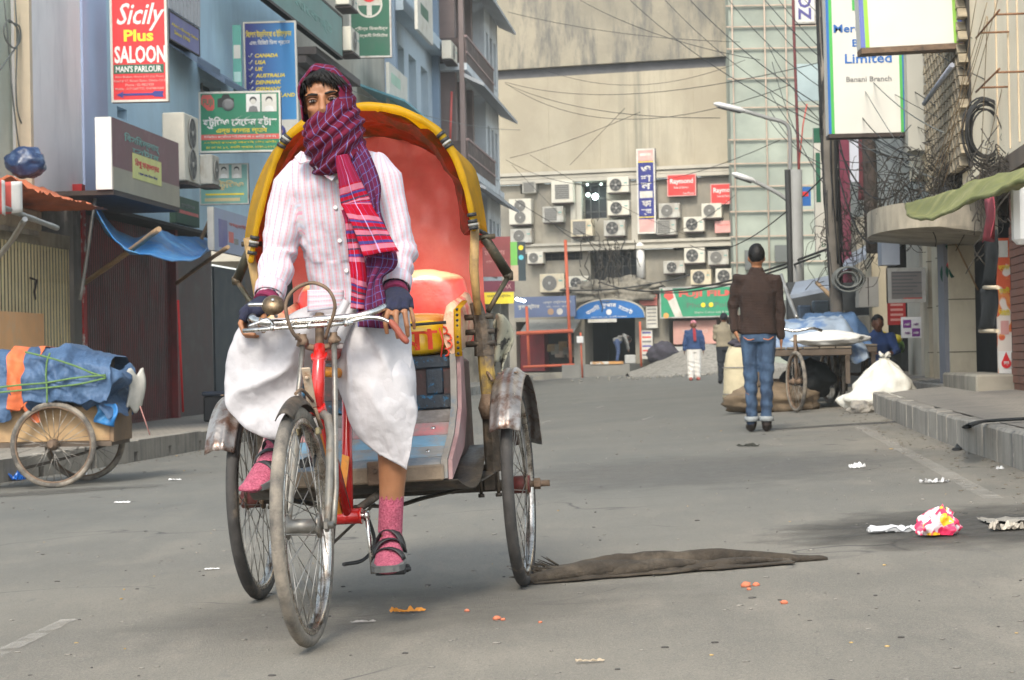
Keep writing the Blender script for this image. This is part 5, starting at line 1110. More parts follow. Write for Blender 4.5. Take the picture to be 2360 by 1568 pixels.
m = MB(); m.prism([(w_*q[0], h*q[1]) for q in ((.03, .90), (.05, .95), (.15, .95), (.19, .86), (.19, .73), (.17, .69), (.11, .69), (.03, .80))], -.005, 0); m.build('logo', REDF, s); LT(s, 'FUJI', .112, .185, .12, .13, GRN, .02, y=-.007)
m = MB(); m.prism([(w_*q[0], h*q[1]) for q in ((.23, .74), (.23, .88), (.28, .90), (.30, .955), (.37, .955), (.39, .90), (.43, .88), (.43, .74))], -.005, 0); cm_ = m.build('camera_picture', BLK, s); m = MB(); m.lathe([(h*.10, 0), (h*.10, .006), (h*.05, .009)], 16, MX.Translation((w_*.36, -.005, h*.78)) @ MX.Rotation(pi/2, 4, 'X')); m.build('lens_picture', GRYT, cm_)
def portrait(s, fx0, fz0, fx1, fz1, bgm):
    p = PNL(s, fx0, fz0, fx1, fz1, bgm, name='portrait'); w_, h = SG[s.name]; cx = (fx0+fx1)/2*w_; zz = (1-fz1)*h; hh = (fz1-fz0)*h
    m = MB(); m.lathe([(hh*.20, 0), (hh*.2, .003)], 14, MX.Translation((cx, -.004, zz+hh*.66)) @ MX.Rotation(pi/2, 4, 'X')); m.build('hair_picture', BLK, p)
    m = MB(); m.lathe([(hh*.16, 0), (hh*.16, .003)], 14, MX.Translation((cx, -.0075, zz+hh*.57)) @ MX.Rotation(pi/2, 4, 'X')); m.build('face_picture', OFFW, p)
    m = MB(); m.prism([(cx-hh*.28, zz), (cx+hh*.28, zz), (cx+hh*.2, zz+hh*.28), (cx, zz+hh*.34), (cx-hh*.2, zz+hh*.28)], -.007, -.003); m.build('shoulders_picture', GRYT if bgm is WHT else WHT, p)
portrait(s, .58, .05, .75, .34, WHT); portrait(s, .77, .05, .95, .34, OFFW)
s = sign('studio_sign', 'smaller faded green studio sign with two portraits under the larger one', 200, 164, 249, 205, 34.0, TEALS, .10, ALU, .02)
portrait(s, .40, .03, .60, .36, OFFW); portrait(s, .66, .03, .86, .36, OFFW); LT(s, 'র স্টুিডও', .48, .53, .84, .25, flat('sign_tan', (.55, .46, .24)), .03); PNL(s, .12, .73, .9, .77, YTX); PNL(s, .1, .84, .82, .92, flat('sign_tan', (.55, .46, .24)))
N = NT('blue_gradient_print'); tc = N.coord(); sx = N.n('SeparateXYZ'); N.l(tc, sx.inputs[0]); N.l(N.mix(N.ramp(sx.outputs[0], .1, .9), (.015, .02, .19), (.03, .25, .55)), N.p.inputs['Base Color']); N.p.inputs['Roughness'].default_value = .5
s = sign('visa_sign', 'tall blue study abroad sign listing countries in yellow letters', 246.5, 22, 299.5, 152, 37.2, N.m, .12, OFFW, .03, lean=RAD(-.6))
LT(s, 'িবেদেশ উচ্চিশক্ষা ও ইিমেগ্রশন', .48, .10, .86, .07, YTX, .02); LT(s, 'এবং িভিজট িভসা প্রেসস', .5, .165, .76, .05, WHT, .015)
for i, tx in enumerate(('CANADA', 'USA', 'UK', 'AUSTRALIA', 'DENMARK', 'GERMANY', 'NEW ZEALAND', 'NEPAL', 'CHINA')):
    z = .262+.0515*i; wd = (.48, .22, .17, .62, .54, .54, .82, .45, .45)[i]; LT(s, tx, .21+wd/2*.9, z, wd*.9, .030, YTX, .03, .25); m = MB(); w_, h = SG[s.name]; m.tube([V((w_*.09, -.004, (1-z)*h)), V((w_*.11, -.004, (1-z)*h-.03)), V((w_*.16, -.004, (1-z)*h+.04))], .012, 5); m.build('tick_mark', WHT, s)
PNL(s, .02, .76, .98, .985, OFFW, name='lower_panel'); m = MB(); w_, h = SG[s.name]; m.lathe([(h*.055, 0), (h*.055, .006), (h*.035, .008)], 20, MX.Translation((w_*.62, -.005, h*.15)) @ MX.Rotation(pi/2, 4, 'X')); m.build('round_emblem', NVY, s); m = MB(); m.lathe([(h*.03, 0), (h*.03, .006)], 16, MX.Translation((w_*.62, -.011, h*.15)) @ MX.Rotation(pi/2, 4, 'X')); m.build('emblem_centre', PINKF, s)
s = sign('narrow_sign', 'narrow green vertical banner at the corner of the blue wall', 233.5, 25, 242, 92, 36.3, flat('sea_green', (.10, .36, .30)), .06, None); PNL(s, .1, .3, .9, .5, OFFW); PNL(s, .1, .7, .9, .85, flat('sea_pale', (.40, .60, .56)))
s = sign('pharmacy_sign', 'pale blue sign with navy bar and red letters beside the blue tarpaulin', 214, 207, 248, 250, 0, mk('pale_blue_sign', (.33, .38, .52), .1, 2, .6), .09, None, fr=LW, off=1.0); PNL(s, .12, .24, .36, .90, PURP, name='navy_bar'); PNL(s, .40, .48, .54, .74, REDF, name='red_mark'); PNL(s, .56, .62, .68, .76, GRYT, name='grey_mark'); LT(s, 'ফার্েমসী', .66, .30, .5, .12, REDF)
w_, h = SG[s.name]; m = MB(); m.box((-.06, .0, 0), (-.002, .09, h)); m.build('white_edge', OFFW, s)
s = sign('shop_sign', 'dark green board in the shadow under the hardware sign', 176, 195, 199, 222, 0, mk('shade_green_board', (.045, .10, .06), .2, 3, .7), .10, None, fr=LW, off=.55); PNL(s, .05, .50, .95, .62, REDF); LT(s, 'েস্টার', .5, .30, .6, .2, GRYT)
s = sign('long_signboard', 'long teal signboard slanting along the beige building at the top', 262, -56, 341, -4, 0, mk('faded_teal_board', (.20, .33, .30), .12, 1.5, .7), .12, BRK, .05, fr=LW, off=.9); LT(s, 'মােকর্ট', .6, .55, .5, .3, TEALS, .02)
s = sign('clinic_sign', 'dark green sign with red dot and white circle emblem', 350, -20, 392, 58, 47.8, DGRN, .12, ALU, .04)
w_, h = SG[s.name]
def disc(par, name, cx, cz, r, mat, y=-.004, ri=0, n=24):
    m = MB(); T = MX.Translation((cx, y, cz)) @ MX.Rotation(pi/2, 4, 'X'); m.lathe([(ri, 0), (r, 0), (r, .006), (ri, .006)] if ri else [(r, 0), (r, .006)], n, T, False, bool(ri)); return m.build(name, mat, par)
disc(s, 'emblem_ring', w_*.48, h*.68, h*.17, OFFW, ri=h*.145); PNL(s, .42, .16, .54, .46, OFFW, name='emblem_stem'); PNL(s, .22, .13, .74, .33, OFFW, y0=-.008, name='emblem_top'); disc(s, 'red_dot', w_*.48, h*.80, h*.09, RED, -.010)
LT(s, 'গ্রীন্ড িডজাইন্স', .5, .63, .82, .06, OFFW, .02); LT(s, 'কোম্পানী িলিমেটড', .5, .72, .82, .06, OFFW, .02)
s = sign('shop_sign', 'small white and green sign fixed below the clinic sign', 389, 62, 407, 104, 0, OFFW, .08, None, fr=LW, off=.6); PNL(s, .1, .2, .6, .45, flat('pale_green', (.35, .55, .42))); PNL(s, .0, .75, 1, 1, flat('pale_green', (.35, .55, .42)))
s = sign('shop_sign', 'white sign with a dark mark on the pale blue building', 417, -20, 432, 28, 0, OFFW, .08, None, fr=LW, off=.9); PNL(s, .2, .38, .7, .62, DGRN)
m = MB(); a, z = LW.loc(358, 83, .0); b, _ = LW.loc(386, 83, .0); m.add([(a, 0, z), (b, 0, z), (b, -1.1, z-.42), (a, -1.1, z-.42), (a, 0, z-.05), (b, 0, z-.05), (b, -1.1, z-.47), (a, -1.1, z-.47)], [(3, 2, 1, 0), (4, 5, 6, 7), (0, 1, 5, 4), (1, 2, 6, 5), (2, 3, 7, 6), (3, 0, 4, 7)]); tag(m.build('awning', mk('cyan_awning', (.16, .42, .52), .1, 2, .6), None, LW.M), 'cyan sheet awning jutting out just above the yellow hood', 'awning')
s = sign('shop_sign', 'brownish red sign at the foot of the balcony building', 482, 237, 511, 277, 62.0, mk('brown_red_sign', (.30, .07, .07), .15, 2, .7), .1, None); LT(s, 'হার্ডওয়ার', .45, .42, .7, .16, PINKF); LT(s, 'এন্ড স্যািনটারী', .5, .62, .7, .10, PINKF)
s = sign('poster_sign', 'colourful poster board in green, black and yellow beside the red sign', 511, 242, 526, 281, 60.0, flat('poster_black', (.03, .05, .06)), .08, None); PNL(s, .0, .0, .45, .6, flat('poster_green', (.18, .50, .10)), name='green_panel'); PNL(s, .0, .6, .5, 1, flat('poster_skin', (.55, .42, .30)), name='pale_panel'); disc(s, 'yellow_dot', SG[s.name][0]*.7, SG[s.name][1]*.85, .07, YTX); disc(s, 'cyan_dot', SG[s.name][0]*.7, SG[s.name][1]*.6, .07, flat('cyan_dot', (.1, .5, .6)))
s = sign('shop_sign', 'small maroon sign above the yellow strip sign', 484, 281, 515, 292, 61.0, flat('maroon', (.18, .03, .06)), .1, None); LT(s, 'MAX', .7, .5, .35, .4, PINKF)
s = sign('shop_sign', 'small yellow strip sign with black lettering near the three bright lamps', 484, 292.5, 514, 304, 61.0, YTX, .1, None); LT(s, 'েমাবাইল সার্িভিসং', .5, .35, .8, .3, BLK)
for k, (x, y) in enumerate(((517, 299.0), (520.5, 300.0), (524, 301.0))):
    m = MB(); p = at(x, y, 60.5); m.ell(p, (.05, .05, .045), 10, 8); tag(m.build('lamp_bulb', mk('lit_bulb', (.9, .95, 1), emit=((.8, .95, 1), 9))), ('leftmost', 'middle', 'rightmost')[k]+' of three lit bulbs in a row beside the yellow strip sign', 'lamp', 'three lit bulbs')
ac_unit(LW, 184, 112, 198.5, 180, .55, 'tall twin fan outdoor unit on the blue wall beside the studio sign', d=.32, twofan=True, fan=.4)
ac_unit(LW, 212, 154, 219, 184, .5, 'narrow white outdoor unit between the hardware and faded studio signs', d=.2, dark=True)
ac_unit(LW, 351, 26, 359, 50, .8, 'outdoor unit on a bracket in front of the dark green clinic sign', d=.28, dark=True)
ac_unit(LW, 349, -8, 357, 4, .8, 'outdoor unit cut by the top edge above the clinic sign bracket', d=.28, dark=True)
ac_unit(LW, 451, 40, 457, 58, .5, 'outdoor unit standing on the upper brown balcony', d=.28, dark=True)
# --- shop front clutter: blue tarpaulin, bamboo poles, pipes
TARP = mk('blue_tarpaulin', (.012, .15, .42), .2, 4, .5, bump=.3, bsc=8, dirt=(.10, .30, .52), dsc=2.5, damt=(.5, .7))
L3 = lambda x, y, off: LW.M @ V((LW.loc(x, y, off)[0], -off, LW.loc(x, y, off)[1]))
top = spl([L3(95, 206, .5), L3(112, 225, .6), L3(135, 238, .6), L3(158, 231, .6), L3(180, 236, .5), L3(212, 240, .5)], 50); bot = spl([L3(95, 209, 1.0), L3(108, 231, 1.6), L3(128, 250, 1.9), L3(155, 258, 2.1), L3(190, 262, 1.9), L3(208, 247, 1.2)], 50)
m = MB(); m.grid(lambda u_, v_: (lambda k: top[k].lerp(bot[k], v_)+V((0, 0, -.10*sin(pi*v_)+.05*fbm(V((u_*6, v_*3, 0))))))(round(u_*49)), 50, 14)
o = m.build('tarpaulin', TARP); o.modifiers.new('s', 'SOLIDIFY').thickness = .01; tag(o, 'sagging bright blue tarpaulin awning tied over the dark maroon gates', 'tarpaulin')
BAMB = mk('bamboo_pole', (.36, .24, .13), .2, 6, .7, dirt=(.18, .11, .06), dsc=6)
def pole(pts, r, mat, label, nm='bamboo_pole', cat='pole', grp=None):
    m = MB(); P = spl(pts, 14); m.tube(P, [r*(1+.12*(k % 4 == 0)) for k in range(14)], 8); return tag(m.build(nm, mat), label, cat, grp)
pole([L3(83, 284, .3), L3(120, 258, 1.2), L3(159, 229, 2.0)], .032, BAMB, 'bamboo pole propping the blue tarpaulin up from the red post')
pole([L3(177, 283, .3), L3(203, 264, 1.0), L3(228, 247, 1.6)], .030, BAMB, 'second bamboo pole leaning out towards the pale blue sign')
pole([L3(201, 240, .6), L3(207, 226, .7), L3(213, 211, .8)], .03, BAMB, 'short bamboo piece tied upright beside the pale blue sign')
pole([L3(80, 300, .6), L3(88, 250, .7), L3(95, 198, .8)], .022, mk('galvanised_pipe', (.36, .36, .35), .15, 8, .45, .6), 'thin grey pipe rising from the red post to the canopy corner', 'metal_pipe')
pole([L3(-8, 203, 1.3), L3(25, 216, 1.35), L3(57, 228, 1.4)], .030, mk('galvanised_pipe', (.36, .36, .35)), 'grey pipe slung under the beige canopy above the yellow gate', 'metal_pipe')
pole([L3(-6, 262, .8), L3(12, 240, 1.1), L3(25, 219, 1.4)], .028, mk('galvanised_pipe', (.36, .36, .35)), 'slanting grey pipe holding the canopy pipe from the left edge', 'metal_pipe')
# cloth things on the canopy
OTARP = mk('orange_tarpaulin', (.62, .17, .07), .15, 5, .7, bump=.3, bsc=10); NTARP = mk('navy_plastic_bag', (.02, .045, .13), .3, 5, .35, bump=.4, bsc=14, dirt=(.10, .16, .28), dsc=8)
zc = zc1-.02
m = MB(); a, b = LW.loc(4, 190, .7)[0], LW.loc(78, 200, .7)[0]
m.grid(lambda u_, v_: (lerp(a, b, u_), -1.08+.9*v_, zc+.03+.22*sin(pi*v_)*(1-u_)**.6*(.5+.8*abs(fbm(V((u_*5, v_*2, 3)))))+.10*abs(fbm(V((u_*9, v_*4, 1))))*(1-u_*.8)), 50, 16); tag(m.build('orange_tarpaulin', OTARP, None, LW.M), 'crumpled orange tarpaulin lying along the beige canopy edge', 'tarpaulin')
def lump(name, label, cat, c, r, mat, M=None, amp=.25, fr=1.6, nu=40, nv=28, seed=0, group=None, tie=0, parent=None, flatb=0):
    def f(u_, v_):
        a = 2*pi*u_; b = pi*(v_-.5); d = V((cos(b)*cos(a), cos(b)*sin(a), sin(b))); k = 1+amp*fbm(d*fr+V((seed, seed*.7, 1)))+amp*.35*fbm(d*fr*3.1+V((seed, 2, 1)))
        p = V((d.x*r[0]*k, d.y*r[1]*k, d.z*r[2]*k))
        if flatb: p.z = max(p.z, -r[2]*flatb)
        return V(c)+p
    m = MB(); m.grid(f, nu, nv, True); o = m.build(name, mat, parent, M)
    return tag(o, label, cat, group) if label else o
q, z = LW.loc(30, 168, .8); lump('plastic_bag', 'stuffed navy plastic bag sitting on the orange tarpaulin at far left', 'bag', (q, -.75, zc+.42), (.19, .22, .17), NTARP, LW.M, .2, 1.2, seed=4)
m = MB(); q0 = L3(-6, 178, 1.35); q1 = L3(19, 184, 1.35); m.grid(lambda u_, v_: q0.lerp(q1, u_)+V((.05*sin(u_*9), 0, -.34*v_*(1-.1*u_)-.02*sin(u_*5))), 20, 8); o = m.build('hanging_cloth', [WHT, REDF]); o.modifiers.new('s', 'SOLIDIFY').thickness = .006
for p in o.data.polygons:
    if (p.center.x-q0.x)/(q1.x-q0.x) < .55: p.material_index = 1
tag(o, 'red and white cloth hanging from the canopy at the left edge', 'cloth')
# wire loops on the pale green wall
CABM = mk('black_cable', (.022, .022, .022), .2, 4, .7); CABG = mk('grey_cable', (.16, .17, .16), .2, 4, .7)
def cable(pts, r, label, n=24, mat=None, nm='cable', cat='cable', grp='overhead cables'):
    m = MB(); m.tube(spl(pts, n), r, 5); return tag(m.build(nm, mat or CABM), label, cat, grp)
lp = [L3(x, y, .10) for x, y in ((4, 0), (8, 40), (12, 90), (18, 140), (22, 158))]; cable(lp, .010, 'leftmost wire hanging down the pale green wall', mat=CABG, grp='wires on the green wall')
lp = [L3(x, y, .12) for x, y in ((15, 0), (17, 40), (16, 90), (20, 120), (35, 138))]; cable(lp, .010, 'wire down the pale green wall that bends away right at its foot', mat=CABG, grp='wires on the green wall')
lp = [L3(x, y, .14) for x, y in ((9, 22), (19, 26), (20, 40), (14, 48), (6, 40), (4, 28), (9, 20), (18, 30), (17, 45), (8, 58), (0, 70), (-6, 74))]; cable(lp, .011, 'loop of black wire hanging on the pale green wall', 50, CABG, grp='wires on the green wall')
# things on the left pavement
q = gnd(218, 421, KH); m = MB(); m.box((-.28, -.25, 0), (.3, .25, .34), c=.02); bx_ = m.build('crate', mk('black_wooden_crate', (.022, .022, .024), .3, 8, .7), None, Tr(q.x+.1, q.y, q.z, .1)); tag(bx_, 'black storage crate standing on the left pavement behind the mudguard', 'crate')
m = MB(); m.box((-.30, -.27, .345), (.32, .27, .40), c=.015); m.build('lid', mk('dark_blue_lid', (.025, .035, .06), .3, 8, .6), bx_)
q = gnd(233, 408, KH+.02); m = MB(); m.lathe([(.20, 0), (.22, .05), (.22, .55), (.20, .6), (.21, .62), (.17, .63)], 20); tag(m.build('drum', mk('teal_drum', (.02, .10, .15), .2, 6, .5), None, Tr(q.x-.2, q.y+1.5, q.z)), 'dark teal plastic drum beside the crate in the shop shadow', 'drum')
lump('sack', 'pale brown cloth bundle standing on the teal drum in the shadow', 'bundle', (q.x-.2, q.y+1.5, q.z+.88), (.16, .16, .26), mk('brown_bundle', (.24, .17, .12), .3, 6, .9), None, .3, 1.4, seed=2)
# ================================================================ THE BUILDING CLOSING THE STREET
def Bp(x, y, off=0): return BW.loc(x, y, off)
C2 = lambda a: 500+a/9.22
C2y = lambda b: 150+b/9.22
C3y = lambda b: 250+b/9.22
bb = thing('building', 'big beige market building closing the street, its front crowded with cables', 'building', BW.M)
N = NT('stained_concrete'); co = N.coord((1, 1, .22), 'World'); st = N.noise(co, 1.5, 8, .72); bl = N.noise(N.coord((1, 1, 1), 'World'), .55, 6, .6); fi = N.noise(N.coord((1, 1, 1), 'World'), 9, 5, .7)
c = N.mix(N.ramp(bl, .35, .65), (.22, .20, .155), (.32, .285, .215)); c = N.mix(N.ramp(st, .47, .62), c, (.135, .13, .115)); c = N.mix(N.ramp(fi, .62, .8, 0, .6), c, (.48, .44, .35)); N.l(c, N.p.inputs['Base Color']); N.p.inputs['Roughness'].default_value = .95; N.bump(fi, .4, .02); STAIN = N.m
N = NT('blank_beige_render'); co = N.coord((1, 1, .15), 'World'); st = N.noise(co, 1.1, 7, .7); bl = N.noise(N.coord((1, 1, .8), 'World'), .45, 6, .62); gx = N.n('SeparateXYZ'); N.l(N.n('TexCoord').outputs['Object'], gx.inputs[0])
c = N.mix(N.ramp(bl, .35, .66), (.33, .29, .215), (.43, .385, .29)); c = N.mix(N.ramp(st, .54, .72, 0, .7), c, (.24, .215, .16))
dx = N.math('ABSOLUTE', N.math('SUBTRACT', gx.outputs[0], Bp(640, 100)[0])); strk = N.math('MULTIPLY', N.ramp(dx, .15, 1.5, 1, 0), N.ramp(N.noise(N.coord((3.2, 3.2, .10), 'World'), 1.4, 6, .65), .42, .62)); c = N.mix(N.math('MULTIPLY', strk, .75), c, (.22, .21, .165))
N.l(c, N.p.inputs['Base Color']); N.p.inputs['Roughness'].default_value = .95; N.bump(N.noise(N.coord((1, 1, 1), 'World'), 6, 5), .25, .03); BLANK = N.m
x0s, x1s = Bp(490, 300)[0]-6, Bp(742, 300)[0]
zled = Bp(620, 63)[1]; zcor = Bp(620, 170)[1]
m = MB(); m.box((x0s, -.12, zled), (x1s-.1, 3, 22)); m.build('upper_wall', STAIN, bb)
m = MB(); m.box((x0s, .14, zled-.34), (x1s-.15, 3, zled-.003)); m.build('shadow_gap', mk('dark_gap_concrete', (.11, .11, .115), .15, 2, .95), bb)
m = MB(); m.box((x0s, .10, zcor), (x1s, 3, zled-.345)); m.build('blank_wall', BLANK, bb)
for k, (a, b, o) in enumerate(((-.02, .10, .30), (-.16, -.05, .22), (-.32, -.18, .30))):
    m = MB(); m.box((x0s, -o, zcor+a-.06), (x1s, .12, zcor+b-.06)); m.build('cornice', mk('cornice_concrete', (.46, .43, .36), .12, 1, .9, world=True), bb)
for x in (545, 596, 632, 690):
    a = Bp(x, 100)[0]; m = MB(); m.box((a, .085, zcor+.1), (a+.10, .11, zled-.4)); m.build('render_joint', BLANK, bb)
LOW = mk('lower_grey_render', (.32, .295, .24), .16, .8, .95, bump=.3, bsc=8, dirt=(.20, .19, .165), dsc=.9, dz=.6, damt=(.46, .66), world=True)
zmid = Bp(620, 241)[1]; zarc = Bp(620, 320)[1]
def hb_(x0, y0, x1, y1): a, z1 = Bp(x0, y0); b, z0 = Bp(x1, y1); return (a, b, z0, z1)
H1 = [hb_(C2(750), C2y(265), C2(985), C2y(625)), hb_(C2(188), C2y(285), C2(345), C2y(398)), hb_(C2(985), C2y(400), C2(1245), C2y(465)), hb_(C2(1085), C2y(240), C2(1245), C2y(254))]
holes_wall(bb, 'lower_wall', x0s, x1s, zmid, zcor-.40, H1[:2], 0, .5, LOW)
H2 = [hb_(C2(830), C2y(890), C2(1275), C2y(1250)), hb_(C2(250), C2y(905), C2(760), C2y(1010)), hb_(C2(1600), C2y(850), C2(2200), C2y(905))]
zl = Bp(620, 300)[1]
holes_wall(bb, 'lower_wall', x0s, x1s, zl, zmid-.35, H2, 0, .6, LOW)
for a, b, c, d in H1[:2]+H2:
    m = MB(); m.box((a-.1, .62, c-.1), (b+.1, .66, d+.1)); w_ = m.build('window', mk('dark_blue_void', (.030, .033, .040), .3, 1, .5), bb)
    m = MB(); n = max(2, int((b-a)/.30))
    for k in range(n+1): m.box((a+(b-a)*k/n-.012, .10, c), (a+(b-a)*k/n+.012, .125, d))
    for k in range(max(2, int((d-c)/.4))): m.box((a, .128, c+(d-c)*(k+.5)/max(2, int((d-c)/.4))-.012), (b, .15, c+(d-c)*(k+.5)/max(2, int((d-c)/.4))+.012))
    tag(m.build('window_grille', mk('grille_iron', (.10, .10, .095), .2, 3, .8), w_), kind='stuff')
for o, a, b in ((.45, -.34, -.22), (.30, -.21, -.12), (.40, -.11, -.01)):
    m = MB(); m.box((x0s, -o, zmid+a), (x1s, .0, zmid+b)); m.build('string_course', mk('cornice_concrete', (.36, .335, .28)), bb)
for x, z0, z1 in ((C2(1310), Bp(640, 278)[1], Bp(640, 243)[1]),):
    a = Bp(x, 260)[0]; m = MB(); m.cyl((a, -.25, z0), (a, -.25, z1), .16, 12); m.build('white_pipe', WHT, bb)
for x in (C2(735), C2(1250), C2(690)):
    a = Bp(x, 220)[0]; m = MB(); m.box((a-.12, -.15, zmid), (a+.12, .02, zcor-.42)); m.build('pilaster', mk('pale_pilaster', (.46, .44, .38), .1, 1, .9, world=True), bb)
# ground floor: piers, dark market passage, shops
zf = Bp(610, 364)[1]
holes_wall(bb, 'ground_wall', x0s, x1s, gz(2)-.5, zl, [hb_(C2(780), 312, C2(1255), 364.5), hb_(C2(150), 322, C2(690), 372), hb_(C2(1560), 318, x1s and C2(2260), 374)], .05, 1.2, LOW)
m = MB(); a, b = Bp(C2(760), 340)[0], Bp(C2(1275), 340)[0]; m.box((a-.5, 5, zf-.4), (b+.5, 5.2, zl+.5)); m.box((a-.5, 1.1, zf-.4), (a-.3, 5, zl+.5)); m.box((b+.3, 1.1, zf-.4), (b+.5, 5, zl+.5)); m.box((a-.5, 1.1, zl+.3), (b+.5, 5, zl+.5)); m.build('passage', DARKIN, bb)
m = MB(); m.box((a-.2, -2.2, zf-.6), (b+.2, 5, zf)); m.build('passage_step', mk('grey_step', (.23, .22, .195), .15, 1, .9, world=True), bb)
m = MB(); m.box((a+.9, -2.25, zf+.004), (b-.05, -2.05, zf+.10)); m.build('kerb_plank', mk('orange_white_plank', (.50, .26, .09), .2, 2, .8, dirt=(.60, .58, .52), dsc=.8, damt=(.5, .54)), bb)
m = MB(); m.box((x0s, 1.0, gz(2)-.5), (a-.5, 1.3, zl)); m.build('shop_back', mk('dim_shop_back', (.06, .05, .045), .3, .7, .9), bb)
m = MB(); m.box((b+.5, 1.0, gz(5)-.5), (x1s, 1.3, zl)); m.build('shop_back', mk('pink_shop_wall', (.36, .22, .19), .25, .7, .9, dirt=(.30, .27, .25), dsc=.7), bb)
a, z1 = Bp(C2(160), 333); b, z0 = Bp(C2(390), 371)
m = MB(); m.box((a, .35, z0), (b, .95, z1)); m.build('red_shop_counter', mk('dark_red_counter', (.17, .02, .025), .25, 1.5, .8), bb)
for k in range(7):
    a = Bp(C2(400+k*36), 350)[0]; m = MB(); z = Bp(C2(400), 352+3*(k % 3))[1]; m.box((a, .45, z), (a+.35, .75, z+.30+.1*(k % 2)), c=.03); m.build('shop_goods', mk('shop_goods_%d' % (k % 3), ((.20, .13, .06), (.16, .15, .12), (.22, .17, .13))[k % 3], .3, 3, .9), bb)
# sheet canopy of the left shop
a, z1 = Bp(C2(180), C3y(640), 1.2); b, z0 = Bp(C2(680), C3y(745), 1.2)
m = MB(); m.add([(a, -1.2, z0), (b, -1.2, z0), (b, -.1, z1), (a, -.1, z1), (a, -1.2, z0-.06), (b, -1.2, z0-.06), (b, -.1, z1-.06), (a, -.1, z1-.06)], [(0, 1, 2, 3), (7, 6, 5, 4), (4, 5, 1, 0), (5, 6, 2, 1), (7, 4, 0, 3)]); m.build('sheet_canopy', mk('grey_tarp_canopy', (.36, .35, .31), .2, 2, .8, dirt=(.16, .15, .14), dsc=2), bb)
ORP = mk('orange_red_paint', (.52, .11, .05), .12, 2, .7)
def redbar(p, q, label, r=.05, Yo=2.0, cat='post', nm='red_post'):
    a, z0 = Bp(*p, Yo); b, z1 = Bp(*q, Yo); m = MB(); m.tube([V((a, -Yo, z0)), V((b, -Yo, z1))], r, 8); return tag(m.build(nm, ORP, None, BW.M), label, cat, 'orange red scaffold bars')
redbar((C2(660), C3y(1195)), (C2(602), C2y(830)), 'tall orange red post rising left of the blue arch sign', .06)
redbar((C2(270), C3y(1080)), (C2(245), C3y(520)), 'shorter orange red post before the dark red counter', .055)
redbar((C2(155), C3y(768)), (C2(672), C3y(745)), 'horizontal orange red bar under the sheet canopy', .07, 2.1, 'bar', 'red_bar')
redbar((C2(215), C3y(1078)), (C2(685), C3y(1058)), 'low horizontal orange red bar across the shop counter', .05, 2.1, 'bar', 'red_bar')
redbar((C2(760), C3y(1185)), (C2(742), C3y(760)), 'thin rust coloured post at the left side of the passage', .035, 2.6)
redbar((C2(1303), C3y(1075)), (C2(1290), C3y(660)), 'thin orange red post at the right side of the passage', .04, 2.0)
m = MB(); a, z = Bp(C2(740), C3y(825), 2.7); m.box((a-.12, -2.75, z-.12), (a+.12, -2.68, z+.12)); tag(m.build('notice_plate', WHT, None, BW.M), 'small white plate fixed to the rust coloured post', 'plate')
# arch sign
a, z0 = Bp(C2(680), C3y(638), 1.0); b, _ = Bp(C2(1335), C3y(638), 1.0); _, zt = Bp(C2(1000), C3y(455), 1.0); w_ = b-a; hh = zt-z0
t = thing('market_arch_sign', 'blue half round market sign over the dark passage', 'sign', BW.M @ MX.Translation((a, -1.0, z0))); SG[t.name] = (w_, hh)
poly = [(w_/2-w_/2*cos(pi*k/20), hh*sin(pi*k/20)**.8) for k in range(21)]
m = MB(); m.prism(poly, 0, .1); m.build('panel', mk('arch_blue', (.02, .14, .40), .1, 2, .5), t)
m = MB(); m.tube([V((x, .03, z)) for x, z in poly], .035, 6); m.build('rim', mk('arch_rim', (.40, .37, .30), .1, 2, .8), t)
for i, (tx, fx, fz, rot) in enumerate((('বনানী', .27, .52, .45), ('সুপার', .50, .34, 0), ('মােকট', .735, .54, -.45))): LT(t, tx, fx, fz, .21, .27, WHT, .02, rot=rot)
disc(t, 'oval_badge', w_*.5, hh*.33, hh*.15, WHT); LT(t, 'েরাড নং ১৭, বনানী বাজার', .5, .92, .5, .09, WHT)
m = MB(); m.box((w_*.2, .02, -.14), (w_*.6, .08, -.01)); m.build('lower_strip', OFFW, t)
# rubble and rough rock face above the arch
lump('rubble_heap', 'grey heap of rubble and cable rubbish lodged above the blue arch sign', 'rubble', (0, 0, 0), (1.7, .45, .55), mk('rubble_grey', (.23, .21, .17), .3, 5, .95, bump=.6, bsc=9), BW.M @ MX.Translation((Bp(C2(1060), C2y(1330))[0], -.45, Bp(C2(1060), C2y(1330))[1])), .5, 3, seed=3)
def bsign(name, label, x0, y0, x1, y1, off, face, frame=None, fw_=.05, th=.12, grp=None): return sign(name, label, x0, y0, x1, y1, 0, face, th, frame, fw_, fr=BW, off=off, group=grp)
s = bsign('vertical_sign', 'tall blue and pink vertical sign with white Bengali letters', C2(1255), 149, C2(1425), C2y(775), .55, NVY, OFFW, .06, .25)
PNL(s, .04, .01, .96, .145, PINKF, name='pink_end'); PNL(s, .04, .83, .96, .99, PINKF, name='pink_end'); PNL(s, .04, .150, .96, .162, YTX, name='yellow_stripe'); PNL(s, .04, .80, .96, .812, YTX, name='yellow_stripe')
for i, (tx, z) in enumerate((('ও', .24), ('শা', .35), ('ন', .44), ('ফা', .645), ('র্মা', .745))): LT(s, tx, .5, z, .55, .075, OFFW, .03)
PNL(s, .15, .50, .85, .58, OFFW, name='white_block'); PNL(s, .2, .055, .8, .085, OFFW, -.008, name='pale_line')
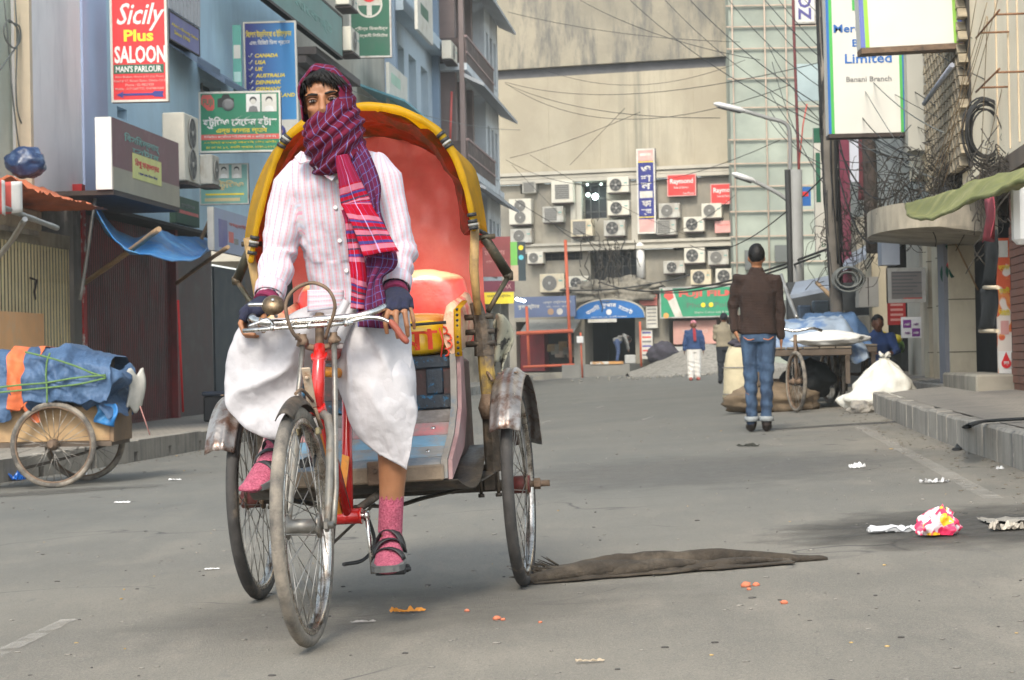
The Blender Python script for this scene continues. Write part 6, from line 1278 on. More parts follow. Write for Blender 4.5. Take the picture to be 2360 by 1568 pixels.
for x0, y0, x1, y1, lb in ((1540, 230, 1805, 430, 'bright red board with white lettering, upper left of the two alike'), (1940, 315, 2200, 505, 'red board with white lettering at the right wall edge, lower of two alike')):
    s = bsign('shop_sign', lb, C2(x0), C2y(y0), C2(x1), C2y(y1), .35, flat('raymond_red', (.70, .045, .04)), PINKF, .03, grp='red shop boards'); LT(s, 'Raymond', .5, .34, .80, .30, WHT, .02); LT(s, 'Suits & Fabrics', .48, .60, .5, .10, WHT); LT(s, '1st Floor', .75, .88, .38, .10, WHT)
s = bsign('shop_sign', 'small faded red board under the two red boards', C2(1980), C2y(655), C2(2155), C2y(765), .3, PINKF); LT(s, 'Raymond', .5, .35, .7, .2, REDF)
s = bsign('photo_shop_sign', 'wide green photo shop sign with red letters and white diagonal stripe', C2(1470), C3y(345), C2(2190), C3y(632), .9, GRN if 0 else flat('fuji_green', (.03, .27, .14)), ALU, .05, .2)
w_, h = SG[s.name]; m = MB(); m.prism([(w_*.03, h), (w_*.16, h), (w_*.30, 0), (w_*.20, 0)], -.006, .001); m.build('white_stripe', OFFW, s); m = MB(); m.prism([(w_*.055, h*.70), (w_*.075, h*.90), (w_*.16, h*.90), (w_*.185, h*.66), (w_*.12, h*.56)], -.012, -.006); m.build('logo', REDF, s)
LT(s, 'FUJI FILM', .61, .26, .72, .24, REDF, .04); LT(s, 'Digital Colour Lab & Studio', .70, .84, .50, .08, OFFW)
LT(s, 'Photo Point', .66, .60, .62, .16, flat('grey_green', (.10, .17, .12)), .02); disc(s, 'orange_ball', w_*.08, h*.09, h*.09, flat('orange_ball', (.62, .33, .09)))
for x in (.56, .66): disc(s, 'colour_dot', w_*x, h*.40, h*.075, YTX, -.012)
s = bsign('shop_sign', 'long blue grey sign with pale lettering left of the arch sign', C2(130), C3y(436), C2(690), C3y(625), 1.6, mk('blue_grey_board', (.12, .155, .26), .12, .9, .7), None, .05, .15)
LT(s, 'বুক ষ্টার', .24, .48, .36, .28, OFFW, .02); LT(s, 'এন্ড েস্টশনারী', .71, .30, .46, .17, OFFW, .01); LT(s, 'বই, খাতা, কলম', .72, .50, .38, .10, OFFW); disc(s, 'small_mark', SG[s.name][0]*.6, SG[s.name][1]*.25, .12, flat('tan_mark', (.4, .25, .15))); disc(s, 'small_mark', SG[s.name][0]*.75, SG[s.name][1]*.25, .12, OFFW)
s = bsign('shop_sign', 'small pink sign between the arch sign and the green sign', C2(1280), C3y(415), C2(1445), C3y(515), .5, flat('pink_sign', (.70, .22, .18))); LT(s, 'েটইলার্স', .5, .4, .7, .25, WHT)
s = bsign('shop_sign', 'tall whitish board below the small pink sign', C2(1345), C3y(522), C2(1450), C3y(720), .5, OFFW)
for k in range(5): PNL(s, .1, .1+.17*k, .9, .15+.17*k, GRYT, name='text_line')
s = bsign('poster', 'white poster of red and blue lines right of the passage', C2(1300), C3y(740), C2(1402), C3y(1005), .4, OFFW, cat='poster') if 0 else bsign('poster', 'white poster of red and blue lines right of the passage', C2(1300), C3y(740), C2(1402), C3y(1005), .4, OFFW)
for k in range(6): PNL(s, .1, .06+.155*k, .9, .12+.155*k, (PURP, REDF, GRYT)[k % 3], name='text_line')
s = bsign('poster', 'faded pink banner under the green photo sign', C2(1595), C3y(655), C2(1992), C3y(870), .5, mk('faded_pink_banner', (.55, .30, .25), .15, 1, .8)); LT(s, 'ষ্টুিডও', .5, .45, .6, .3, flat('pale_pinkish', (.62, .45, .40)))
a, z1 = Bp(C2(1990), C3y(870), .4); m = MB(); m.box((Bp(C2(1600), 340, .4)[0], -.4, z1-.45), (x1s, -.05, z1-.05)); m.build('low_wall', mk('whitish_low_wall', (.42, .42, .40), .15, 1, .9), bb)
# outdoor units
AC = [(470, 290, 670, 490, 1, 0, 'square grilled outdoor unit left of the tall dark window'), (390, 525, 580, 670, 1, 0, 'outdoor unit hanging lower left, below the square grilled one'), (985, 255, 1185, 395, 0, 0, 'beige outdoor unit, upper of two right of the lit window'), (990, 470, 1190, 605, 0, 0, 'beige outdoor unit, lower of two right of the lit window'),
      (650, 645, 850, 800, 1, 0, 'outdoor unit just under the lower left corner of the lit window'), (955, 650, 1150, 795, 0, 0, 'outdoor unit beneath the pair right of the lit window'), (1460, 495, 1655, 630, 2, 0, 'outdoor unit right of the vertical sign, upper of two'), (1855, 495, 2040, 630, 2, 0, 'outdoor unit just below the right hand red board'),
      (1435, 640, 1620, 785, 1, 0, 'outdoor unit right of the vertical sign, lower of two'), (1690, 620, 1880, 755, 0, 0, 'dark fanned outdoor unit below the upper red board'), (80, 455, 285, 690, 2, 1, 'tall twin fan outdoor unit at the left edge of the market wall'), (95, 730, 290, 860, 2, 0, 'outdoor unit directly under the twin fan one at the wall edge'),
      (1695, 905, 1885, 1045, 0, 0, 'dark fanned outdoor unit above the green sign, leftmost of the upper row'), (1915, 925, 2105, 1060, 2, 0, 'pale fanned outdoor unit, second of the upper row over the green sign'), (2140, 915, 2300, 1040, 2, 0, 'outdoor unit partly hidden behind the head of the man in brown'), (1505, 1025, 1700, 1140, 0, 0, 'outdoor unit with a red badge lower left above the green sign'),
      (1755, 1105, 1945, 1245, 0, 0, 'dark fanned outdoor unit resting just over the green sign, left one'), (1985, 1095, 2175, 1235, 0, 0, 'dark fanned outdoor unit resting just over the green sign, right one'), (365, 1145, 590, 1315, 2, 0, 'large outdoor unit left of the tall orange red post'), (620, 1165, 815, 1290, 0, 0, 'dark fanned outdoor unit right of the tall orange red post'), (250, 940, 395, 1050, 2, 0, 'small outdoor unit in the left lower window band')]
for x0, y0, x1, y1, k, tw, lb in AC: ac_unit(BW, C2(x0), C2y(y0), C2(x1), C2y(y1), .12, lb, .34, twofan=bool(tw), square=(k == 1), dark=(k == 2))
m = MB(); a, z1 = Bp(C2(200), C2y(290), .3); b, z0 = Bp(C2(332), C2y(398), .3); m.box((a, -.3, z0), (b, .3, z1), c=.03); o = m.build('air_conditioner', mk('old_grey_ac', (.33, .32, .28), .15, 4, .8), None, BW.M); tag(o, 'old grey window unit set in the upper left opening', 'air conditioner', 'outdoor air conditioner units'); m = MB(); m.box((a+.08, -.31, z0+.06), (b-.08, -.295, z1-.06)); m.build('grille', ACG, o)
for x, y, r, e in ((C2(878), C2y(430), .17, 14), (C2(812), C2y(413), .11, 5), (C2(805), C2y(320), .08, 1.2), (C2(932), C2y(315), .08, .8), (C2(990), C2y(1200), .09, 1.0), (C2(1205), C2y(900), .06, .7)):
    a, z = Bp(x, y, .2); m = MB(); m.ell((a, -.2, z), (r*.7, r*.7, r*.7), 12, 8); tag(m.build('lamp_bulb', mk('lit_bulb_%d' % (e*10), (.85, .95, .92), emit=((.75, 1, .93), e*.8)), None, BW.M), {14: 'brightest round lamp in the tall dark window of the market', 5: 'second bright lamp beside the brightest one in the dark window', 1.2: 'dim bulb at the upper left of the dark window', .8: 'dim bulb at the upper right of the tall dark window', .7: 'small dim bulb at the top right of the lower dark opening', 1.0: 'dim bulb above the blue arch sign'}[e], 'lamp', 'bulbs on the market front')
# gravel heap before the market
GRV = mk('gravel_grey', (.27, .255, .225), .3, 9, .95, bump=.8, bsc=30, world=True)
p0 = gnd(700, 377); 
def grav(u_, v_):
    X = lerp(3.9, 9.6, u_); Y = lerp(66, 79, v_); h = 1.0*math.exp(-((X-6.6)/1.9)**2-((Y-73)/3.2)**2)+.10*fbm(V((X*1.2, Y*.6, 0)))*1.0
    return V((X, Y, gz(X)-.06+max(0, h)*1.0))
m = MB(); m.grid(grav, 60, 50); tag(m.build('gravel_heap', GRV), 'heap of grey gravel at the far end of the road', 'gravel', kind='stuff')
for k in range(24):
    x, y = random.uniform(632, 735), random.uniform(374, 381); q = gnd(x, y)
m = MB(); rnd = random.Random(9)
for k in range(260):
    X = rnd.gauss(6.2, 1.8); Y = rnd.uniform(62, 72); r = rnd.uniform(.02, .06); m.ell((X, Y, gz(X)+r*.4), (r, r, r*.7), 5, 4)
tag(m.build('loose_gravel', GRV), 'loose stones scattered before the gravel heap', 'gravel', kind='stuff')
q = gnd(C2(1505), C3y(1000)); lump('sack', 'dark bundle lying against the wall beside the gravel heap', 'bundle', (0, 0, 0), (.55, .4, .45), mk('dark_bundle', (.05, .045, .06), .3, 5, .9), BW.M @ MX.Translation((Bp(C2(1500), 355, 1.2)[0], -1.2, Bp(C2(1500), C3y(960), 1.2)[1])), .2, 1.5, seed=8)
# ================================================================ RIGHT SIDE OF THE STREET
def R3(x, y, off): a, z = RW.loc(x, y, off); return RW.M @ V((a, -off, z))
GZR = gz(5)+KH-.02
# netted building under construction, far right
NET = mk('green_safety_net', (.30, .335, .285), .16, .6, .9, dirt=(.24, .275, .24), dsc=.4, dz=1.5, bump=.2, bsc=3, world=True)
nb = thing('building', 'tall building wrapped in pale green netting with orange scaffold bands', 'building')
NY = 77.6; a = at(735, 340, NY); b = at(803, 340, NY)
m = MB(); m.box((a.x, NY, gz(8)), (b.x+6, 90, 20)); m.build('net_wall', NET, nb)
ORB = mk('faded_orange_bar', (.46, .36, .28), .15, 2, .8)
for y in (5, 26, 48, 78, 107, 139, 163, 186, 211, 236, 262, 290):
    z = at(760, y, (NY-.2)).z; m = MB(); m.box((a.x-.1, NY-.14, z-.02), (b.x+3, NY-.07, z+.02)); m.build('scaffold_band', ORB, nb)
for x in (738.5, 771, 792): p = at(x, 340, (NY-.2)); m = MB(); m.cyl((p.x, (NY-.2), gz(8)), (p.x, (NY-.2), 20), .028, 8); m.build('scaffold_pole', ORB, nb)
# dim recesses lower down
for x0, y0, x1, y1 in ((741, 300, 790, 345), (745, 250, 760, 270), (775, 245, 788, 262)):
    p = at(x0, y1, (NY-.2)); q = at(x1, y0, (NY-.2)); m = MB(); m.box((p.x, NY-.25, p.z), (q.x, NY-.16, q.z)); m.build('opening', mk('greenish_dark', (.12, .13, .125), .2, 1, .9), nb)
# right row of buildings (wall frame RW, x runs towards the camera)
CRM = mk('sunlit_cream_wall', (.84, .74, .56), .06, 1.2, .85, dirt=(.74, .63, .46), dsc=1, dz=.3, world=True); CRT = mk('cream_tile', (.56, .50, .37), .07, 2, .5, dirt=(.42, .36, .26), dsc=2, dz=.5)
def sR(x, off=0): return RW.loc(x, 340, off)[0]
rb = thing('building', 'cream building with grey pillars and shutter at the right edge', 'building', RW.M)
z3 = RW.loc(985, 205, .3)[1]
m = MB(); m.box((sR(966), .0, 2.56), (-12, 2.5, 6.7)); m.build('upper_wall', CRM, rb)
for x in (1003, 1015, 1024.5): m = MB(); s_ = sR(x); m.box((s_-.01, -.012, 2.6), (s_+.01, .0, 6.7)); m.build('wall_joint', mk('cream_joint', (.60, .48, .33), .1, 2, .9), rb)
for (x0, y0, x1) in ((976, 38, 1000), (976, 92, 1000)):
    p, z = RW.loc(x0, y0, .25); q, _ = RW.loc(x1, y0, .25); m = MB(); m.tube([V((p, -.25, z)), V((q, -.25, z))], .009, 6); m.tube([V((lerp(p, q, .85), -.25, z)), V((lerp(p, q, .85), .0, z))], .009, 6); m.tube([V((lerp(p, q, .2), -.25, z)), V((lerp(p, q, .2), .0, z))], .009, 6); m.build('rusty_bracket', mk('rusty_bracket', (.24, .12, .06), .3, 9, .9), rb)
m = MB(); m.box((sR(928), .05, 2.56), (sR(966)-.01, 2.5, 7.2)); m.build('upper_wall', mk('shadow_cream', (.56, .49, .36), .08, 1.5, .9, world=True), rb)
# jali screen of projecting brick ends
JAL = mk('jali_brick', (.34, .285, .20), .2, 6, .9, dirt=(.16, .14, .11), dsc=4); m = MB(); sa, sb = sR(928, .12), sR(964, .12)
z = 2.7; r_ = 0
while z < 6.2:
    n = 13
    for k in range(n):
        c = lerp(sa, sb, (k+.5+(r_ % 2)*.5)/n); w2 = abs(sb-sa)/n*.40
        m.add([(c-w2, -.12, z), (c+w2, -.12, z), (c, -.12, z+.10), (c-w2, -.03, z), (c+w2, -.03, z), (c, -.03, z+.10)], [(0, 1, 2), (3, 5, 4), (0, 3, 4, 1), (1, 4, 5, 2), (2, 5, 3, 0)])
    z += .115; r_ += 1
tag(m.build('jali_screen', JAL, rb), kind='stuff')
m = MB(); m.box((sa-.05, -.028, 2.68), (sb+.05, .045, 6.2)); m.build('jali_backing', mk('jali_dark', (.05, .045, .04), .2, 3, .9), rb)
m = MB(); m.tube([V((sR(929, .3), -.3, RW.loc(929, 98, .3)[1])), V((sR(958, .3), -.3, RW.loc(958, 58, .3)[1]))], .025, 6); m.build('diagonal_pipe', mk('blue_grey_pipe', (.28, .30, .36), .1, 5, .6), rb)
# ground floor pillars and shutter: square piers whose broad faces look down the street
for x0, x1, Y, mt in ((951, 977, 24.3, CRT), (939.5, 943.5, 27.6, CRT), (930, 934, 28.6, CRT)):
    p, q = at(x0, 380, Y), at(x1, 380, Y); m = MB(); m.box((p.x, Y, GZR-.2), (q.x, Y+.35, 2.54)); t_ = m.build('tiled_pillar', mt, rb, RW.I)
    for z in (.80, 1.40, 2.02): m = MB(); m.box((p.x-.002, Y-.006, z), (q.x+.002, Y+.1, z+.012)); m.build('tile_joint', mk('tile_joint', (.16, .14, .10), .1, 3, .9), t_)
p, q = at(946, 380, 24.35), at(950.5, 380, 24.35); m = MB(); m.box((p.x, 24.35, GZR-.2), (q.x, 24.7, 2.54)); m.build('pillar_strip', mk('blue_grey_strip', (.20, .21, .24), .15, 3, .6), rb, RW.I)
m = MB(); m.box((sR(925), 1.2, GZR-.3), (-12, 1.4, 2.56)); m.build('shop_back_wall', DARKIN, rb)
m = MB(); m.box((sR(938), .0, 2.40), (-12, 1.2, 2.558)); m.build('shop_lintel', mk('brown_lintel', (.14, .11, .085), .2, 2, .9), rb)
m = MB(); z = GZR; s0 = sR(1011, -.2)
while z < 2.36: m.box((s0, .2+.012*(int(z*50) % 2), z), (-12, .26, z+.068)); z += .075
tag(m.build('roller_shutter', mk('terracotta_shutter', (.21, .085, .055), .18, 3, .6, dirt=(.12, .06, .045), dsc=2), rb), kind='stuff')
m = MB(); s0, s1 = sR(942, .15), sR(975, .15); m.box((min(s0, s1), -.15, GZR-.2), (max(s0, s1), .3, GZR+.16), c=.02); m.build('shop_step', CONC, rb)
# farther right building behind the bank signs
rb2 = thing('building', 'grey shopfront building behind the bank signs and cables', 'building', RW.M)
m = MB(); m.box((sR(838), .1, 2.8), (sR(928)-.01, 3, 11)); m.build('upper_wall', mk('grey_green_plaster', (.40, .42, .39), .1, 1, .9, dirt=(.28, .29, .27), dsc=.9, dz=.3, world=True), rb2)
m = MB(); m.box((sR(913, .08), -.08, 3.0), (sR(928, .08), .1, 11)) if sR(913) < sR(928) else None; m.build('cream_panel', CRM, rb2)
m = MB(); m.box((sR(906.5, .3), -.3, 3.2), (sR(912.5, .3), .1, 11)); m.build('grey_column', mk('grey_column', (.42, .41, .36), .08, 1, .8, world=True), rb2)
m = MB(); m.box((sR(838), .9, GZR-.3), (sR(938), 1.1, 3.4)); m.build('shop_back_wall', DARKIN, rb2)
for x0, x1, mt, o in ((866, 873, CRT, .05), (908, 921, mk('grey_white_door', (.48, .46, .40), .1, 2, .7), -.3), (850, 858, CONC, .1)):
    s0, s1 = sorted((sR(x0, o), sR(x1, o))); m = MB(); m.box((s0, -o, GZR-.2), (s1, -o+.25, 3.2)); m.build('shop_pier', mt, rb2)
# curved concrete canopy and tall thin canopy over the shops
CANW = mk('canopy_cream', (.40, .355, .275), .1, 2, .9, dirt=(.15, .135, .11), dsc=2.2, dz=.4, damt=(.45, .7), world=True)
m = MB(); zt = 2.38; rings = []; sc_ = -23.7*1.0042
for k in range(25):
    a_ = pi*k/24; s_ = sc_-cos(a_)*1.65; o = .05+.85*sin(a_)**.6
    rings.append([V((s_, .3, zt)), V((s_, -o, zt)), V((s_, -o, zt-.27)), V((s_, .3, zt-.36))])
m.loft(rings, sm=False); tag(m.build('concrete_canopy', CANW, None, RW.M), 'rounded concrete canopy with shadowed underside over the right shops', 'canopy')
AWN = mk('olive_green_awning', (.15, .16, .045), .15, 3, .8, bump=.3, bsc=12, dirt=(.27, .26, .11), dsc=2)
e0 = spl([R3(*q) for q in ((906, 204, .7), (930, 198, .8), (960, 188, .9), (990, 178, .9), (1020, 172, .9), (1050, 165, .9))], 40); e1 = spl([R3(*q) for q in ((908, 216, 1.1), (925, 220, 1.15), (945, 214, 1.2), (970, 203, 1.25), (1000, 190, 1.3), (1024, 182, 1.3), (1050, 175, 1.35))], 40)
m = MB(); m.grid(lambda u_, v_: (lambda k: e0[k].lerp(e1[k], v_)+V((0, 0, .020*fbm(V((u_*7, v_*3, 2)))-.010*abs(sin(u_*19+v_*3+2*fbm(V((u_*4, v_, 1)))))-.04*sin(pi*v_))))(round(u_*39)), 40, 12); o = m.build('awning', AWN); o.modifiers.new('s', 'SOLIDIFY').thickness = .02; tag(o, 'olive green canvas awning sloping out over the right pavement', 'awning')
# hanging dark cloth panels, banner, flags, posters
def hang(name, label, cat, x0, y0, x1, y1, off, mat, wav=.03, n=16, skew=0, solid=.006):
    p = R3(x0, y0, off); q = R3(x1, y0, off); r = R3(x0, y1, off); m = MB(); dz = r.z-p.z; d = (q-p); d.z = 0
    m.grid(lambda u_, v_: p+d*u_+V((wav*sin(u_*7+v_*4)*v_+skew*v_*.0, 0, dz*v_+.01*sin(u_*9))), n, 10); o = m.build(name, mat); o.modifiers.new('s', 'SOLIDIFY').thickness = solid; return tag(o, label, cat)
BLKC = mk('black_cloth', (.012, .014, .015), .3, 4, .8)
hang('black_curtain', 'upper black cloth panel hanging beside the tiled pillar', 'cloth', 984, 236, 997.5, 286, .2, BLKC)
o = hang('black_curtain', 'lower black cloth panel with a pale hem by the red banner', 'cloth', 980, 290, 997.5, 330, .22, BLKC)
m = MB(); p, q = R3(980, 331, .22), R3(997.5, 331, .22); m.tube([p, q], .018, 6); m.build('hem_bar', CREAML, o)
m = MB(); p, q = R3(984, 287.5, .24), R3(998, 287.5, .24); m.tube([p, q], .018, 6); tag(m.build('curtain_bar', CREAML), 'pale bar between the two black cloth panels', 'bar')
N = NT('red_white_banner'); co = N.coord((1, 1, 1), 'World'); c = N.mix(N.ramp(N.noise(co, 5, 3), .50, .54), (.60, .10, .035), (.68, .24, .06)); c = N.mix(N.ramp(N.noise(N.coord((1, 1, .7), 'World'), 3.2, 2), .56, .58), c, (.70, .62, .55)); N.l(c, N.p.inputs['Base Color']); N.p.inputs['Roughness'].default_value = .6
s = sign('vertical_banner', 'narrow orange red vertical banner with Bengali print by the shutter', 999, 238, 1012.5, 376, 21.4, N.m, .05, None); w_, h = SG[s.name]
PNL(s, .0, .82, 1, .995, WHT, name='lower_white'); disc(s, 'red_drop', w_*.55, h*.09, w_*.36, RED, -.006); m = MB(); m.prism([(w_*.25, h*.105), (w_*.85, h*.105), (w_*.55, h*.175)], -.008, -.004); m.build('drop_tip', RED, s); LT(s, 'রক্ত', .55, .91, .4, .03, WHT, .02, y=-.014)
for k, tx in enumerate(('ফ্যাশন', 'েমহেদী', 'িবউিট')): LT(s, tx, .5, .22+.16*k, .8, .045, YTX, .02, y=-.006)
PNL(s, .15, .02, .85, .14, OFFW, name='photo_panel'); PNL(s, .2, .60, .8, .70, PINKF, name='photo_panel')
s = sign('quartered_sign', 'small white and purple quartered sign with script on the pier', 902, 317, 921.5, 338, 26.3, WHT, .06, None)
for fx, fz, mt, tm in ((.07, .14, PURP, WHT), (.52, .14, WHT, PURP), (.07, .55, WHT, PURP), (.52, .55, PURP, WHT)):
    if mt is PURP: PNL(s, fx, fz, fx+.41, fz+.38, flat('violet', (.20, .035, .24)), name='violet_square')
    LT(s, 'robi', fx+.2, fz+.2, .26, .13, tm if tm is WHT else flat('violet', (.20, .035, .24)), .02, .2, y=-.010)
s = sign('notice_board', 'large grey notice board with lines of print under the canopy', 888, 268, 926, 303, 28.5, mk('notice_grey', (.30, .27, .25), .1, 2, .7), .10, OFFW, .05)
for k in range(7): PNL(s, .12, .12+.10*k, .9-.12*(k % 3), .155+.10*k, GRYT, name='text_line')
PNL(s, .40, .86, .95, .95, REDF, name='red_strip')
s = sign('bank_sign', 'tall white bank sign with blue and green edges and blue lettering', 829, -14, 907, 134, 25.6, mk('bank_white', (.62, .61, .56), .04, 1, .5), .25, None, lean=RAD(-.4))
for a, b, mt in ((.0, .035, BLU), (.035, .075, flat('bank_green', (.07, .42, .08))), (.925, .962, flat('bank_green', (.07, .42, .08))), (.962, 1, BLU)): PNL(s, a, 0, b, 1, mt, name='edge_stripe')
LT(s, 'Mercantile', .455, .29, .72, .055, BLU, .02); LT(s, 'Bank', .5, .39, .34, .05, BLU, .02); LT(s, 'Limited', .53, .495, .60, .065, BLU, .015); LT(s, 'Banani Branch', .53, .635, .58, .035, GRYT, .01); PNL(s, .34, .0, .41, .17, flat('bank_green', (.07, .42, .08)), name='green_mark')
w_, h = SG[s.name]; m = MB(); m.box((.0, -.02, -.05), (w_, .25, -.005)); m.build('lower_rail', BRK, s); m = MB(); m.box((w_, .08, h*.30), (w_+.75, .16, h*.34)); m.build('wall_arm', ALU, s)
s = sign('bank_sign', 'nearer blank white bank sign with green and blue edge stripes', 861, -40, 963, 48, 21.8, mk('bank_white', (.62, .61, .56)), .25, None, lean=RAD(-2.0))
for a, b, mt in ((.0, .045, flat('bank_blue_pale', (.12, .16, .45))), (.045, .085, flat('bank_lime', (.28, .55, .06))), (.915, .957, flat('bank_lime', (.28, .55, .06))), (.957, 1, flat('bank_blue_pale', (.12, .16, .45)))): PNL(s, a, 0, b, 1, mt, name='edge_stripe')
w_, h = SG[s.name]; m = MB(); m.box((.0, -.02, -.06), (w_+.06, .25, -.005)); m.build('lower_rail', RUSTY, s)
m = MB(); p = at(967.5, 0, 22.0); m.tube([V((p.x+.03, 22.0, 2.4)), V((p.x, 22.0, 9))], .022, 10); tag(m.build('white_pipe', mk('white_pipe_paint', (.66, .62, .54), .06, 3, .6)), 'white vertical pipe at the corner of the cream building', 'pipe')
m = MB(); p = at(972, 0, 21.6); m.tube([V((p.x+.03, 21.6, 2.4)), V((p.x, 21.6, 9))], .022, 8); tag(m.build('dark_pipe', BRK), 'dark vertical pipe just right of the white one', 'pipe')
s = sign('vertical_sign', 'white vertical sign with purple letters turned sideways at the top', 793.5, -34, 816.5, 24, 44, WHT, .2, ALU, .04); LT(s, 'ZON', .5, .60, .62*58/23*.55*2.0, .52*23/58*1.1, PURP, .03, rot=pi/2)
s = sign('glass_panel', 'pale blue panel hanging behind the utility pole', 797, 64, 819, 101, 47, mk('pale_blue_panel', (.42, .52, .54), .1, 1, .4), .1, None)
s = sign('bank_poster_sign', 'tall white and green sign half hidden by the cable wrapped pole', 816, 128, 846, 252, 38, OFFW, .12, None); PNL(s, .0, .0, 1, .12, DGRN, name='green_top'); PNL(s, .05, .2, .2, .6, DGRN, name='green_bar'); LT(s, 'bank', .5, .94, .6, .04, DGRN)
s = sign('shop_sign', 'white panel and maroon strip behind the leaning cables', 850, 136, 867, 182, 34, mk('bluish_white_panel', (.56, .58, .66), .05, 1, .6), .1, None); w_, h = SG[s.name]; m = MB(); m.box((-.16, -.02, -1.6), (-.004, .10, h)); m.build('maroon_strip', flat('maroon', (.18, .03, .06)), s)
s = sign('shop_sign', 'small blue poster with a red mark beyond the pole', 799, 187, 811, 206, 45, BLU, .05, None); PNL(s, .2, .25, .8, .5, RED, name='red_mark')
s = sign('shop_sign', 'grey blue hanging box sign under the rounded canopy', 882, 236, 900, 265, 27.2, mk('grey_blue_box', (.30, .33, .38), .1, 2, .6), .3, None)
s = sign('shop_sign', 'red poster with white print on the shop front far right', 888, 300, 906, 325, 30.5, flat('poster_red', (.45, .03, .03)), .04, None)
for k in range(4): PNL(s, .15, .15+.2*k, .85, .24+.2*k, PINKF, name='text_line')
s = sign('meter_box', 'grey double metal cabinet hung on the shop front by the pole', 859, 277, 879, 307, 29.5, mk('grey_cabinet', (.40, .385, .35), .08, 2, .6), .3, None, cat='cabinet'); PNL(s, .46, .02, .50, .98, BRK, name='door_gap')
s = sign('shop_sign', 'grey metal box sign tilted above the olive awning', 945, 160, 963, 195, 23.8, mk('grey_blue_box', (.30, .33, .38)), .12, None)
s = sign('shop_sign', 'strip of poster under the olive awning edge', 943, 205, 963, 222, 23.0, mk('strip_poster', (.32, .34, .42), .3, 4, .6), .05, None); PNL(s, .3, .2, .9, .5, YTX, name='yellow_flash')
# flag
m = MB(); p = at(955, 245, 24.3); m.grid(lambda u_, v_: p+V((-.12*u_+.03*sin(v_*6), .10*u_+.04*sin(u_*6+v_*3), -.36*v_-.05*u_*v_)), 14, 16); o = m.build('flag', [mk('flag_green', (.010, .09, .06), .2, 5, .8), RED]); 
for f in o.data.polygons:
    c = f.center-p
    if (c.x+.045)**2+(c.z+.20)**2 < .0032: f.material_index = 1
o.modifiers.new('s', 'SOLIDIFY').thickness = .004; tag(o, 'small dark green flag with red disc hanging by the tiled pillar', 'flag')
m = MB(); q0 = at(978, 290, 24.3); m.tube([p+V((0, 0, .03)), q0], .010, 6); m.build('flag_pole', BAMB, o)
hang('red_cloth', 'dusty red cloth hanging high between the black panel and shutter', 'cloth', 985, 200, 994, 243, .5, mk('dusty_red_cloth', (.30, .05, .07), .3, 6, .9))
m = MB(); q = R3(1019, 203, .9); m.box((-.04, -.06, -.24), (.14, .06, .16), MX.Translation(q), .03); tag(m.build('white_bag', WHT), 'white plastic bag hanging at the right frame edge', 'bag')
# blue tin roofs of the stalls farther along
for x0, y0, x1, y1, Y, lb in ((790, 295, 830, 287, 33, 'blue grey tin roof sheet of the stall left of the pole'), (842, 268, 866, 255, 33, 'blue grey tin roof sheet right of the pole')):
    p, q = at(x0, y0, Y), at(x1, y1, Y); m = MB(); m.add([p, q, q+V((.3, 1.6, .25)), p+V((.3, 1.6, .25)), p-V((0, 0, .06)), q-V((0, 0, .06)), q+V((.3, 1.6, .19)), p+V((.3, 1.6, .19))], [(0, 1, 2, 3), (7, 6, 5, 4), (4, 5, 1, 0), (5, 6, 2, 1), (7, 4, 0, 3)]); tag(m.build('tin_roof', mk('blue_tin', (.25, .29, .36), .15, 3, .5)), lb, 'roof')
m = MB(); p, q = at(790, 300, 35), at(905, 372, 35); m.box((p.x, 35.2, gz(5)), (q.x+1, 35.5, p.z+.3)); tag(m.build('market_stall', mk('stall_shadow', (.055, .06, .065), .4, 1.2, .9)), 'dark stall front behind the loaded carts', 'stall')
for k, (x0, y0, x1, y1, c) in enumerate(((800, 305, 812, 322, (.10, .14, .20)), (815, 300, 830, 325, (.16, .20, .24)), (833, 310, 846, 330, (.24, .22, .16)), (860, 315, 872, 345, (.30, .29, .26)), (880, 330, 890, 350, (.10, .13, .10)), (793, 325, 806, 345, (.20, .12, .10)))):
    p, q = at(x0, y1, 34.8), at(x1, y0, 34.8); m = MB(); m.box((p.x, 34.9, p.z), (q.x, 35.15, q.z), c=.02); tag(m.build('stall_goods', mk('stall_goods_%d' % k, c, .3, 3, .8)), ('dark navy', 'grey blue', 'khaki', 'pale grey', 'dark olive', 'brown red')[k]+' goods box hung in the dark stall behind the carts', 'goods', 'goods in the stall')
pole([at(817, 283, 32), at(834, 300, 31), at(846, 322, 30)], .03, BAMB, 'bamboo prop slanting down over the loaded carts')
pole([at(781, 275, 33), at(789, 298, 32.5), at(797, 318, 32)], .03, mk('galvanised_pipe', (.36, .36, .35)), 'grey pipe prop left of the bamboo prop', 'metal_pipe')
# fruit stall
fs = thing('fruit_stall', 'small fruit stall of green and yellow fruit in the shop shade', 'stall', Tr(0, 0, 0)); q0, q1 = at(878, 345, 31), at(901, 350, 31)
m = MB(); m.box((q0.x-.1, 31, GZR), (q1.x, 31.7, q1.z)); m.build('stall_table', mk('stall_dark_table', (.03, .035, .03), .3, 4, .9), fs)
rnd = random.Random(11); FRT = (mk('fruit_green', (.10, .22, .02), .2, 9, .4), mk('fruit_yellow', (.62, .50, .03), .15, 9, .4), mk('leaf_green_dark', (.02, .06, .015), .3, 9, .6))
for k in range(42):
    x, y = rnd.uniform(880, 900), rnd.uniform(336, 349); p = at(x, y, 31.1+.4*rnd.random()); r = rnd.uniform(.05, .085); m = MB(); m.ell(p, (r, r, r*.95), 8, 6); m.build('fruit', FRT[(0 if y > 343 else 1) if k % 3 else 2], fs)
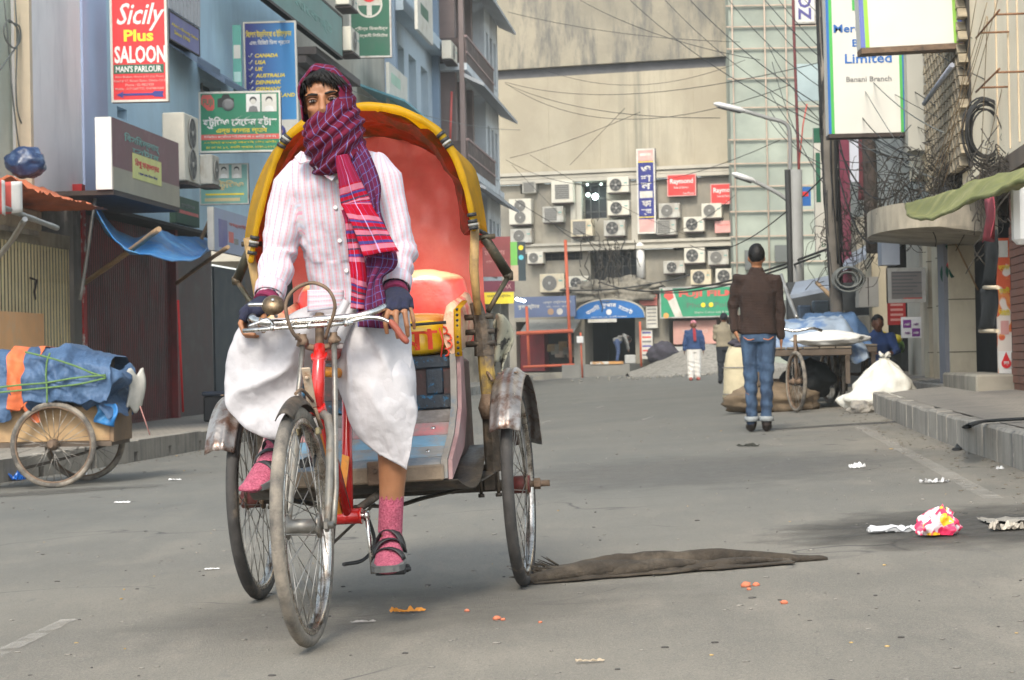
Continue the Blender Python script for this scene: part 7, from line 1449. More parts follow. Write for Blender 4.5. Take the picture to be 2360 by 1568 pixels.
# ---------------------------------------------------------------- poles and lamps
PWD = mk('weathered_pole', (.17, .15, .125), .25, 3, .9, dirt=(.30, .27, .22), dsc=3, dz=.3)
up_ = thing('utility_pole', 'cable wrapped utility pole rising before the bank sign', 'pole'); b0 = at(841, 372, 27.6); t0 = at(820, -10, 27.6)
m = MB(); m.tube([V((b0.x, 27.6, GZR-.1)), V((lerp(b0.x, t0.x, .5), 27.6, 2.7)), V((t0.x, 27.6, 7.0))], [.085, .085, .08], 12); m.build('shaft', PWD, up_)
m = MB(); rnd = random.Random(21)
for k in range(34):
    p = []; a0 = rnd.uniform(0, 6.28); z = rnd.uniform(1.6, 2.6); 
    while z < rnd.uniform(4.8, 6.9):
        t_ = (z-GZR)/(7.0-GZR); x = lerp(b0.x, t0.x, t_); rr2 = .085+.06*abs(NZ.noise(V((k*3.1, z*1.3, 0)))); a1 = a0+NZ.noise(V((k, z*.5, 3)))*1.2; p.append(V((x+rr2*cos(a1), 27.6+rr2*sin(a1)*.8, z))); z += .35
    if len(p) > 3: m.tube(spl(p, len(p)*2), rnd.uniform(.006, .014), 4)
tag(m.build('cable_wrap', CABM, up_), kind='stuff')
m = MB()
for k in range(9):
    p = at(848, 279, 27.4); r = .13+.03*sin(k*2.1); m.tube([p+V((r*1.25*cos(a)+.02*sin(k*3), .02*k-.08, r*sin(a)+.02*cos(k*2))) for a in [2*pi*q/20 for q in range(20)]], .013, 5, loop=True)
tag(m.build('cable_coil', CABG, up_), kind='stuff')
p2 = thing('utility_pole', 'grey steel pole with black cables standing before the netted building', 'pole'); q = at(797, 345, 36); q1 = at(795, 170, 36)
m = MB(); m.tube([V((q.x, 36, gz(5))), V((q1.x, 36, q1.z))], [.14, .12], 10); m.build('shaft', mk('grey_steel_pole', (.27, .275, .27), .12, 2, .7), p2)
m = MB(); m.tube([V((q.x-.09, 35.9, gz(5)+.4)), V((q1.x-.14, 35.9, q1.z))], .05, 6); m.build('cable_duct', CABM, p2)
m = MB(); p, q = at(793.5, 20, 43), at(799, 172, 43); m.tube([V((p.x, 43, 9)), p, q, V((q.x, 43, q.z-1.5))], .03, 8); tag(m.build('maroon_pipe', mk('maroon_pipe', (.16, .04, .045), .2, 3, .7)), 'thin maroon vertical pipe under the sideways lettered sign', 'pipe')
m = MB(); p, q = at(798, 175, 42.5), at(806, 120, 42.5); m.tube([p, at(803, 125, 42.5), at(807, 104, 42.5)], .015, 6); tag(m.build('red_rope', flat('red_cord', (.55, .10, .08))), 'faded red rope slanting up beside the maroon pipe', 'rope')
# third pole / stick cluster and brown cable trunk
m = MB(); p = [at(868, 130, 30.5), at(870, 170, 30.5), at(871, 215, 30.4), at(873, 252, 30.3)]; m.tube(spl(p, 12), .10, 8); tag(m.build('brown_cable_trunk', mk('brown_cable_trunk', (.085, .065, .055), .35, 9, .9, bump=.5, bsc=30)), 'thick brown bunch of cables hanging behind the rounded canopy', 'cable bunch')
m = MB(); p = [at(862, 130, 30.9), at(863, 170, 30.9), at(862, 200, 30.9)]; m.tube(spl(p, 12), .06, 8); tag(m.build('maroon_post', mk('maroon_pipe', (.16, .04, .045))), 'maroon post left of the brown cable bunch', 'post')
LAMPW = mk('lamp_white', (.62, .62, .62), .06, 3, .5)
def lampx(label, p0, p1, p2, Y):
    t = thing('street_lamp', label, 'street lamp'); a, b = at(*p0, Y), at(*p1, Y); d = (b-a)
    m = MB(); m.tube([a, a.lerp(b, .1), a.lerp(b, .5), a.lerp(b, .9), b], [(.04, .03), (.09, .05), (.10, .055), (.09, .05), (.04, .03)], 12, ref=V((0, 1, 0)), rnd=True); m.build('lamp_head', LAMPW, t)
    m = MB(); m.tube([a.lerp(b, .08)+V((0, -.0, -.045)), a.lerp(b, .85)+V((0, 0, -.045))], [(.08, .02), (.08, .02)], 8, ref=V((0, 1, 0))); m.build('lamp_glass', mk('lamp_glass_grey', (.10, .10, .10), .1, 3, .3), t)
    m = MB(); m.tube(spl([b]+[at(*q, Y) for q in p2], 16), .035, 6); m.build('arm', mk('grey_steel_pole', (.27, .275, .27)), t)
lampx('upper long white street lamp on a curved arm before the blank wall', (715.5, 104), (744.5, 111), ((768, 118), (786, 124), (790, 140), (790, 185)), 37)
lampx('lower white street lamp near the right end of the cornice', (733.5, 174), (754, 181), ((768, 188), (782, 196), (792, 205)), 37)
# ---------------------------------------------------------------- cables across the street
rnd = random.Random(4)
def wire(p, q, Y0, Y1, sag, r=.012, lab=None, mat=None, mid=None):
    a, b = at(*p, Y0), at(*q, Y1); n = 18; m = MB(); m.tube([a.lerp(b, k/(n-1))+V((0, 0, -sag*4*(k/(n-1))*(1-k/(n-1)))) for k in range(n)], r*.62, 5)
    return tag(m.build('cable', mat or CABM), lab or 'thin dark cable slung across the street before the market building', 'cable', 'overhead cables')
wire((15, -12), (300, 50), 26, 45, .1, .012, 'cable crossing in front of the white wall and saloon sign', CABG); wire((46, -10), (260, 52), 27, 40, .15, .012, 'second cable crossing the saloon sign, ending at the blue sign', CABG)
wire((68, -10), (91, 125), 27, 28, .0, .012, 'green grey cable slanting down the white pilaster', CABG)
wire((250, 45), (520, 130), 40, 70, .4, .014, 'long cable running behind the head of the rider', CABG); wire((505, 82), (830, 60), 70, 36, .5); wire((505, 83), (790, 85), 70, 40, .9)
wire((580, 0), (760, 60), 60, 40, .2); wire((630, 0), (950, 180), 55, 27, .4, .014); wire((665, 0), (960, 190), 50, 26, .4); wire((690, 0), (940, 172), 48, 27, .3, .016); wire((725, -5), (1000, 170), 45, 22, .5, .012)
wire((765, 0), (985, 160), 40, 23, .3, .014); wire((775, -5), (1040, 190), 38, 20, .4, .012); wire((800, -5), (1040, 165), 36, 19, .2, .010); wire((870, -5), (1045, 100), 28, 18, .2, .008); wire((905, -5), (1045, 65), 26, 18, .1, .008)
wire((506, 84), (720, 118), 72, 40, .3); wire((510, 158), (640, 112), 72, 55, .1); wire((506, 160), (780, 140), 72, 42, .9); wire((570, 165), (625, 108), 75, 60, .0); wire((508, 12), (740, 42), 70, 60, .2, .014); wire((745, 60), (545, 70), 60, 70, .6)
wire((770, 20), (838, 85), 45, 31, .1); wire((768, 45), (832, 130), 45, 31, .2); wire((772, 62), (838, 200), 45, 30, .4); wire((770, 92), (880, 160), 45, 29, .5); wire((770, 110), (905, 190), 45, 28, .5); wire((768, 118), (862, 170), 45, 30, .3)
wire((512, 165), (560, 215), 72, 79, .0); wire((530, 155), (700, 240), 72, 79, .2); wire((515, 200), (640, 262), 77, 80, .2, .02); wire((690, 245), (830, 170), 75, 32, .6, .02); wire((640, 290), (820, 255), 76, 33, .3, .03); wire((560, 290), (690, 275), 79, 78, .2, .05, 'sagging thick cable bundle above the blue arch sign'); wire((600, 282), (830, 248), 79, 33, .5, .035, 'thick cable bundle drooping across the lower units')
wire((555, 225), (600, 240), 80, 80, .3, .025); wire((585, 235), (612, 262), 79.5, 79.5, .2, .03); wire((612, 262), (625, 240), 79.5, 79.5, .1, .03); wire((592, 250), (600, 285), 79.6, 79.6, .0, .03); wire((575, 228), (598, 236), 79.4, 79.4, .1, .02)
wire((700, 190), (730, 232), 79.3, 79.3, .1, .02); wire((655, 235), (735, 195), 79.2, 70, .3, .018); wire((840, 150), (905, 185), 30, 27, .4, .02); wire((836, 165), (880, 240), 30, 28.5, .4, .02); wire((835, 120), (870, 215), 30, 29, .3, .015); wire((830, 60), (900, 200), 30, 27, .3, .012)
for k in range(16): wire((822+rnd.uniform(-4, 8), rnd.uniform(-5, 120)), (900+rnd.uniform(0, 110), rnd.uniform(120, 200)), 30, rnd.uniform(21, 27), rnd.uniform(.1, .5), rnd.uniform(.006, .011), 'thin cable fanning from the utility pole to the right hand shops', CABM if k % 3 else CABG)
for k in range(9): wire((975+rnd.uniform(0, 50), rnd.uniform(-10, 20)), (930+rnd.uniform(0, 60), 165+rnd.uniform(0, 25)), 18.6, 20.5, .05, .006, 'pale brown wire dangling down the cream wall', mk('tan_wire', (.32, .22, .12), .2, 4, .8))
# tangled knots of cable above the awning
def tangle(label, c, ext, n, seed, r=(.003, .007), Y=22.8, drop=.5, kind='stuff'):
    m = MB(); g = random.Random(seed)
    for k in range(n):
        x, y = c[0]+g.gauss(0, ext[0]), c[1]+g.gauss(0, ext[1]); p = at(x, y, Y+g.uniform(-.3, .3)); P = [p]
        for j in range(5): P.append(P[-1]+V((g.uniform(-.14, .14), g.uniform(-.05, .05), -drop*g.uniform(-.10, .45))))
        m.tube(spl(P, 14), g.uniform(*r), 4)
    return tag(m.build('cable_tangle', mk('brown_black_cable', (.045, .038, .03), .3, 3, .8)), label, 'cable tangle', kind=kind)
tangle('dense black tangle of cables over the olive awning', (955, 160), (22, 12), 110, 1); tangle('cable tangle at the upper right before the cream wall', (1000, 150), (16, 16), 60, 2, Y=19.3); tangle('cable tangle hanging along the rounded canopy', (905, 178), (14, 16), 50, 3, Y=26); tangle('brown cables tangled behind the rounded canopy', (868, 205), (8, 22), 50, 6, Y=29.5)
tangle('cables knotted on the far pole', (838, 225), (7, 22), 60, 7, Y=29.6); tangle('cable web over the dark market window', (608, 255), (14, 12), 40, 8, (.010, .022), 79.3, .9)
mt = MB()
for k in range(10):
    c = at(985, 132, 19.9); r = .20+.035*sin(k*1.7); mt.tube([c+V((r*.85*cos(a)+.02*sin(k*2.3), .015*k-.07, r*1.35*sin(a)+.02*cos(k*3.1))) for a in [2*pi*q/24 for q in range(24)]], .010, 5, loop=True)
tag(mt.build('cable_coil', CABM), 'round black coil of cable hanging before the cream wall', 'cable coil')
# ================================================================ PEOPLE
def figure(name, label, M, J, col, R=1.0, vox=.012, facing='back', hairf=None, shoes=None, detail=True):
    """J: joints in metres (x right, y away, z up); clothes are volumes laid over one continuous body"""
    t = thing(name, label, 'person', M, 'people on foot'); g = lambda k: V(J[k]); mb = MB()
    hd, nk, ch, pv = g('head'), g('neck'), g('chest'), g('pelvis')
    ring_torso(mb, [(pv+V((0, 0, -.08)), .15*R, .10*R), (pv+V((0, 0, .06)), .145*R, .095*R), (pv.lerp(ch, .6), .14*R, .095*R), (ch, .165*R, .105*R), (ch.lerp(nk, .6), .12*R, .075*R), (nk, .05*R, .05*R)], 20)
    mb.tube([nk+V((0, 0, -.03)), nk.lerp(hd, .5), hd], [.055, .052, .05], 12, rnd=True)
    mb.ell(hd+V((0, 0, .012)), (.075, .092, .105), 18, 14); mb.ell(hd+V((0, -.03 if facing == 'front' else .03, -.05)), (.056, .06, .07), 14, 10)
    fy_ = -1 if facing == 'front' else 1
    mb.tube([hd+V((0, fy_*.085, .0)), hd+V((0, fy_*.112, -.03))], [.012, .015], 8, rnd=True)
    for s in (-1, 1): mb.ell(hd+V((s*.076, 0, -.01)), (.012, .022, .032), 8, 8)
    for s in 'lr':
        sh, el, wr, hn = g('sh'+s), g('el'+s), g('wr'+s), g('hn'+s)
        mb.tube([ch.lerp(sh, .5), sh, sh.lerp(el, .5), el, el.lerp(wr, .4), wr], [.04, .044*R, .038*R, .030, .032, .025], 12, rnd=True)
        mb.tube([wr, wr.lerp(hn, .5), hn], [(.02, .026), (.017, .036), (.012, .036)], 10, rnd=True, ref=V((1, 0, 0)))
        d = (hn-wr).normalized(); sd_ = V((0, 1, 0)) if abs(d.y) < .7 else V((1, 0, 0))
        for k in range(4): b = hn+sd_*((k-1.5)*.018); mb.tube([b-d*.01, b+d*.030+V((0, -.004*fy_, 0)), b+d*(.062-.010*abs(k-1.4))+V((0, .012*fy_, 0))], [.0085, .008, .0065], 6, rnd=True)
        tb = wr.lerp(hn, .35)+sd_*fy_*.03; mb.tube([tb, tb+d*.03+sd_*fy_*.018, tb+d*.06+sd_*fy_*.022], [.012, .010, .008], 6, rnd=True)
        hp, kn, an = g('hp'+s), g('kn'+s), g('an'+s); mb.tube([hp, hp.lerp(kn, .5), kn, kn.lerp(an, .35), an], [.085*R, .075*R, .055*R, .055*R, .038], 12, rnd=True)
        to = g('to'+s); mb.tube([an+V((0, 0, -.01)), an.lerp(to, .5)+V((0, 0, -.03)), to], [.036, .036, .028], 10, rnd=True)
    put('body', fuse(mb, vox*.8, 2), col.get('skin', SKIND), t)
    if col.get('top'):
        mb = MB(); hem = pv+V((0, 0, J.get('hem', -.04)))
        ring_torso(mb, [(hem, .185*R, .135*R), (pv+V((0, 0, .08)), .172*R, .125*R), (pv.lerp(ch, .6), .170*R, .122*R), (ch+V((0, 0, .0)), .190*R, .130*R), (ch.lerp(nk, .55), .140*R, .10*R), (nk+V((0, 0, .01)), .075*R, .075*R), (nk+V((0, 0, .045)), .064*R, .066*R)], 24)
        for s in 'lr':
            sh, el, wr = g('sh'+s), g('el'+s), g('wr'+s); mb.tube([ch.lerp(sh, .6)+V((0, 0, .03)), sh, sh.lerp(el, .5), el, el.lerp(wr, .5), el.lerp(wr, .93)], [.066*R, .072*R, .060*R, .052*R, .047*R, .043*R], 14, rnd=True)
        me = fuse(mb, vox, 4); shape(me, lambda p, n_: .008*fbm(V((p.x*7, p.y*7, p.z*5)))+.006*sin(p.z*38+p.x*12+3*fbm(p*4))*(abs(p.x-pv.x) > .17)); put('jacket', me, col['top'], t)
    mb = MB(); tr = J.get('tr', (.105, .090, .070, .062, .056))
    ring_torso(mb, [(pv+V((0, 0, -.12)), .150*R, .115*R), (pv+V((0, 0, -.02)), .165*R, .122*R), (pv+V((0, 0, .07)), .158*R, .112*R)], 20)
    for s in 'lr':
        hp, kn, an = g('hp'+s), g('kn'+s), g('an'+s); mb.tube([hp, hp.lerp(kn, .5), kn, kn.lerp(an, .5), kn.lerp(an, J.get('cuff', .95))], [q*R for q in tr], 14, rnd=True)
    me = fuse(mb, vox, 3); shape(me, lambda p, n_: .006*fbm(V((p.x*8, p.y*8, p.z*5)))+.005*sin(p.z*55+2.5*fbm(p*5)+p.x*15)*(p.z < pv.z-.3)); put('trousers', me, col['bottom'], t)
    if col.get('cuffm'):
        for s in 'lr':
            kn, an = g('kn'+s), g('an'+s); m = MB(); m.tube([kn.lerp(an, .86), kn.lerp(an, .97)], [.072*R, .072*R], 14); m.build('trouser_cuff', col['cuffm'], t)
    for s in 'lr':
        an, to = g('an'+s), g('to'+s); d = (to-an); mb = MB(); mb.tube([an+V((0, 0, .05)), an, an.lerp(to, .4)+V((0, 0, -.02)), to+V((0, 0, .0)), to+d.normalized()*.03], [.048, .052, .050, .044, .03], 12, rnd=True); me = fuse(mb, .010, 2)
        zf_ = to.z-.045
        for v in me.vertices: v.co.z = max(v.co.z, min(zf_, an.z-.06) if abs(to.z-an.z) > .09 else zf_)
        put('shoe', me, col.get('shoe', SANDAL), t)
    if hairf is not False:
        mb = MB(); mb.ell(hd+V((0, .012 if facing == 'front' else -.012, .030)), (.083, .098, .096), 20, 14); me = fuse(mb, .010, 1)
        shape(me, lambda p, n_: .006*fbm(p*30)); 
        for v in me.vertices:
            q = v.co-hd
            if (facing == 'front' and q.y < -.02 and q.z < .045) or (facing == 'back' and q.z < -.055): v.co = hd+q*.86
        put('hair', me, col.get('hair', HAIR), t)
    return t
def standing(h=1.7, stride=.10, sx=.05, arm=.0, wide=0.0, swing=.08, lean=0):
    k = h/1.7; J = dict(pelvis=(0, 0, .93), chest=(0, -lean, 1.26), neck=(0, -lean*1.2, 1.44), head=(0, -lean*1.4, 1.575), shl=(-.185, -lean, 1.375), shr=(.185, -lean, 1.375), ell=(-.225-wide, -lean+.03, 1.10), elr=(.225+wide, -lean+.03, 1.10), wrl=(-.232-wide, -swing, .86), wrr=(.232+wide, swing, .86), hnl=(-.230-wide, -swing-.02, .78), hnr=(.230+wide, swing+.02, .78),
             hpl=(-.085, 0, .88), hpr=(.085, 0, .88), knl=(-.085-sx*.4, stride*.55, .49), knr=(.085+sx*.2, -stride*.4, .49), anl=(-.085-sx*.6, stride, .085), anr=(.085+sx*.4, -stride*.6, .085), tol=(-.10-sx*.6, stride+.12, .045), tor=(.10+sx*.4, -stride*.6+.13, .045))
    return {a: tuple(q*k for q in b) for a, b in J.items()}
def foot_at(px, py, a=0): q = gnd(px, py); return MX.Translation((q.x, q.y, gz(q.x))) @ rotz(a)
# man in brown walking away
N = NT('brown_ribbed_jacket'); co = N.coord(); c = N.mix(N.ramp(N.noise(co, 12), .3, .7), (.019, .0085, .0055), (.030, .0145, .0095)); N.l(c, N.p.inputs['Base Color']); N.p.inputs['Roughness'].default_value = .92; wv = N.n('TexWave'); wv.bands_direction = 'Z'; wv.inputs['Scale'].default_value = 22; N.l(co, wv.inputs[0]); N.bump(N.math('ADD', wv.outputs['Fac'], N.noise(co, 60)), .45, .008); BRJ = N.m
N = NT('washed_blue_jeans'); co = N.coord(); f = N.noise(N.coord((1, 1, .6)), 7, 5, .6); c = N.mix(N.ramp(f, .38, .66), (.015, .030, .062), (.050, .095, .17)); N.l(c, N.p.inputs['Base Color']); N.p.inputs['Roughness'].default_value = .9; N.bump(N.noise(co, 26, 4), .5, .008); JEAN = N.m
J = standing(1.68, .06, .05, swing=.02); J['tr'] = (.094, .084, .068, .060, .056); J['hem'] = -.05; J['anl'] = (-.075, .05, .085); J['tol'] = (-.09, .17, .045); J['anr'] = (.065, -.03, .085); J['tor'] = (.08, .10, .045); J['knl'] = (-.08, .03, .48); J['knr'] = (.075, -.02, .48)
J['hnl'] = (-.20, -.06, .84); J['wrl'] = (-.225, -.02, .90); J['ell'] = (-.245, .05, 1.10)
bm_ = figure('person', 'man in brown jacket and cuffed blue jeans walking away from the camera', foot_at(760, 432, RAD(-4)) @ MX.Diagonal((.90, .94, 1, 1)), J, dict(top=BRJ, bottom=JEAN, cuffm=mk('jean_cuff_grey', (.24, .26, .27), .15, 20, .9), shoe=mk('dark_brown_boot', (.030, .020, .017), .3, 20, .5), skin=SKIN), vox=.011)
PST = mk('orange_stitching', (.45, .16, .07), .2, 30, .8)
for s in (-1, 1):
    m = MB(); m.tube(spl([(s*.145, -.085, .845), (s*.10, -.125, .820), (s*.045, -.128, .828)], 8), .005, 5); m.build('pocket_stitch', PST, bm_)
J = standing(1.52, .03, .02); J = dict(J); J['wrl'] = (-.16, .14, .95); J['wrr'] = (.16, .14, .95); J['hnl'] = (-.10, .18, .93); J['hnr'] = (.10, .18, .93)
figure('person', 'man in khaki jacket and dark cap standing behind the brown jacket', foot_at(725, 383.5), J, dict(top=mk('khaki_jacket', (.27, .235, .17), .15, 8, .9, bump=.4, bsc=30), bottom=mk('dark_trousers', (.022, .026, .035), .2, 10, .9), skin=SKIND, hair=mk('navy_cap', (.012, .014, .022), .2, 20, .9)), vox=.014)
J = standing(1.50, .04, .03, wide=.04, swing=-.02); J['tr'] = (.11, .105, .09, .082, .078)
fb = figure('person', 'man in blue jacket, white trousers and pink head cloth facing the camera', foot_at(694.5, 380.5), {k: ((v[0], -v[1], v[2]) if isinstance(v, tuple) and k != 'tr' else v) for k, v in J.items()}, dict(top=mk('royal_blue_jacket', (.025, .06, .16), .2, 9, .8, bump=.4, bsc=30), bottom=mk('white_trousers', (.68, .66, .62), .06, 6, .9), skin=SKIND, shoe=mk('red_slipper', (.36, .09, .07), .2, 20, .7), hair=mk('pink_headcloth', (.52, .20, .24), .2, 20, .9)), vox=.014, facing='front')
m = MB(); m.grid(lambda u_, v_: V((lerp(-.035, .035, u_)+.02*v_, -.155-.01*sin(v_*3), lerp(1.30, .98, v_))), 6, 10); m.build('red_scarf', mk('red_scarf', (.40, .04, .05), .2, 20, .9), fb).modifiers.new('s', 'SOLIDIFY').thickness = .01
# stooping figure in the passage
qb = BW.M @ V((Bp(C2(1125), 364)[0], -.6, zf)); k = 1.5/1.7
J = dict(pelvis=(0, 0, .88), chest=(.22, -.05, 1.06), neck=(.36, -.07, 1.00), head=(.44, -.08, .90), shl=(.24, .13, 1.02), shr=(.26, -.22, 1.02), ell=(.34, .12, .76), elr=(.36, -.22, .76), wrl=(.38, .05, .53), wrr=(.40, -.15, .53), hnl=(.39, .03, .46), hnr=(.41, -.13, .46), hpl=(-.02, .08, .84), hpr=(-.02, -.08, .84), knl=(.02, .10, .46), knr=(.02, -.10, .46), anl=(-.04, .10, .085), anr=(-.04, -.10, .085), tol=(.09, .10, .045), tor=(.09, -.10, .045))
figure('person', 'stooping figure in grey top and blue trousers at work in the dark passage', MX.Translation(qb), J, dict(top=mk('grey_shirt', (.20, .20, .19), .2, 8, .9), bottom=mk('dull_blue_trousers', (.05, .08, .17), .2, 8, .9), skin=SKIND), vox=.018)
m = MB(); m.box((.25, -.28, 0), (.65, .12, .33), c=.03); tag(m.build('box', mk('grey_white_box', (.40, .40, .38), .1, 5, .8), None, MX.Translation(qb)), 'pale grey box under the hands of the stooping figure', 'box')
# man behind the carts
J = dict(pelvis=(0, 0, .42), chest=(0, -.08, .70), neck=(0, -.12, .86), head=(0, -.15, .98), shl=(-.18, -.1, .80), shr=(.18, -.1, .80), ell=(-.24, -.22, .60), elr=(.24, -.22, .60), wrl=(-.15, -.40, .58), wrr=(.15, -.40, .58), hnl=(-.10, -.46, .58), hnr=(.10, -.46, .58), hpl=(-.09, 0, .40), hpr=(.09, 0, .40), knl=(-.14, -.40, .46), knr=(.14, -.40, .46), anl=(-.12, -.30, .085), anr=(.12, -.30, .085), tol=(-.13, -.42, .045), tor=(.13, -.42, .045))
figure('person', 'man in blue crouching behind the right hand cart, head and shoulder showing', MX.Translation((4.88, 28.6, gz(4.6))), J, dict(top=mk('blue_shirt', (.025, .055, .17), .2, 9, .9), bottom=mk('dark_trousers', (.022, .026, .035)), skin=SKIND), vox=.016, facing='front')
# ================================================================ CARTS AND LOADS
def cart_wheel(par, name, c, R, ang, tw=.022, spokes=28):
    T = MX.Translation(c) @ rotz(ang) @ MX.Rotation(pi/2, 4, 'Y'); m = MB(); m.lathe([(R-.05, -.012), (R-.034, -.015), (R-.034, .015), (R-.05, .012)], 44, T, True, True); w_ = m.build(name, RUSTY, par)
    m = MB(); m.lathe([(R-tw+tw*cos(2*pi*k/10), tw*sin(2*pi*k/10)) for k in range(10)], 56, T, True, True); m.build('tyre', TYRE, w_)
    m = MB(); m.lathe([(.012, -.09), (.03, -.05), (.045, -.04), (.03, -.02), (.03, .02), (.045, .04), (.03, .05), (.012, .09)], 14, T); m.build('hub', RUSTY, w_)
    m = MB()
    for k in range(spokes):
        a = 2*pi*k/spokes; s = 1 if k % 2 else -1; b = a+(.5 if (k//2) % 2 else -.5); m.cyl(T @ V((.04*cos(b), .04*sin(b), s*.035)), T @ V(((R-.045)*cos(a), (R-.045)*sin(a), 0)), .0022, 4)
    tag(m.build('spokes', SPOKE, w_), kind='stuff'); return w_
PLY = mk('plywood_side', (.42, .28, .145), .12, 4, .8, 0, bump=.2, bsc=30, dirt=(.26, .16, .085), dsc=3, damt=(.5, .7), aniso=(1, 1, 4)); DKW = mk('dark_wet_wood', (.10, .075, .055), .25, 6, .85, bump=.3, bsc=40)
# left cart: its long side faces the camera, wheels at its right end
w0, w1 = gnd(54, 488), gnd(77, 482.5); cl = thing('handcart', 'plywood handcart with spoked wheels by the left kerb', 'cart'); RW_ = .335; wa = RAD(90)
cart_wheel(cl, 'wheel', (w0.x, w0.y, gz(w0.x)+RW_), RW_, wa); cart_wheel(cl, 'wheel', (w1.x+.02, w0.y+.95, gz(w1.x)+RW_), RW_, wa)
zw = gz(w0.x)+RW_; m = MB(); m.cyl((w0.x, w0.y-.1, zw), (w1.x+.02, w0.y+1.05, zw), .02, 8); m.build('axle', RUSTY, cl)
p0 = at(-30, 449, w0.y+.14); p1 = at(112.5, 438, w0.y+.14); zt = at(60, 407, w0.y+.14).z
for y in (.14, .86):
    m = MB(); m.box((p0.x, w0.y+y, p1.z-.02), (p1.x-.02 if y < .5 else p1.x+.0, w0.y+y+.03, zt), c=.004); m.build('side_board', PLY, cl)
m = MB(); m.box((p1.x-.018, w0.y+.12, p1.z-.03), (p1.x+.015, w0.y+.92, zt+.02), c=.004); m.build('end_board', mk('brown_end_board', (.19, .125, .075), .2, 5, .85, bump=.2, bsc=30), cl)
m = MB(); m.box((p0.x, w0.y+.10, p1.z-.06), (p1.x, w0.y+.90, p1.z-.021)); m.build('bed', DKW, cl)
m = MB(); m.box((w0.x-.1, w0.y+.12, zw+.0), (w0.x+.1, w0.y+.16, p1.z-.05)); m.box((w0.x-.1, w0.y+.84, zw), (w0.x+.1, w0.y+.88, p1.z-.05)); m.build('axle_block', DKW, cl)
m = MB(); m.tube(spl([(w0.x+.35, w0.y+.3, p1.z-.06), (w0.x+.1, w0.y+.35, zw-.1), (w0.x-.35, w0.y+.4, gz(w0.x)+.13)], 10), .012, 5); m.build('hanging_chain', STEELD, cl)
N = NT('faded_blue_tarp'); co = N.coord(); f = N.noise(co, 4, 6, .62); c = N.mix(N.ramp(f, .32, .68), (.026, .062, .135), (.070, .135, .25)); c = N.mix(N.ramp(N.noise(co, 14, 6, .7), .60, .75, 0, .6), c, (.15, .22, .32)); N.l(c, N.p.inputs['Base Color']); N.p.inputs['Roughness'].default_value = .62; N.bump(N.math('ADD', N.noise(N.coord((1, 1, .5)), 6, 5, .6), N.math('MULTIPLY', N.noise(co, 25, 4), .4)), .75, .03); FBT = N.m
ORT = mk('orange_tarp_strip', (.66, .15, .05), .12, 7, .7, bump=.4, bsc=14)
yb = w0.y+.12
def load_pt(u_, v_, x0, x1, seed, hem, up=0.0, out=0.0):
    """cloth over the load: v 0 back hem .. front hem"""
    x = lerp(x0, x1, u_); ztop = at(60, 350, w0.y+.4).z-.04*max(0, (x-p1.x+.55)/.55)**2*2.4+.03*fbm(V((x*2.5, 1, seed))); prof = [(1.02, zt-.10), (1.0, ztop-.10), (.86, ztop), (.30, ztop+.01), (.07-out, ztop-.09), (.02-out, (ztop+zt)/2), (.03-out, zt+.01), (.05-out, hem)]
    t = v_*(len(prof)-1); k = min(int(t), len(prof)-2); a, b = prof[k], prof[k+1]; f = t-k; f = f*f*(3-2*f) if 0 else f
    y, z = lerp(a[0], b[0], f), lerp(a[1], b[1], f); n_ = .035*fbm(V((x*5, z*5, seed)))+.018*fbm(V((x*13, z*9, seed)))+.016*sin(x*26+z*11+3*fbm(V((x*2, z*3, seed))))
    wvy = .05*sin(x*13+seed)+.03*sin(x*29)
    return V((x+.03*fbm(V((z*6, x*3, 7))), w0.y+y-n_*(1 if v_ > .4 else .4)-up, z+n_*.7+(wvy if v_ > .93 else 0)+up))
xl = at(-40, 400, yb).x; x1_ = at(12.5, 400, yb).x; x2_ = at(26, 400, yb).x; x3_ = at(118, 385, yb).x
ld = thing('tarpaulin_load', 'load under faded blue tarpaulin with an orange strip on the left cart', 'load')
m = MB(); m.box((xl, w0.y+.2, p1.z), (x3_-.16, w0.y+.85, at(60, 358, w0.y+.4).z)); m.build('packed_goods', DKW, ld)
m = MB(); m.grid(lambda u_, v_: load_pt(u_, v_, xl, x1_, 1, at(0, 418, yb).z), 40, 60); m.build('tarpaulin', FBT, ld)
m = MB(); m.grid(lambda u_, v_: load_pt(u_, v_, x1_-.02, x2_+.12, 2, at(20, 416, yb).z+.0, .012), 26, 60); m.build('orange_strip', ORT, ld)
m = MB(); m.grid(lambda u_, v_: load_pt(u_, v_, x2_, x3_-.05, 3, at(60, 404, yb).z, .022, .02), 90, 60); m.build('tarpaulin', FBT, ld)
# bulge and folds at the cart's end
m = MB()
def endcap(u_, v_):
    a = lerp(-1.5, 1.45, u_); x = x3_-.09+.10*cos(a)*(1-.4*abs(v_-.4)); z = lerp(at(60, 352, yb).z-.12, zt-.02, v_)+.03*sin(a*5); y = w0.y+.45-.43*sin(-a)*1.0
    n_ = .035*fbm(V((a*2, v_*4, 5)))+.03*sin(v_*9+a*2); return V((x+n_+.04*sin(v_*7), y, z-.16*max(0, v_-.6)*abs(sin(a*1.5))))
m.grid(endcap, 40, 30); m.build('tarpaulin', FBT, ld)
m = MB(); q = at(125, 372, yb+.2); m.grid(lambda u_, v_: q+V((.02*sin(v_*4)+.10*u_, .05+.3*u_*.5, -.30*v_+.03*sin(u_*8))), 10, 14); m.build('white_cloth_corner', mk('dirty_white_cloth', (.46, .45, .41), .15, 8, .9), ld).modifiers.new('s', 'SOLIDIFY').thickness = .015
m = MB(); q = at(96, 404, yb-.02); m.grid(lambda u_, v_: q+V((.16*u_+.02*sin(v_*5), -.02-.02*sin(u_*6+v_*4), -.14*v_-.04*u_*v_)), 14, 12); m.build('tarpaulin_corner', TARP, ld).modifiers.new('s', 'SOLIDIFY').thickness = .008
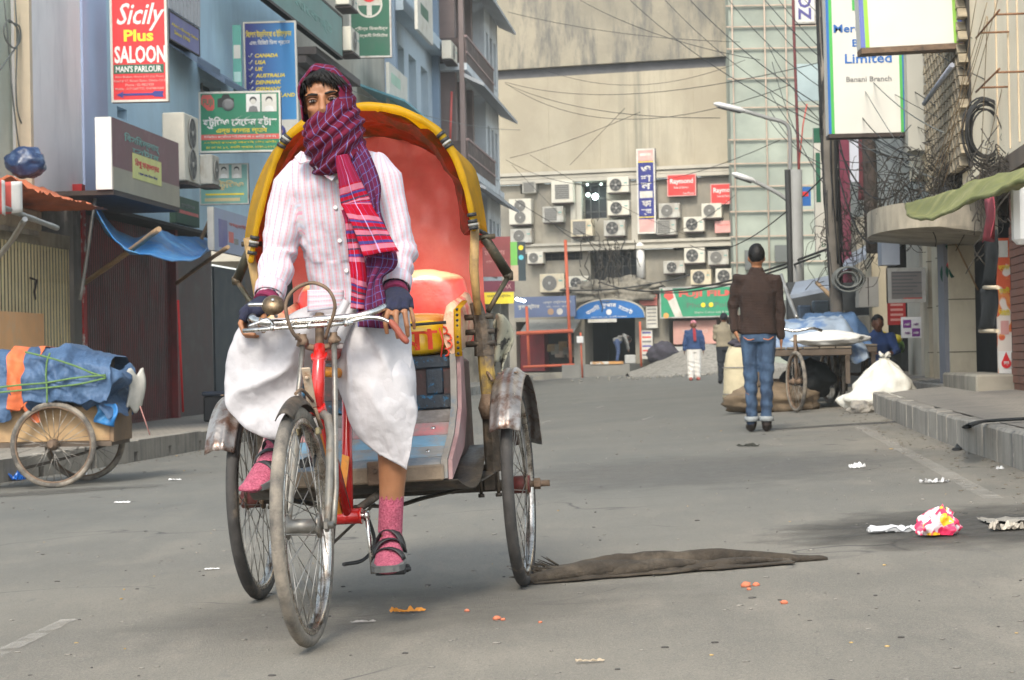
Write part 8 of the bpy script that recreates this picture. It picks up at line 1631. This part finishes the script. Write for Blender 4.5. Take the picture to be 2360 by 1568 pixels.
GRP = mk('green_nylon_rope', (.10, .19, .055), .2, 30, .7)
for pts in (((-5, 388), (20, 385), (45, 383), (75, 378), (106, 375)), ((-5, 393), (25, 390), (55, 387), (80, 384), (106, 378)), ((25, 352), (50, 358), (75, 366), (92, 373), (106, 377)), ((50, 353), (47, 362), (46, 376), (47, 391), (47, 403))):
    m = MB(); m.tube(spl([at(x, y, yb-.17) for x, y in pts], 20), .008, 5); m.build('rope', GRP, ld)
m = MB(); m.tube([at(140, 406, yb+.2), at(150, 435, yb+.2)], .005, 4); tag(m.build('string', mk('pink_string', (.45, .22, .2), .1, 9, .9)), 'thin pinkish string hanging from the tarpaulin load to the pavement', 'string')
# right hand carts
def van_cart(label, X, Y, ang, L, loadm, seed, nw=3):
    t = thing('cargo_tricycle', label, 'cart', MX.Translation((X, Y, gz(X))) @ rotz(ang)); R = .34
    cart_wheel(t, 'wheel', (-.10, -.55, R), R, RAD(16)); cart_wheel(t, 'wheel', (-.48, 1.0, R), R, 0); cart_wheel(t, 'wheel', (.48, 1.0, R), R, 0)
    m = MB(); m.box((-.55, .05, .62), (.55, L, .70), c=.01); m.build('bed', DKW, t)
    for k in range(6): m = MB(); m.box((-.55+.185*k, .04, .705), (-.55+.185*k+.17, L, .725)); m.build('plank', mk('grey_plank', (.17, .14, .105), .25, 5, .9), t)
    for x in (-.5, .5):
        m = MB(); m.box((x-.025, .06, .30), (x+.025, .11, .66)); m.build('leg', DKW, t); m = MB(); m.box((x-.02, .06, .55), (x+.02, L, .615)); m.build('bearer', DKW, t)
    m = MB(); m.tube([(-.10, -.56, R), (-.10, -.46, .66), (-.10, -.44, .86)], .02, 8); m.build('fork', RUSTY, t)
    m = MB(); m.tube(spl([(-.38, -.40, .90), (-.25, -.44, .93), (-.10, -.45, .90), (.08, -.44, .93), (.2, -.40, .90)], 12), .016, 8); m.build('handlebar', CHROME, t)
    m = MB(); m.tube([(-.10, -.45, .78), (-.05, .05, .62)], .018, 8); m.tube([(-.10, -.46, .6), (-.03, .1, .36), (0, 1.0, R)], .018, 8); m.build('frame_tube', RUSTY, t)
    m = MB(); m.cyl((-.5, 1.0, R), (.5, 1.0, R), .02, 8); m.build('axle', RUSTY, t); return t
vc = van_cart('cargo tricycle with plank bed standing behind the walking man', 3.30, 24.2, RAD(-6), 1.9, None, 1)
vc2 = van_cart('second cargo tricycle parked beside the white sack', 4.02, 26.7, RAD(-4), 1.9, None, 2)
def spread(name, label, cat, T, w_, d, h, mat, seed, over=.12, nu=50, nv=40, ragged=.05):
    def f(u_, v_):
        x = lerp(-w_/2, w_/2, u_); y = lerp(0, d, v_); e = min(1, 5*min(u_, 1-u_))*min(1, 5*min(v_, 1-v_)); z = h*(e**.45)+.07*fbm(V((x*3, y*3, seed)))+.03*fbm(V((x*9, y*9, seed)))
        return V((x+.02*fbm(V((y*7, x*7, seed))), y, z-(1-e)*over*(1+.6*sin(x*9+seed))))
    m = MB(); m.grid(f, nu, nv); o = m.build(name, mat, None, T); o.modifiers.new('s', 'SOLIDIFY').thickness = .012; return tag(o, label, cat)
spread('tarpaulin_load', 'flat load under grey blue tarpaulin on the near cargo tricycle', 'load', MX.Translation((3.42, 24.5, gz(3.4)+.74)) @ rotz(RAD(-6)), 1.35, 1.7, .30, mk('grey_blue_tarp', (.26, .32, .40), .15, 5, .6, bump=.5, bsc=12, dirt=(.09, .16, .30), dsc=3, damt=(.5, .6)), 3)
spread('tarpaulin_load', 'blue tarpaulin load on the cargo tricycle beside the white sack', 'load', MX.Translation((4.06, 26.9, gz(4.4)+.74)) @ rotz(RAD(-4)), 1.0, 1.7, .36, FBT, 6)
lump('white_sheet_roll', 'white plastic bundle lying at the front edge of the cart bed', 'bundle', (3.62, 24.35, gz(3.6)+.80), (.42, .16, .085), mk('white_plastic', (.62, .62, .60), .06, 6, .5, bump=.3, bsc=15), None, .2, 1.6, seed=5)
SACKW = mk('white_woven_sack', (.62, .61, .55), .12, 5, .75, bump=.4, bsc=25, dirt=(.42, .39, .28), dsc=3, damt=(.56, .75))
# tied white sack slumped over the kerb
q = gnd(868, 404); sk = thing('sack', 'big tied white plastic sack slumped on the kerb corner', 'sack', MX.Translation((3.98, 22.95, gz(3.9))) @ MX.Diagonal((.60, .66, .84, 1)))
def sackf(u_, v_):
    a = 2*pi*u_; prof = [(.02, 0), (.42, .02), (.52, .14), (.44, .32), (.28, .50), (.13, .60), (.06, .645), (.07, .665)]
    t = v_*(len(prof)-1); k = min(int(t), len(prof)-2); r, z = [lerp(prof[k][i], prof[k+1][i], t-k) for i in (0, 1)]
    n_ = 1+.30*fbm(V((cos(a)*1.6, sin(a)*1.6, z*3.5)))-.10*abs(NZ.noise(V((cos(a)*4, sin(a)*4, z*8))))+.07*sin(a*7+z*9)*max(0, z-.15)*2; x = r*cos(a)*1.25*n_+(.10*(z < .2)*cos(a)); y = r*sin(a)*.75*n_
    return V((x+.05*z, y, z*(1.0)+(.17 if x > -.05 and z < .2 else 0)*(.2-z if z < .2 else 0)*3))
m = MB(); m.grid(sackf, 60, 40, True); m.build('bag', SACKW, sk)
m = MB(); rnd = random.Random(2)
for k in range(26): a = rnd.uniform(0, 6.28); m.tube([V((.033, 0, .645)), V((.033+.05*cos(a), .05*sin(a), .70)), V((.033+rnd.uniform(.06, .12)*cos(a), .08*sin(a), .70+rnd.uniform(-.02, .05)))], [(.012, .003), (.02, .003), (.012, .002)], 5)
tag(m.build('tied_tuft', SACKW, sk), kind='stuff')
# tall striped sack standing behind the walking man
q = gnd(740, 407); st_ = thing('sack', 'tall cream sack with grey stripes and dark mouth standing in the road', 'sack', MX.Translation((q.x+.06, q.y, gz(q.x+.06))))
m = MB(); m.loft([[V((rx*math.copysign(abs(cos(2*pi*k/24))**.8, cos(2*pi*k/24))*(1+.10*NZ.noise(V((k*.5, z*4, 1)))), ry*sin(2*pi*k/24)*(1+.1*NZ.noise(V((k*.4, z*5, 3)))), z+.02*sin(k*1.3)*(z > .7))) for k in range(24)] for z, rx, ry in [(0, .22, .16), (.04, .26, .19), (.15, .275, .2), (.25, .265, .2), (.35, .27, .19), (.5, .26, .19), (.6, .245, .17), (.68, .23, .16), (.76, .18, .12)]]); m.build('bag', mk('cream_striped_sack', (.50, .44, .30), .12, 5, .85, bump=.4, bsc=22), st_)
for z in (.16, .50): m = MB(); m.loft([[V((1.03*.272*math.copysign(abs(cos(2*pi*k/24))**.8, cos(2*pi*k/24)), 1.03*.20*sin(2*pi*k/24), zz)) for k in range(24)] for zz in (z, z+.012)], cap=False); m.build('grey_stripe', GRYT, st_)
lump('dark_contents', None, None, (.05, 0, .80), (.22, .15, .09), mk('dark_bundle', (.05, .045, .06)), None, .25, 1.6, seed=6, parent=st_)
lump('sack', 'brown burlap sack lying under the cargo tricycle', 'sack', (2.98, 24.6, gz(3)+.13), (.55, .35, .19), mk('brown_burlap', (.17, .125, .08), .2, 8, .95, bump=.5, bsc=40), None, .2, 1.6, seed=9, flatb=.7)
lump('sack', 'dark bag hanging beneath the bed of the cargo tricycle', 'bag', (3.45, 24.9, gz(3.4)+.34), (.30, .3, .22), BLKC, None, .2, 1.6, seed=12)
q = gnd(861, 413); lump('broken_kerb', 'broken lump of concrete at the foot of the white sack', 'concrete lump', (q.x, q.y, gz(q.x)+.05), (.14, .12, .08), KERB, None, .3, 1.3, seed=4)
# strap over the kerb
pts = [gnd(956, 451), gnd(960, 448), gnd(964, 445)+V((.02, 0, .10)), gnd(967, 429, KH+.012), gnd(977, 424.5, KH+.012), gnd(993, 422.5, KH+.01), gnd(1035, 420, KH+.01)]
m = MB(); m.tube(spl([p+V((0, 0, .012)) for p in pts], 24), [(.010, .030)]*24, 8, ref=V((0, 0, 1))); tag(m.build('black_strap', BLKC), 'black strap lying over the right kerb down to the road', 'strap')
# ================================================================ LITTER ON THE ROAD
# dirty rolled cloth behind the right rear wheel
RAG = mk('dirty_brown_burlap', (.046, .036, .026), .25, 14, .95, bump=.7, bsc=90, dirt=(.11, .088, .064), dsc=6, damt=(.5, .7))
ra = gnd(527, 583); rb_ = gnd(831, 561); rg = thing('rag_roll', 'long dirty brown cloth roll lying on the road by the rear wheel', 'rag')
def ragf(off_, r0_, seed, x0=0, x1=1, rise=0):
    m = MB(); rings = []; n = 70
    for k in range(n):
        t = lerp(x0, x1, k/(n-1)); c = ra.lerp(rb_, t); d = (rb_-ra).normalized(); sd_ = V((-d.y, d.x, 0)); env = (.55+.45*sin(pi*min(1, .15+t)))*(1-.25*t)*min(1, (k+.3)/5)*min(1, (n-k+1.5)/4); r = r0_*env*(1+.25*NZ.noise(V((t*9, seed, 0))))
        c = c+sd_*(off_*(1-.4*t)+.05*NZ.noise(V((t*4, seed, 5)))); h = r*.62*(1+.3*NZ.noise(V((t*7, seed, 3))))+rise*sin(pi*t)
        rings.append([V((c.x, c.y, gz(c.x)))+sd_*(r*cos(a)*(1+.12*NZ.noise(V((t*22, a*2, seed)))))+V((0, 0, max(-.004, h*.8+h*sin(a)*(1+.15*NZ.noise(V((t*18, a*3, seed+2))))))) for a in [2*pi*q/18 for q in range(18)]])
    m.loft(rings); return m
ragf(.085, .034, 1, .05, 1.0, .022).build('cloth_roll', RAG, rg)
def ragsheet(u_, v_):
    c = ra.lerp(rb_, .01+.86*u_); d = (rb_-ra).normalized(); sd_ = V((-d.y, d.x, 0)); w_ = lerp(.07, -.095*(1-.5*u_)+.03*NZ.noise(V((u_*9, 3, 1))), v_); q = c+sd_*w_
    rd = abs(sin(v_*5.5+u_*7+2.2*NZ.noise(V((u_*5, v_*2, 4))))); fo = (1-rd)**2*.022+.012*abs(NZ.noise(V((u_*16, v_*5, 2))))
    return V((q.x, q.y, gz(q.x)+.005+(fo*min(1, .25+3*v_)+.006*(1-v_))*(.35+.65*sin(pi*min(1, .1+u_*.95)))*(1-v_**4)))
def ridge(t0, t1, w0_, w1_, r):
    d = (rb_-ra).normalized(); sd_ = V((-d.y, d.x, 0)); P = []
    for k in range(30):
        t = k/29; c = ra.lerp(rb_, lerp(t0, t1, t))+sd_*(lerp(w0_, w1_, t)+.018*NZ.noise(V((t*5, r*90, 1)))); P.append(V((c.x, c.y, gz(c.x)+r*.55+.012*sin(pi*t))))
    m = MB(); m.tube(P, [(r*(.35+.75*sin(pi*min(.97, .06+k/29)))*(1+.25*NZ.noise(V((k*.6, r*50, 2)))), r*.7*(.35+.75*sin(pi*min(.97, .06+k/29)))) for k in range(30)], 12, ref=V((1, 0, 0)), rnd=True); m.build('cloth_fold', RAG, rg)
ridge(.0, .48, -.075, .03, .038); ridge(.22, .62, -.05, .055, .030); ridge(.02, .30, .02, .075, .030); ridge(.50, .86, -.055, .02, .020)
m = MB(); m.grid(ragsheet, 110, 26); o = m.build('cloth_sheet', RAG, rg); o.modifiers.new('s', 'SOLIDIFY').thickness = .006
m = MB(); rnd = random.Random(6)
for k in range(60):
    e = rnd.random(); t = rnd.uniform(-.03, .08); c = ra.lerp(rb_, t)+V((0, rnd.uniform(-.06, .16), 0)); z = gz(c.x)+rnd.uniform(.0, .05); m.tube([V((c.x+.03, c.y, z)), V((c.x-rnd.uniform(.0, .05)*(1 if t < .5 else -1), c.y+rnd.uniform(-.03, .03), z+rnd.uniform(-.01, .04)))], [.004, .001], 4)
tag(m.build('frayed_threads', RAG, rg), kind='stuff')
def crumple(name, label, cat, px, py, r, mat, seed, h=.6, n=20, a=0, group=None):
    q = gnd(px, py); m = MB()
    m.grid(lambda u_, v_: (lambda x, y: V((q.x+x*cos(a)-y*sin(a), q.y+x*sin(a)+y*cos(a), gz(q.x)+.004+abs(NZ.noise(V((x/r[0]*2.2, y/r[1]*2.2, seed))))*r[0]*h*1.6+.3*h*r[0]*abs(NZ.noise(V((x/r[0]*6, y/r[1]*6, seed)))))) )((u_-.5)*2*r[0]*(1+.25*NZ.noise(V((v_*4, seed, 1)))), (v_-.5)*2*r[1]*(1+.25*NZ.noise(V((u_*4, seed, 2))))), n, n, sm=False)
    o = m.build(name, mat); return tag(o, label, cat, group)
PLAS = NT('printed_plastic_bag'); N = PLAS; co = N.coord((1, 1, 1), 'World'); c = N.mix(N.ramp(N.noise(co, 18, 2), .47, .50), (.60, .50, .52), (.62, .03, .10)); c = N.mix(N.ramp(N.noise(co, 14, 1), .60, .62), c, (.78, .45, .02)); N.l(c, N.p.inputs['Base Color']); N.p.inputs['Roughness'].default_value = .25; N.p.inputs['Coat Weight'].default_value = .5
q = gnd(936, 537); m = MB()
def bagf(u_, v_):
    a = 2*pi*u_; prof = [(.005, .0), (.055, .008), (.062, .035), (.052, .075), (.036, .10), (.010, .115)]; t = v_*5; k = min(int(t), 4); r, z = [lerp(prof[k][i], prof[k+1][i], t-k) for i in (0, 1)]; n_ = 1+.5*NZ.noise(V((cos(a)*2, sin(a)*2, z*18)))+.2*NZ.noise(V((cos(a)*5, sin(a)*5, z*40))); return V((q.x+r*cos(a)*n_*1.25+.25*z, q.y+r*sin(a)*n_, gz(q.x)+.004+z*(.9+.3*NZ.noise(V((a, 1, 2))))))
m.grid(bagf, 40, 26, True, sm=False); tag(m.build('plastic_bag', PLAS.m), 'crumpled red, yellow and clear printed plastic bag on the damp patch', 'plastic bag')
WPA = mk('white_paper', (.74, .74, .74), .06, 20, .8); CLR = mk('clear_plastic', (.50, .52, .54), .1, 20, .2)
crumple('plastic_scrap', 'trail of clear plastic left of the printed bag', 'plastic scrap', 900, 533, (.12, .03), CLR, 2, .25)
crumple('paper_ball', 'crumpled white paper standing on the road right of centre', 'paper', 857, 468.5, (.045, .035), WPA, 3, .7)
crumple('paper_scrap', 'black and white wrapper scrap near the worn line', 'paper', 934, 483.5, (.07, .025), mk('bw_wrapper', (.5, .5, .5), .1, 30, .6, dirt=(.02, .02, .02), dsc=18, damt=(.48, .52)), 4, .35)
crumple('paper_scrap', 'flat white paper slip on the road left of the rickshaw', 'paper', 175, 480.5, (.045, .03), WPA, 5, .25); crumple('paper_scrap', 'white paper scrap beneath the left cart wheels', 'paper', 76, 477, (.09, .05), WPA, 6, .3); crumple('paper_scrap', 'white paper scrap on the left pavement', 'paper', 158, 412, (.07, .05), WPA, 7, .3).location.z += .20
crumple('plastic_scrap', 'bright blue plastic scrap under the left cart at the kerb', 'plastic scrap', 13, 481, (.10, .06), mk('bright_blue_plastic', (.01, .12, .50), .1, 10, .3), 8, .8)
crumple('paper_scrap', 'small white paper speck near the right kerb', 'paper', 1000, 470, (.02, .02), WPA, 9, .8); crumple('paper_scrap', 'faint white slip lying left of the front wheel', 'paper', 212, 570, (.03, .012), WPA, 10, .2); crumple('paper_scrap', 'small grey slip at the left of the road', 'paper', 122, 503.5, (.05, .02), WPA, 11, .2)
crumple('paper_scrap', 'pale torn paper at the right frame edge on the damp patch', 'paper', 1006, 531, (.06, .05), mk('dirty_paper', (.42, .38, .32), .2, 20, .9), 12, .7); crumple('concrete_chunk', 'flat grey mortar chunk at the right frame edge', 'mortar', 1018, 522, (.14, .12), KERB, 13, .12)
crumple('dry_leaf', 'orange dry leaf on the road in front of the rickshaw', 'leaf', 407, 613, (.052, .014), mk('orange_leaf', (.62, .24, .02), .2, 30, .6), 14, .3, a=.15); crumple('twig', 'short grey strip lying before the rickshaw', 'scrap', 363, 623.5, (.035, .006), mk('grey_strip', (.30, .28, .26), .2, 30, .9), 15, .2); crumple('leaf_scrap', 'dark leaf scrap in the road beneath the walking man', 'leaf', 748, 447, (.08, .02), mk('dark_leaf', (.03, .032, .025), .2, 20, .9), 16, .3)
crumple('cardboard_strip', 'pale brown strip lying at the lower middle of the road', 'scrap', 590, 663, (.035, .006), mk('pale_strip', (.40, .33, .24), .2, 30, .9), 17, .2)
BRB = mk('orange_brick_bit', (.55, .17, .09), .2, 40, .9)
for k, (x, y, r, lb) in enumerate(((497, 620, .010, 'larger orange brick crumb in front of the rear wheel'), (503, 620.5, .006, 'smaller orange brick crumb beside the larger one'), (467, 612, .007, 'orange brick crumb right of the orange leaf'), (746, 587, .013, 'orange brick crumb right of the cloth roll'), (749, 590, .006, 'tiny brick crumb under the first one right of the cloth'), (756, 586, .009, 'right brick crumb of the row below the cloth end'), (784, 604, .009, 'orange brick pebble standing apart at the right'), (540, 623, .005, 'tiny orange crumb at the lower middle'))):
    q = gnd(x, y); lump('brick_crumb', lb, 'brick crumb', (q.x, q.y, gz(q.x)+r*.5), (r*1.3, r, r*.8), BRB, None, .3, 1.5, 10, 8, seed=k, group='brick crumbs on the road')
# fine grit, straw and leaf bits nobody would count
m = MB(); rnd = random.Random(31); m2 = MB(); m3 = MB()
for k in range(900):
    Y = 4.2+rnd.random()**1.7*22; X = rnd.uniform(-.30*Y, .27*Y)
    if not (xa(KL, Y)+.1 < X < rr_(Y)-.1): continue
    r = rnd.uniform(.0015, .0055)*(1+.03*Y); b = rnd.random()
    (m if b < .65 else m2 if b < .95 else m3).ell((X, Y, gz(X)+r*.3), (r*rnd.uniform(.8, 2.4), r*rnd.uniform(.7, 1.5), r*.5), 5, 4)
tag(m.build('road_grit', mk('grit_grey', (.22, .205, .18), .3, 50, .9)), 'grey grit strewn over the road', 'grit', kind='stuff'); tag(m2.build('road_grit', mk('grit_dark', (.07, .065, .06), .3, 50, .9)), 'dark grit strewn over the road', 'grit', kind='stuff'); tag(m3.build('straw_bits', mk('straw_bit', (.40, .28, .12), .3, 50, .9)), 'straw coloured bits strewn over the road', 'straw', kind='stuff')
m = MB()
for k in range(500):
    Y = rnd.uniform(8, 30); s = rnd.random(); X = xa(KL, Y)+abs(rnd.gauss(0, .18))+.02 if s < .45 else rr_(Y)-abs(rnd.gauss(0, .22))-.02; r = rnd.uniform(.003, .009); m.ell((X, Y, gz(X)+r*.3), (r*1.6, r*1.2, r*.5), 5, 4)
tag(m.build('gutter_dirt', mk('gutter_dirt', (.15, .13, .10), .3, 30, .95)), 'dirt crumbs gathered along both kerbs', 'dirt', kind='stuff')
# ================================================================ HAZE
hz = MB(); hz.box((-60, -30, -3), (70, 100, 24)); o = hz.build('haze', None); o.data.materials.clear()
hm = bpy.data.materials.new('haze_air'); hm.use_nodes = True; t = hm.node_tree; t.nodes.remove(t.nodes['Principled BSDF']); pv_ = t.nodes.new('ShaderNodeVolumePrincipled'); pv_.inputs['Color'].default_value = (.86, .93, .93, 1); pv_.inputs['Density'].default_value = .0010; pv_.inputs['Anisotropy'].default_value = .2; t.links.new(pv_.outputs[0], t.nodes['Material Output'].inputs['Volume']); o.data.materials.append(hm); o['kind'] = 'stuff'; o['label'] = 'pale morning haze filling the street'
